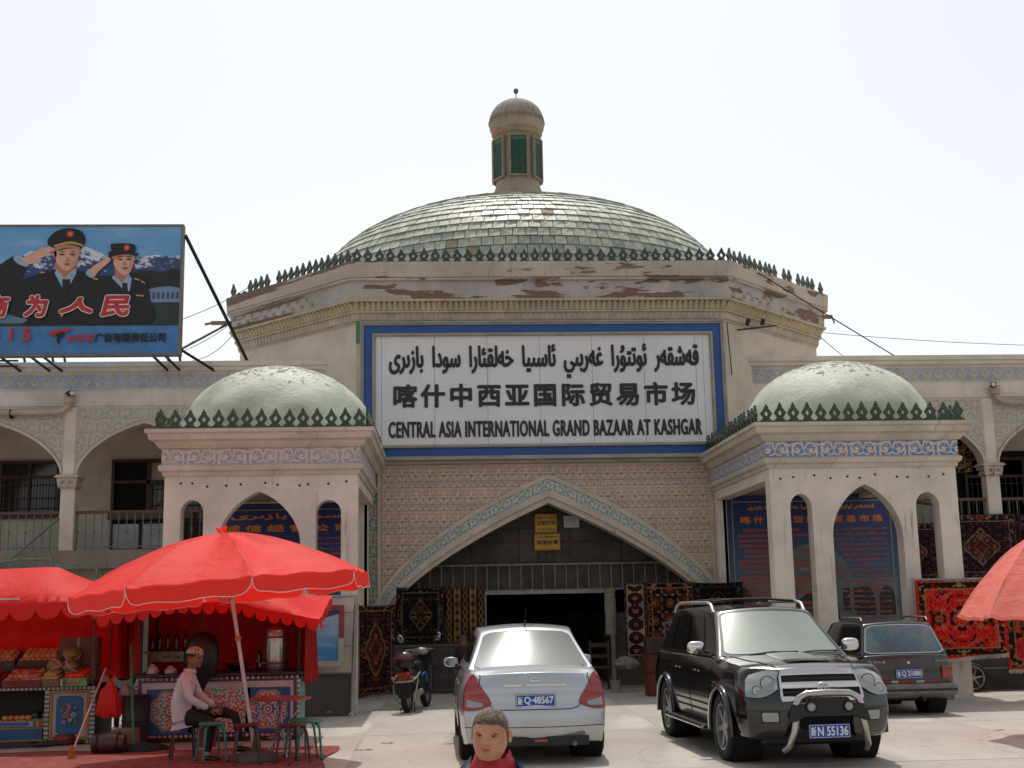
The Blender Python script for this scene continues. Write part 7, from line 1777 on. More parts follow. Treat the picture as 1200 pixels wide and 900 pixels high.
# ------------------------------------------------------------------ dark little wagon, seen from behind
def wagon():
    t = thing('parked_car', 'small dark maroon wagon with grey bumper and rainbow-tinted rear window, parked before the right pavilion', 'car'); L, W = 2.7, 1.40
    PT = paint('dark_maroon_paint', '1b1416', .3, 0, '4c4540', .3); r = .26
    ztop = curve([(-1,.86),(.4,.86),(.7,.82),(1,.66)]); zb = lambda s: .24; side = curve([(0,.95),(.3,1),(.7,1),(1,.93)]); wf = curve([(-1,.96),(-.6,1),(.6,1),(1,.88)])
    B = body_fn(L, W, zb, ztop, wf, .12, .07, side, lambda s, v: .02*sin(pi*v), .02); wy = [(.86, r), (-.80, r)]
    link('body', evald(boxmap(B, 36, 16, 12), PT, [('BEVEL', dict(width=.03, segments=3, limit_method='ANGLE', angle_limit=radians(45))), ('BOOLEAN', dict(operation='DIFFERENCE', solver='EXACT', cutter=cyl_cut(wy, r+.04, W)))]), t); liners(t, wy, r+.04, W)
    G = gh_fn(-1.30, .85, -1.05, .42, .84, 1.34, .655, .555, .03, .035)
    link('cabin', evald(boxmap(G, 26, 12, 10), PT, [('BEVEL', dict(width=.035, segments=3, limit_method='ANGLE', angle_limit=radians(30)))]), t)
    R = lambda a, b: G(-1, a, b); q = Mat('rainbow_film_glass', .15, spec=.8); x, y, z = q.xyz(); h = (q.noise(2.2, detail=2)+z*.5)
    k = q.ramp(q.smooth(h, .75, 1.35), [(0,'4a4a58'),(.25,'46586c'),(.45,'4a6a66'),(.6,'56706a'),(.8,'6a6478'),(1,'7c7884')], 'LINEAR'); vn = q.voro(60); k = q.mix(E(q.nt, vn.outputs['Distance']).lt(.32)*.35, k, '9aa8a8'); q.base(k)
    mb = MB(); patch(mb, R, -.95, .95, .10, .93, .006, 14, 6, .12); mb.build('window_seal', CHRM, t, 60); mb = MB(); patch(mb, R, -.92, .92, .13, .90, .010, 14, 6, .12); mb.build('rear_window', q.m, t, 60)
    gd = car_glass('wagon_side_glass', '15181a', .1, .6)
    for s in (-1, 1):
        P = (lambda a, b: G(a, 1, b)) if s > 0 else (lambda a, b: G(-a, -1, b))
        for a0, a1 in ((-.85,-.15),(-.1,.55)):
            if s < 0: a0, a1 = -a1, -a0
            mb = MB(); patch(mb, P, a0, a1, .15, .85, .006, 6, 4, .12); mb.build('side_window', gd, t, 60)
            mb = MB(); seam(mb, P, [(a0+(a1-a0)*k/6, .12) for k in range(7)], .006, .006); mb.build('chrome_strip', CHRM, t)
        mb = MB(); x_ = s*.50; mb.tube([(x_,-.95,1.35),(x_,-.90,1.395),(x_,-.1,1.40),(x_,.0,1.36)], .014, 6); mb.build('roof_rail', simple('dull_rail', '77756f', .4, .5), t, 60)
        for yy_, _ in wy: wheel(t, s*(W/2-.09), yy_, r, .15, s, 5)
        mirror_pod(t, s*.68, .55, .86, s, TRIM, 1, sc=.8)
    yb = B(-1, 0, .6)[1]
    for s in (-1, 1):
        mb = MB(); mb.bbox(min(s*.50,s*.66), max(s*.50,s*.66), yb-.012+.03, yb+.1, .52, .70, .008, 0); l = mb.build('tail_lamp', LENSR, t); mb = MB(); mb.box(min(s*.505,s*.655), max(s*.505,s*.655), yb+.012, yb+.02, .635, .69); mb.build('indicator', simple('brown_amber_lens', '7a4a22', .2), l)
    mb = MB()
    for (a, b, m_) in ((-.49,-.28,0),(-.27,-.17,1),(-.16,-.0,0),(.0,.10,0),(.10,.22,1),(.23,.44,0)): mb.box(a, b, yb-.006, yb+.02, .475, .505, m_)
    mb.build('reflective_tape', [flat('red_tape', '8c1d18'), flat('white_tape', 'a9a49c')], t)
    mb = MB(); mb.bbox(-.70,.70,yb-.07,yb+.12,.29,.46,.03); bp = mb.build('bumper', simple('grey_bumper', '6d6966', .5, var=.35, scale=5), t); mb = MB(); mb.box(-.68,.68,yb-.074,yb-.06,.36,.39); mb.build('bumper_strip', TRIM, bp)
    mb = MB(); mb.cyl((.18,yb+.1,.24),(.18,yb-.05,.24),.025,n=10); mb.build('exhaust', BLACKM, t); MB().box(-.6,.6,-1.1,1.0,.2,.36).build('underbody', UNDER, t)
    plate(t, '新', 'Q 21080', .0, yb-.012, .60, .40, .125)
    text_mesh('lettering', 'AUTO', .40, .58, .765, .79, yb-.004, simple('badge_white', '9a9a9a', .4), t, .001, .003); text_mesh('lettering', '北斗星', -.52, -.34, .755, .79, yb-.004, simple('badge_white_b', '9a9a9a', .4), t, .002, .003)
    mb = MB(); mb.tube([(-.58+.03*cos(a),yb-.006,.772+.02*sin(a)) for a in [i*pi/6 for i in range(12)]], .004, 4, closed=True); mb.cyl((.0,yb-.01,.76),(.0,yb+.01,.76),.02,n=10); mb.build('badge', CHRM, t)
    t.location = (6.66, 19.42, 0); t.rotation_euler = (0,0,radians(1.2)); return t
wagon()
# ------------------------------------------------------------------ scooter seen from behind
def scooter():
    t = thing('motor_scooter', 'small black motor scooter with top box and two round mirrors, parked on its stand', 'scooter'); BK = simple('scooter_black', '141416', .3, var=.3, bump=.05); RD = simple('scooter_red', '7c1a18', .35)
    SV = simple('scooter_silver', '9a9890', .35, .6)
    def whl(y, x=0):
        mb = MB(); mb.lathe([(.14,-.03),(.19,-.05),(.215,-.03),(.22,0),(.215,.03),(.19,.05),(.14,.03)], (x,y,.22), 32, axis='x'); w = mb.build('wheel', RUB, t, 60); mb = MB(); mb.lathe([(.0,-.035),(.05,-.03),(.13,-.02),(.145,-.03),(.145,.03),(.13,.02),(.05,.03),(0,.035)], (x,y,.22), 24, axis='x'); mb.build('rim', SV, w, 60)
    whl(-.55); whl(.62)
    mb = MB(); mb.lathe([(.0,-.0),(.13,.0),(.17,.08),(.16,.2),(.11,.28),(0,.3)], (0,-.30,.42), 24); mb.v = [(v[0]*.95,(v[1]+.3)*2.0-.25,v[2]) for v in mb.v]; mb.build('tail_body', BK, t, 180)
    mb = MB(); mb.lathe([(0,0),(.13,.0),(.15,.04),(.13,.09),(0,.10)], (0,0,0), 22); mb.v = [(v[0],v[1]*2.3-.12,v[2]+.70) for v in mb.v]; mb.build('seat', simple('seat_vinyl', '18181a', .5), t, 180)
    mb = MB(); mb.lathe([(0,0),(.12,.0),(.16,.05),(.17,.14),(.165,.17)], (0,-.60,.70), 26); tb_ = mb.build('top_box', BK, t, 60); mb = MB(); mb.lathe([(.17,.17),(.165,.20),(.13,.25),(.06,.275),(0,.28)], (0,-.60,.70), 26); mb.build('lid', simple('top_box_lid', '3a1210', .15, coat=1), tb_, 180); mb = MB(); mb.lathe([(.172,.155),(.178,.17),(.172,.185)], (0,-.60,.70), 26); mb.build('red_rim', RD, tb_, 60)
    mb = MB(); mb.tube([(-.17,-.30,.62),(-.19,-.55,.56),(-.17,-.72,.52),(-.10,-.76,.50),(.10,-.76,.50),(.17,-.72,.52),(.19,-.55,.56),(.17,-.30,.62)], .017, 7); mb.tube([(-.19,-.5,.55),(-.2,-.62,.42),(-.16,-.68,.22),(-.10,-.60,.14)], .014, 7); mb.tube([(.19,-.5,.55),(.2,-.62,.42),(.16,-.68,.22),(.10,-.60,.14)], .014, 7); mb.build('crash_bar', SV, t, 60)
    MB().bbox(-.10,.10,-.73,-.66,.52,.66,.02).build('tail_lamp', LENSR, t); MB().bbox(-.05,.05,-.76,-.73,.48,.54,.01).build('reflector', LENSR, t)
    mb = MB(); mb.ext([(-.12,.46),(.12,.46),(.13,.40),(.09,.24),(-.09,.24),(-.13,.40)], -.70, -.68); mb.build('mudguard', TRIM, t)
    mb = MB(); mb.lathe([(0,-.0),(.05,.0),(.055,.06),(.05,.34),(.03,.38)], (0,0,0), 14); mb.v = [(.17+v[0], -.62+v[2], .28+v[1]+v[2]*.1) for v in mb.v]; mb.build('exhaust', SV, t, 60)
    mb = MB(); mb.grid(lambda u, v: (.19*(u*2-1)*(1-.2*v), .40+.16*sin(v*2)-.05*(2*u-1)**2, .30+.62*v), 12, 10); mb.grid(lambda u, v: (.19*(u*2-1)*(1-.2*v), .44+.16*sin(v*2)-.05*(2*u-1)**2, .30+.62*v), 12, 10, flip=True); mb.build('leg_shield', BK, t, 60)
    MB().bbox(-.15,.15,-.15,.42,.24,.30,.02).build('footboard', TRIM, t)
    mb = MB(); mb.lathe([(.0,0),(.10,0),(.13,.05),(.11,.11),(0,.13)], (0,.42,.88), 20); mb.v = [(v[0]*1.2, v[1], v[2]) for v in mb.v]; mb.build('headset', SV, t, 180)
    mb = MB(); mb.tube([(-.33,.28,.94),(-.2,.36,.97),(0,.40,.97),(.2,.36,.97),(.33,.28,.94)], .013, 7); hb = mb.build('handlebar', SV, t, 60)
    for s in (-1, 1):
        mb = MB(); mb.cyl((s*.24,.33,.96),(s*.36,.26,.935),.02,n=10); mb.build('grip', RUB, hb)
        mb = MB(); mb.cyl((s*.18,.37,.98),(s*.31,.38,1.12),.007,n=6); mb.build('mirror_stalk', BLACKM, t); mb = MB(); mb.lathe([(0,-.018),(.05,-.015),(.062,0),(0,.0)], (0,0,0), 20, axis='y'); mb.v = [(s*.33+v[0]*.85*1.0+s*v[2]*.3, .38+v[1], 1.17+v[2]*1.2) for v in mb.v]; mb.build('mirror', [simple('mirror_sky_glass', 'a5b8cc', .06, 1.0, bump=0)], t, 30)
    for s in (-1, 1): mb = MB(); mb.cyl((s*.12,-.72,.56),(s*.19,-.74,.57),.022,n=8); mb.build('indicator', LENSO, t)
    mb = MB(); mb.cyl((-.06,-.2,.26),(-.22,-.25,.0),.012,n=6); mb.cyl((.02,-.2,.26),(.05,-.3,.0),.012,n=6); mb.build('stand', BLACKM, t)
    mb = MB(); mb.tube([(.12,-.05,.55),(.18,.0,.6),(.19,.05,.55),(.17,.1,.45)], .02, 6); mb.build('blue_lock', simple('blue_lock', '234a9a', .4), t)
    t.location = (-.50, 21.25, 0); t.rotation_euler = (0, radians(-3), radians(-14)); return t
scooter()
# ================================================================== people
SKINB = None
def skin_mat(name, col, dk, rough=.5):
    q = Mat(name, rough, spec=.4); q.b.inputs['Subsurface Weight'].default_value = .08; q.b.inputs['Subsurface Radius'].default_value = (.02,.008,.004); q.base(q.mix(q.smooth(q.noise(14, detail=4), .35, .7), col, dk)); q.bump(q.noise(90), .12, .002); return q.m
def skinned(name, joints, edges, mats, root, parent, sub=2, smooth=180):
    me = bpy.data.meshes.new(name); me.from_pydata([j[0] for j in joints], edges, []); me.materials.append(mats)
    o = bpy.data.objects.new('tmp', me); COL.objects.link(o)
    m = o.modifiers.new('s', 'SKIN'); m.use_smooth_shade = True
    sl = me.skin_vertices[0].data if me.skin_vertices else None
    if sl is None:
        me.attributes; bpy.context.view_layer.objects.active = o
        bm = bmesh.new(); bm.from_mesh(me); ly = bm.verts.layers.skin.verify(); bm.verts.ensure_lookup_table()
        for i, v in enumerate(bm.verts): r = joints[i][1]; r = r if isinstance(r, tuple) else (r, r); v[ly].radius = r; v[ly].use_root = (i == root)
        bm.to_mesh(me); bm.free()
    else:
        for i, v in enumerate(sl): r_ = joints[i][1]; v.radius = r_ if isinstance(r_, tuple) else (r_, r_); v.use_root = (i == root)
    s = o.modifiers.new('u', 'SUBSURF'); s.levels = sub; s.render_levels = sub
    dg = bpy.context.evaluated_depsgraph_get(); dg.update(); r = bpy.data.meshes.new_from_object(o.evaluated_get(dg)); COL.objects.unlink(o); bpy.data.objects.remove(o)
    r.polygons.foreach_set('use_smooth', [True]*len(r.polygons)); return link(name, r, parent)
import bmesh
def head_fn(h, gend=0):
    """unit head: chin at z=0, crown at z=h, facing -Y; returns f(u,v) around and up"""
    def g(x, m, s): return math.exp(-((x-m)/s)**2)
    def f(u, v, off=0.0):
        a = 2*pi*u - pi/2                      # u=0 -> facing -Y
        z = -cos(pi*v)*.5+.5                   # 0 chin .. 1 crown
        az = (a+pi/2+pi) % (2*pi) - pi        # 0 at the face, +-pi at the back
        # half-widths of the head by height
        wx = .36*(1-max(0, (z-.60)/.40)**2.3)**.5*(1-.42*max(0, (.38-z)/.38)**1.7) if z < 1 else 0
        face, back = abs(az) < pi/2, abs(az) >= pi/2
        dyf = .40*(1-max(0, (z-.62)/.38)**2.5)**.5*(1-.12*max(0, (.5-z)/.5)**2) if z < 1 else 0
        dyb = .46*(1-max(0, (z-.66)/.34)**2.4)**.5*(1-.62*max(0, (.52-z)/.52)**1.1) if z < 1 else 0
        if z <= .02: wx *= .5; dyf *= .8; dyb *= .4
        c_, s_ = cos(az), sin(az)
        x = wx*s_*(abs(s_)**-.12 if abs(s_) > .01 else 1); y = -(dyf if c_ > 0 else dyb)*c_
        fz = max(0, c_)
        px = x
        y -= .105*g(px, 0, .060)*(1.15*g(z, .385, .05)+.55*g(z, .47, .07)+.25*g(z,.54,.05))*fz          # nose
        y -= .02*(g(abs(px), .05, .035)*g(z, .385, .03))*fz                                      # nostrils
        y += .055*g(abs(px), .145, .075)*g(z, .51, .045)*fz                                     # eye sockets
        y -= .030*g(abs(px), .13, .12)*g(z, .585, .035)*fz                                        # brow
        y -= .028*g(abs(px), .20, .08)*g(z, .40, .08)*fz                                          # cheeks
        y -= .034*g(px, 0, .10)*(g(z, .272, .020)+g(z, .232, .022))*fz; y += .020*g(px, 0, .11)*g(z, .252, .010)*fz   # lips
        y += .018*g(px, 0, .12)*g(z, .19, .025)*fz; y -= .03*g(px, 0, .10)*g(z, .11, .06)*fz       # chin
        p = Vector((x, y, z))
        if off: n = Vector((x, y*.9, max(z-.45, -.1)*.9)).normalized(); p += n*off
        return p*h
    return f
def make_head(t, loc, h, yaw, pitch, tilt, skin, hair=None, cap=None, hairline=.72, name='head', stubble=False):
    f = head_fn(h); M = Matrix.Translation(loc) @ Matrix.Rotation(yaw, 4, 'Z') @ Matrix.Rotation(tilt, 4, 'Y') @ Matrix.Rotation(pitch, 4, 'X')
    mb = MB(); mb.grid(lambda u, v: f(u, v), 72, 60, flip=False); mb.xf(M); 
    hd = mb.build('head', skin, t, 180)
    # ears
    for s in (-1, 1):
        mb = MB()
        def ear(u, v, s=s):
            a = 2*pi*u; r = v; X = 0; 
            return Vector((s*(.335+.10*r*(.75+.25*cos(a))+.02*(1-r)), .04+.095*r*cos(a)+.02*r, .45+.135*r*sin(a)*(1.0 if sin(a) > 0 else .9)+.0))*h
        mb.grid(ear, 16, 5); mb.grid(lambda u, v: ear(u, v)+Vector((s*-.018, .01, 0))*h, 16, 5, flip=True); mb.xf(M); mb.build('ear', skin, hd, 180)
    EW = simple('eye_white', 'b5a9a0', .3, bump=0); EI = simple('eye_dark', '17100c', .2, bump=0); BR = simple('eyebrow', '1c1410', .8); LIPM = simple('lips_'+name+str(len(bpy.data.materials)), '8a4a40', .5, bump=.05)
    for s in (-1, 1):
        ex, ez = s*.145, .505; ey = f(.0 + (s*.145)/(.36*2*pi)*1.0, .5)[1]/h
        base = min((f(u/72, math.acos(1-2*ez)/pi) for u in list(range(-14, 15))), key=lambda p: abs(p.x/h-ex)); ey = base.y/h
        mb = MB(); mb.grid(lambda u, v: Vector((ex+.058*(2*u-1), ey+.012-.030*(1-(2*u-1)**2)*1.0+.0, ez+.0115*(1-(2*u-1)**2)**.8*(2*v-1)))*h, 10, 4); mb.xf(M); e = mb.build('eye', EW, hd, 180)
        mb = MB(); mb.grid(lambda u, v: Vector((ex+.027*(2*u-1), ey-.024, ez+.0118*(2*v-1)*(1-.3*(2*u-1)**2)))*h, 6, 3); mb.xf(M); mb.build('iris', EI, e)
        mb = MB(); mb.tube([Vector((ex+.070*k/5*1.0, ey-.012-.012*(1-(k/5)**2), ez+.018*(1-(k/5)**2)+.002))*h for k in range(-5, 6)], [.006*h*(1 if abs(k) < 4 else .5) for k in range(-5, 6)], 5); mb.xf(M); mb.build('eyelid', simple('eyelid_line', '3a221a', .7), e)
        mb = MB(); mb.tube([Vector((ex+s*.085*k/5, ey-.047+.03*max(0, k/5)**2, ez+.066-.016*(k/5)))*h for k in range(-5, 6)], [.014*h*(1-.5*abs(k/5)) for k in range(-5, 6)], 6); mb.xf(M); mb.build('eyebrow', BR, hd, 180)
    mb = MB(); yl = f(0, math.acos(1-2*.252)/pi).y/h
    for zc, th in ((.272, .013), (.232, .018)): mb.tube([Vector((.095*k/6, yl-.010+.035*(k/6)**2, zc-.004*(1 if zc > .25 else -1)*(abs(k)/6)*1.6))*h for k in range(-6, 7)], [max(.002, th*(1-(k/6)**2)**.6)*h for k in range(-6, 7)], 6)
    mb.xf(M); mb.build('lips', LIPM, hd, 180)
    mb = MB(); mb.tube([Vector((.05*k/6, yl-.010+.02*(k/6)**2, .256))*h for k in range(-6, 7)], .006*h, 5); mb.xf(M); mb.build('teeth', simple('teeth_'+name+str(len(bpy.data.materials)), 'b0a498' if name == 'boy' else '5a3a32', .4, bump=0), hd)
    mb = MB(); mb.tube([Vector((.085*k/6, yl-.006+.03*(k/6)**2, .250))*h for k in range(-6, 7)], .009*h, 5); mb.xf(M); mb.build('mouth_line', simple('mouth_dark', '2a1210', .8), hd)
    if hair:
        def hl(u):          # lower hair limit by azimuth
            az = abs(((2*pi*u+pi) % (2*pi))-pi); 
            return curve([(0, hairline), (.7, hairline-.01), (1.05, hairline-.08), (1.25, .60), (1.42, .50), (1.6, .50), (1.9, .38), (pi, .30)])(az)
        def hf(u, v):
            lo = hl(u); z = lo+(1-lo)*v; vv = math.acos(1-2*min(1, z))/pi; return f(u, vv, .012*min(1, v*6))
        mb = MB(); mb.grid(hf, 72, 26); mb.xf(M); mb.build('hair', hair, hd, 180)
    return M, f, hd
def hand(t, M, skin, s=1, curl=.6, L=.17):
    """right hand for s=1: palm in local XZ, fingers along -Z, thumb to -X*s; M places the wrist"""
    J = [(Vector((0,0,0)), (.024*L/.17,.018*L/.17)), (Vector((0,0,-.045)), (.034*L/.17,.015*L/.17)), (Vector((0,0,-.082)), (.036*L/.17,.013*L/.17))]
    mb = []; parts = []
    js = [(M @ (v*L/.17), r) for v, r in J]; ed = [(0,1),(1,2)]
    for k, (x, ln) in enumerate(((-.028,.062),(-.0095,.070),(.0095,.066),(.028,.052))):
        base = 2; pr = Vector((x, 0, -.086)); dirn = Vector((x*.15, 0, -1)).normalized(); c0 = curl*.5; idx = [base]
        p = pr.copy(); ang = 0; js.append((M @ (Vector((x*s, p.y, p.z))*L/.17), .0088*L/.17)); ed.append((2, len(js)-1))
        for seg, fr in enumerate((.45,.32,.25)):
            ang += curl*(.7+.2*seg); p = p+Vector((x*.1, -sin(ang)*ln*fr, -cos(ang)*ln*fr)); js.append((M @ (Vector((p.x*s, p.y, p.z))*L/.17), (.0084-.0009*seg)*L/.17)); ed.append((len(js)-2, len(js)-1))
    p = Vector((-.026,-.004,-.025)); js.append((M @ (Vector((p.x*s,p.y,p.z))*L/.17), .012*L/.17)); ed.append((0, len(js)-1))
    for d in (Vector((-.020,-.012,-.024)), Vector((-.010,-.010,-.022))): p = p+d; js.append((M @ (Vector((p.x*s,p.y,p.z))*L/.17), .0095*L/.17)); ed.append((len(js)-2, len(js)-1))
    return skinned('hand', js, ed, skin, 0, t, 2)
V = Vector
# ---- boy in the foreground
def boy():
    x0, y0 = .175, 5.15; H = 1.275; S = .93
    t = thing('person', 'boy with cropped hair, red neckerchief and blue jacket standing close to the camera', 'person', (x0, y0, 0)); SK = skin_mat('boy_skin', 'bd856a', 'a9745a')
    q = Mat('cropped_hair', .8); q.base(q.mix(q.smooth(q.noise(60, detail=3), .4, .65), '4a3a30', '7a6656')); q.bump(q.noise(220, detail=2), .7, .003)
    hh = .196; M, f, hd = make_head(t, (-.005, .0, 1.092), hh, radians(-14), radians(4), radians(3), SK, q.m, name='boy', hairline=.74)
    BLU = simple('blue_jacket_cloth', '3c9ccf', .6, var=.2, scale=8, bump=.3, bscale=30); TR = simple('boy_trousers', '22262e', .8)
    k = H/1.275
    skinned('neck', [(V((0,.02,.97)),.05),(V((0,.02,1.03)),.043),(V((0,.015,1.10)),.042)], [(0,1),(1,2)], SK, 0, t, 2)
    J = [(V((0,.04,.60)),(.115,.085)), (V((0,.04,.72)),(.11,.08)), (V((0,.04,.88)),(.125,.085)), (V((0,.05,1.00)),(.09,.07)),
         (V((-.130,.04,.985)),.050), (V((-.18,.03,.78)),.042), (V((-.19,-.01,.62)),.034), (V((.135,.04,1.005)),.055), (V((.185,.03,.80)),.042), (V((.19,-.01,.62)),.034), (V((0,.045,1.04)),(.055,.05))]
    skinned('jacket', J, [(0,1),(1,2),(2,3),(3,4),(4,5),(5,6),(3,7),(7,8),(8,9),(3,10)], BLU, 0, t, 2)
    J = [(V((0,.02,.60)),(.105,.08)), (V((-.07,.02,.52)),.075), (V((-.075,.01,.30)),.056), (V((-.075,.02,.06)),.045), (V((.07,.02,.52)),.075), (V((.075,.01,.30)),.056), (V((.075,.02,.06)),.045)]
    skinned('trousers', J, [(0,1),(1,2),(2,3),(0,4),(4,5),(5,6)], TR, 0, t, 2)
    for s in (-1, 1):
        skinned('shoe', [(V((s*.075,.05,.035)),(.038,.032)),(V((s*.078,-.02,.032)),(.042,.03)),(V((s*.082,-.09,.026)),(.038,.024))], [(0,1),(1,2)], BLACKM, 0, t, 2)
        hand(t, Matrix.Translation((s*.192,-.02,.59)), SK, s, .5, .13)
    # knotted neckerchief with yellow edging
    RD = simple('red_neckerchief', 'a8181a', .6, var=.25, scale=20, bump=.4, bscale=40); 
    mb = MB()
    def sc(u, v):
        a = 2*pi*u; fr = max(0, -sin(a)); r = .058+.032*v+.012*sin(a*2)*v; z = 1.120-.03*fr-.085*v-.04*fr*v+.006*sin(a*9+v*4); return (r*cos(a)*1.15+.008, .030+r*sin(a)*1.0, z)
    mb.grid(sc, 48, 8); mb.grid(lambda u, v: Vector(sc(u, v))*1.0+Vector((0,0,-.008)), 48, 8, flip=True); ks = mb.build('neckerchief', RD, t, 180)
    for s in (-1, 1):
        mb = MB(); mb.grid(lambda u, v, s=s: (s*(.012+.05*v)+.03*(u-.5)*(1+v), -.070-.045*v+.01*sin(u*6), 1.015-.13*v+.01*u), 6, 8); mb.grid(lambda u, v, s=s: (s*(.012+.05*v)+.03*(u-.5)*(1+v), -.064-.045*v+.01*sin(u*6), 1.015-.13*v+.01*u), 6, 8, flip=True); mb.build('neckerchief_tail', RD, ks, 180)
        mb = MB(); mb.tube([(s*(.098*(1-w)+.02*w)+.010, -.052-.062*w, 1.052-.05*w) for w in [i/8 for i in range(9)]], .0035, 5); mb.build('yellow_edging', simple('yellow_edging', 'b59a2c', .6), ks)
    mb = MB(); mb.lathe([(0,-.02),(.018,-.014),(.02,.0),(.016,.016),(0,.02)], (0,-.085,1.02), 12); mb.build('knot', RD, ks, 180)
    for s in (-1, 1):
        mb = MB(); mb.grid(lambda u, v, s=s: (s*(.075+.07*u+.03*v), .09-.155*u+.02*v, 1.095-.045*u-.065*v), 10, 4); mb.grid(lambda u, v, s=s: (s*(.075+.07*u+.03*v), .096-.155*u+.02*v, 1.090-.045*u-.065*v), 10, 4, flip=True); mb.build('collar', BLU, t, 180)
    return t
boy()
# ---- man seated on the stool
def seated():
    X, Y = -3.05, 15.0
    t = thing('person', 'seated man in white shirt, black trousers and patterned skullcap at the tea stall', 'person', (X, Y, 0)); SK = skin_mat('man_skin', '8a5a44', '74483a')
    WS = simple('white_shirt', 'b9b0b4', .7, var=.12, scale=7, bump=.5, bscale=18); BT = simple('black_trousers', '0f0f12', .8, bump=.3, bscale=20)
    # facing +X and a little towards us
    J = [(V((-.02,0,.50)),(.15,.13)), (V((-.04,0,.64)),(.14,.12)), (V((.0,0,.80)),(.15,.13)), (V((.035,0,.93)),(.12,.10)), (V((.06,.0,.99)),(.055,.055)),
         (V((.045,-.17,.90)),.062), (V((.10,-.22,.70)),.052), (V((.30,-.12,.58)),.042), (V((.045,.17,.90)),.062), (V((.14,.20,.70)),.052), (V((.32,.10,.60)),.042), (V((-.01,0,.45)),(.16,.14))]
    skinned('shirt', J, [(0,1),(1,2),(2,3),(3,4),(3,5),(5,6),(6,7),(3,8),(8,9),(9,10),(0,11)], WS, 0, t, 2)
    J = [(V((-.02,0,.46)),(.14,.12)), (V((.12,-.11,.47)),.085), (V((.36,-.16,.44)),.068), (V((.33,-.20,.22)),.052), (V((.32,-.22,.09)),.042),
         (V((.12,.10,.48)),.085), (V((.42,.02,.53)),.068), (V((.60,-.08,.50)),.055), (V((.66,-.12,.30)),.045), (V((.66,-.14,.20)),.040)]
    skinned('trousers', J, [(0,1),(1,2),(2,3),(3,4),(0,5),(5,6),(6,7),(7,8),(8,9)], BT, 0, t, 2)
    SO = simple('grey_sock', '8a8684', .8); SH = simple('black_shoe', '0c0b0b', .35)
    for (sx, sy, sz, dx) in ((.32,-.22,.04,.10), (.66,-.14,.13,.10)):
        skinned('sock', [(V((sx,sy,sz+.09)),.034),(V((sx,sy,sz+.01)),.036)], [(0,1)], SO, 0, t, 1)
        skinned('shoe', [(V((sx-.04,sy,sz)),(.042,.038)),(V((sx+.06,sy-.02,sz-.005)),(.045,.034)),(V((sx+.15,sy-.05,sz-.012)),(.040,.026))], [(0,1),(1,2)], SH, 0, t, 2)
    skinned('neck', [(V((.055,0,.96)),.055),(V((.075,0,1.04)),.05),(V((.09,0,1.10)),.05)], [(0,1),(1,2)], SK, 0, t, 2)
    hb = simple('man_hair', '1a1614', .8); M, f, hd = make_head(t, (.095,0,1.045), .225, radians(72), radians(8), 0, SK, hb, hairline=.72, name='man')
    for (p, s) in (((.33,-.11,.57), 1), ((.35,.09,.58), -1)):
        hand(t, Matrix.Translation(p) @ Matrix.Rotation(radians(-75), 4, 'Y') @ Matrix.Rotation(radians(20), 4, 'Z'), SK, s, .45, .17)
    q = Mat('patterned_skullcap', .85); x, y, z = q.xyz(); vn = q.voro(26); k = q.mix(E(q.nt, vn.outputs['Distance']).lt(.33), 'a39a88', '6a3a34'); k = q.mix(q.smooth(q.noise(20), .5, .7)*.5, k, '4a6a5c'); q.base(k); q.bump(q.noise(90), .5, .004)
    mb = MB(); hh = .225
    def cf(u, v):
        z = .68+.35*v; vv = math.acos(1-2*min(.999, .68+.32*v))/pi; p = f(u, vv, .035)/hh; p.z = max(p.z, .66+.0*v)+.03*v; return p*hh
    mb.grid(cf, 48, 10); mb.xf(M); mb.build('skullcap', q.m, hd, 180)
    mb = MB(); mb.grid(lambda u, v: (.02+.06*cos(2*pi*u)*(1+.25*v), .065*sin(2*pi*u)*(1+.3*v), 1.03-.05*v), 30, 3); mb.grid(lambda u, v: (.02+.056*cos(2*pi*u)*(1+.25*v), .061*sin(2*pi*u)*(1+.3*v), 1.03-.05*v), 30, 3, flip=True); mb.v = [(v[0]+.04, v[1], v[2]+.0) for v in mb.v]; mb.build('collar', WS, t, 180)
    return t
seated()
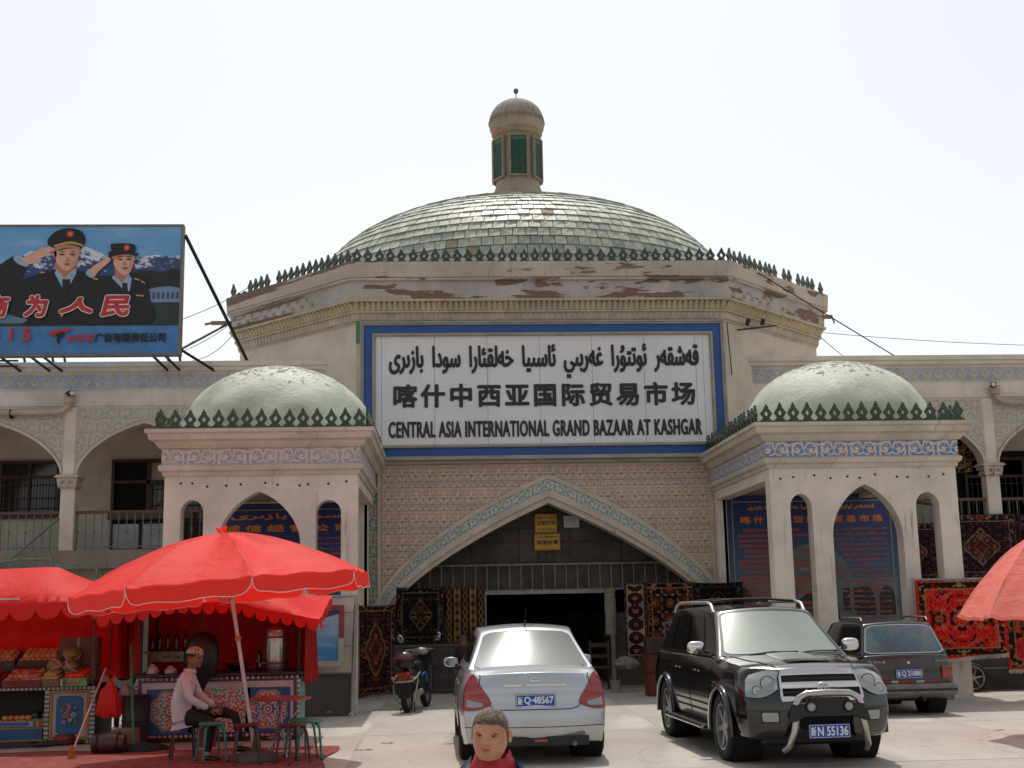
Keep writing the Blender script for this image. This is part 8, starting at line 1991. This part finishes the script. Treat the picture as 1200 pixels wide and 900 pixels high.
def standing(label, loc, H, yaw, shirt, coat, cap, rz=0, stoop=0):
    t = thing('person', label, 'person', loc, rz); k = H/1.7; SK = skin_mat('skin_%d' % len(bpy.data.materials), '7c5240', '684236'); CO = simple('coat_%d' % len(bpy.data.materials), coat, .8, bump=.4, bscale=20); TR = simple('dark_trousers_%d' % len(bpy.data.materials), '17171a', .85)
    P = lambda x, y, z: V((x*k, y*k, z*k))
    J = [(P(0,0,.95),(.16*k,.12*k)), (P(0,0,1.12),(.15*k,.11*k)), (P(0,0,1.30),(.17*k,.12*k)), (P(0,.01,1.42),(.10*k,.08*k)), (P(-.19,.01,1.38),.062*k), (P(-.24,.0,1.12),.05*k), (P(-.20,-.12,.90),.04*k), (P(.19,.01,1.38),.062*k), (P(.24,.0,1.12),.05*k), (P(.20,-.12,.90),.04*k)]
    skinned('jacket', J, [(0,1),(1,2),(2,3),(3,4),(4,5),(5,6),(3,7),(7,8),(8,9)], CO, 0, t, 2)
    J = [(P(0,0,.93),(.14*k,.11*k)), (P(-.09,0,.82),.09*k), (P(-.10,0,.46),.065*k), (P(-.10,0,.09),.05*k), (P(.09,0,.82),.09*k), (P(.10,0,.46),.065*k), (P(.10,0,.09),.05*k)]
    skinned('trousers', J, [(0,1),(1,2),(2,3),(0,4),(4,5),(5,6)], TR, 0, t, 2)
    for s in (-1, 1):
        skinned('shoe', [(P(s*.10,.04,.045),(.045*k,.04*k)),(P(s*.105,-.12,.035),(.045*k,.03*k))], [(0,1)], BLACKM, 0, t, 2)
        hand(t, Matrix.Translation(P(s*.20,-.13,.87)), SK, s, .5, .17*k)
    skinned('neck', [(P(0,.0,1.40),.055*k),(P(0,0,1.50),.05*k)], [(0,1)], SK, 0, t, 2)
    M, f, hd = make_head(t, P(0,0,1.475), .225*k, yaw, 0, 0, SK, simple('dark_hair_%d' % len(bpy.data.materials), '15110f', .8), name='p')
    if shirt: mb = MB(); mb.grid(lambda u, v: (k*(.05*(2*u-1)*(1-v)), k*(-.118-.01*(1-(2*u-1)**2)+.03*(1-v)*0), k*(1.44-.24*v)), 6, 6); mb.build('shirt', simple('shirt_white_%d' % len(bpy.data.materials), shirt, .7), t, 60)
    if cap:
        mb = MB(); mb.grid(lambda u, v: f(u, math.acos(1-2*min(.999, .66+.34*v))/pi, .03)+Vector((0,0,.02*k*v)), 36, 8); mb.xf(M); c_ = mb.build('cap', simple('cap_%d' % len(bpy.data.materials), cap, .8), hd, 180)
        mb = MB(); mb.grid(lambda u, v: Vector((.07*(2*u-1)*(1-.3*v), -.09-.06*v*(1-(2*u-1)**2*.6), .152-.012*v))*k, 10, 4); mb.xf(M); mb.build('peak', simple('cap_peak_%d' % len(bpy.data.materials), cap, .8), hd, 180)
    return t
standing('man in dark jacket and white shirt standing in the gap between the two stalls', (-4.62,18.45,0), 1.28, radians(10), 'b9bcc4', '111115', None)
standing('person in dark clothes and grey cap standing in the shade left of the silver car', (.30,22.3,0), 1.16, radians(-20), None, '1c1816', '3a3f48')
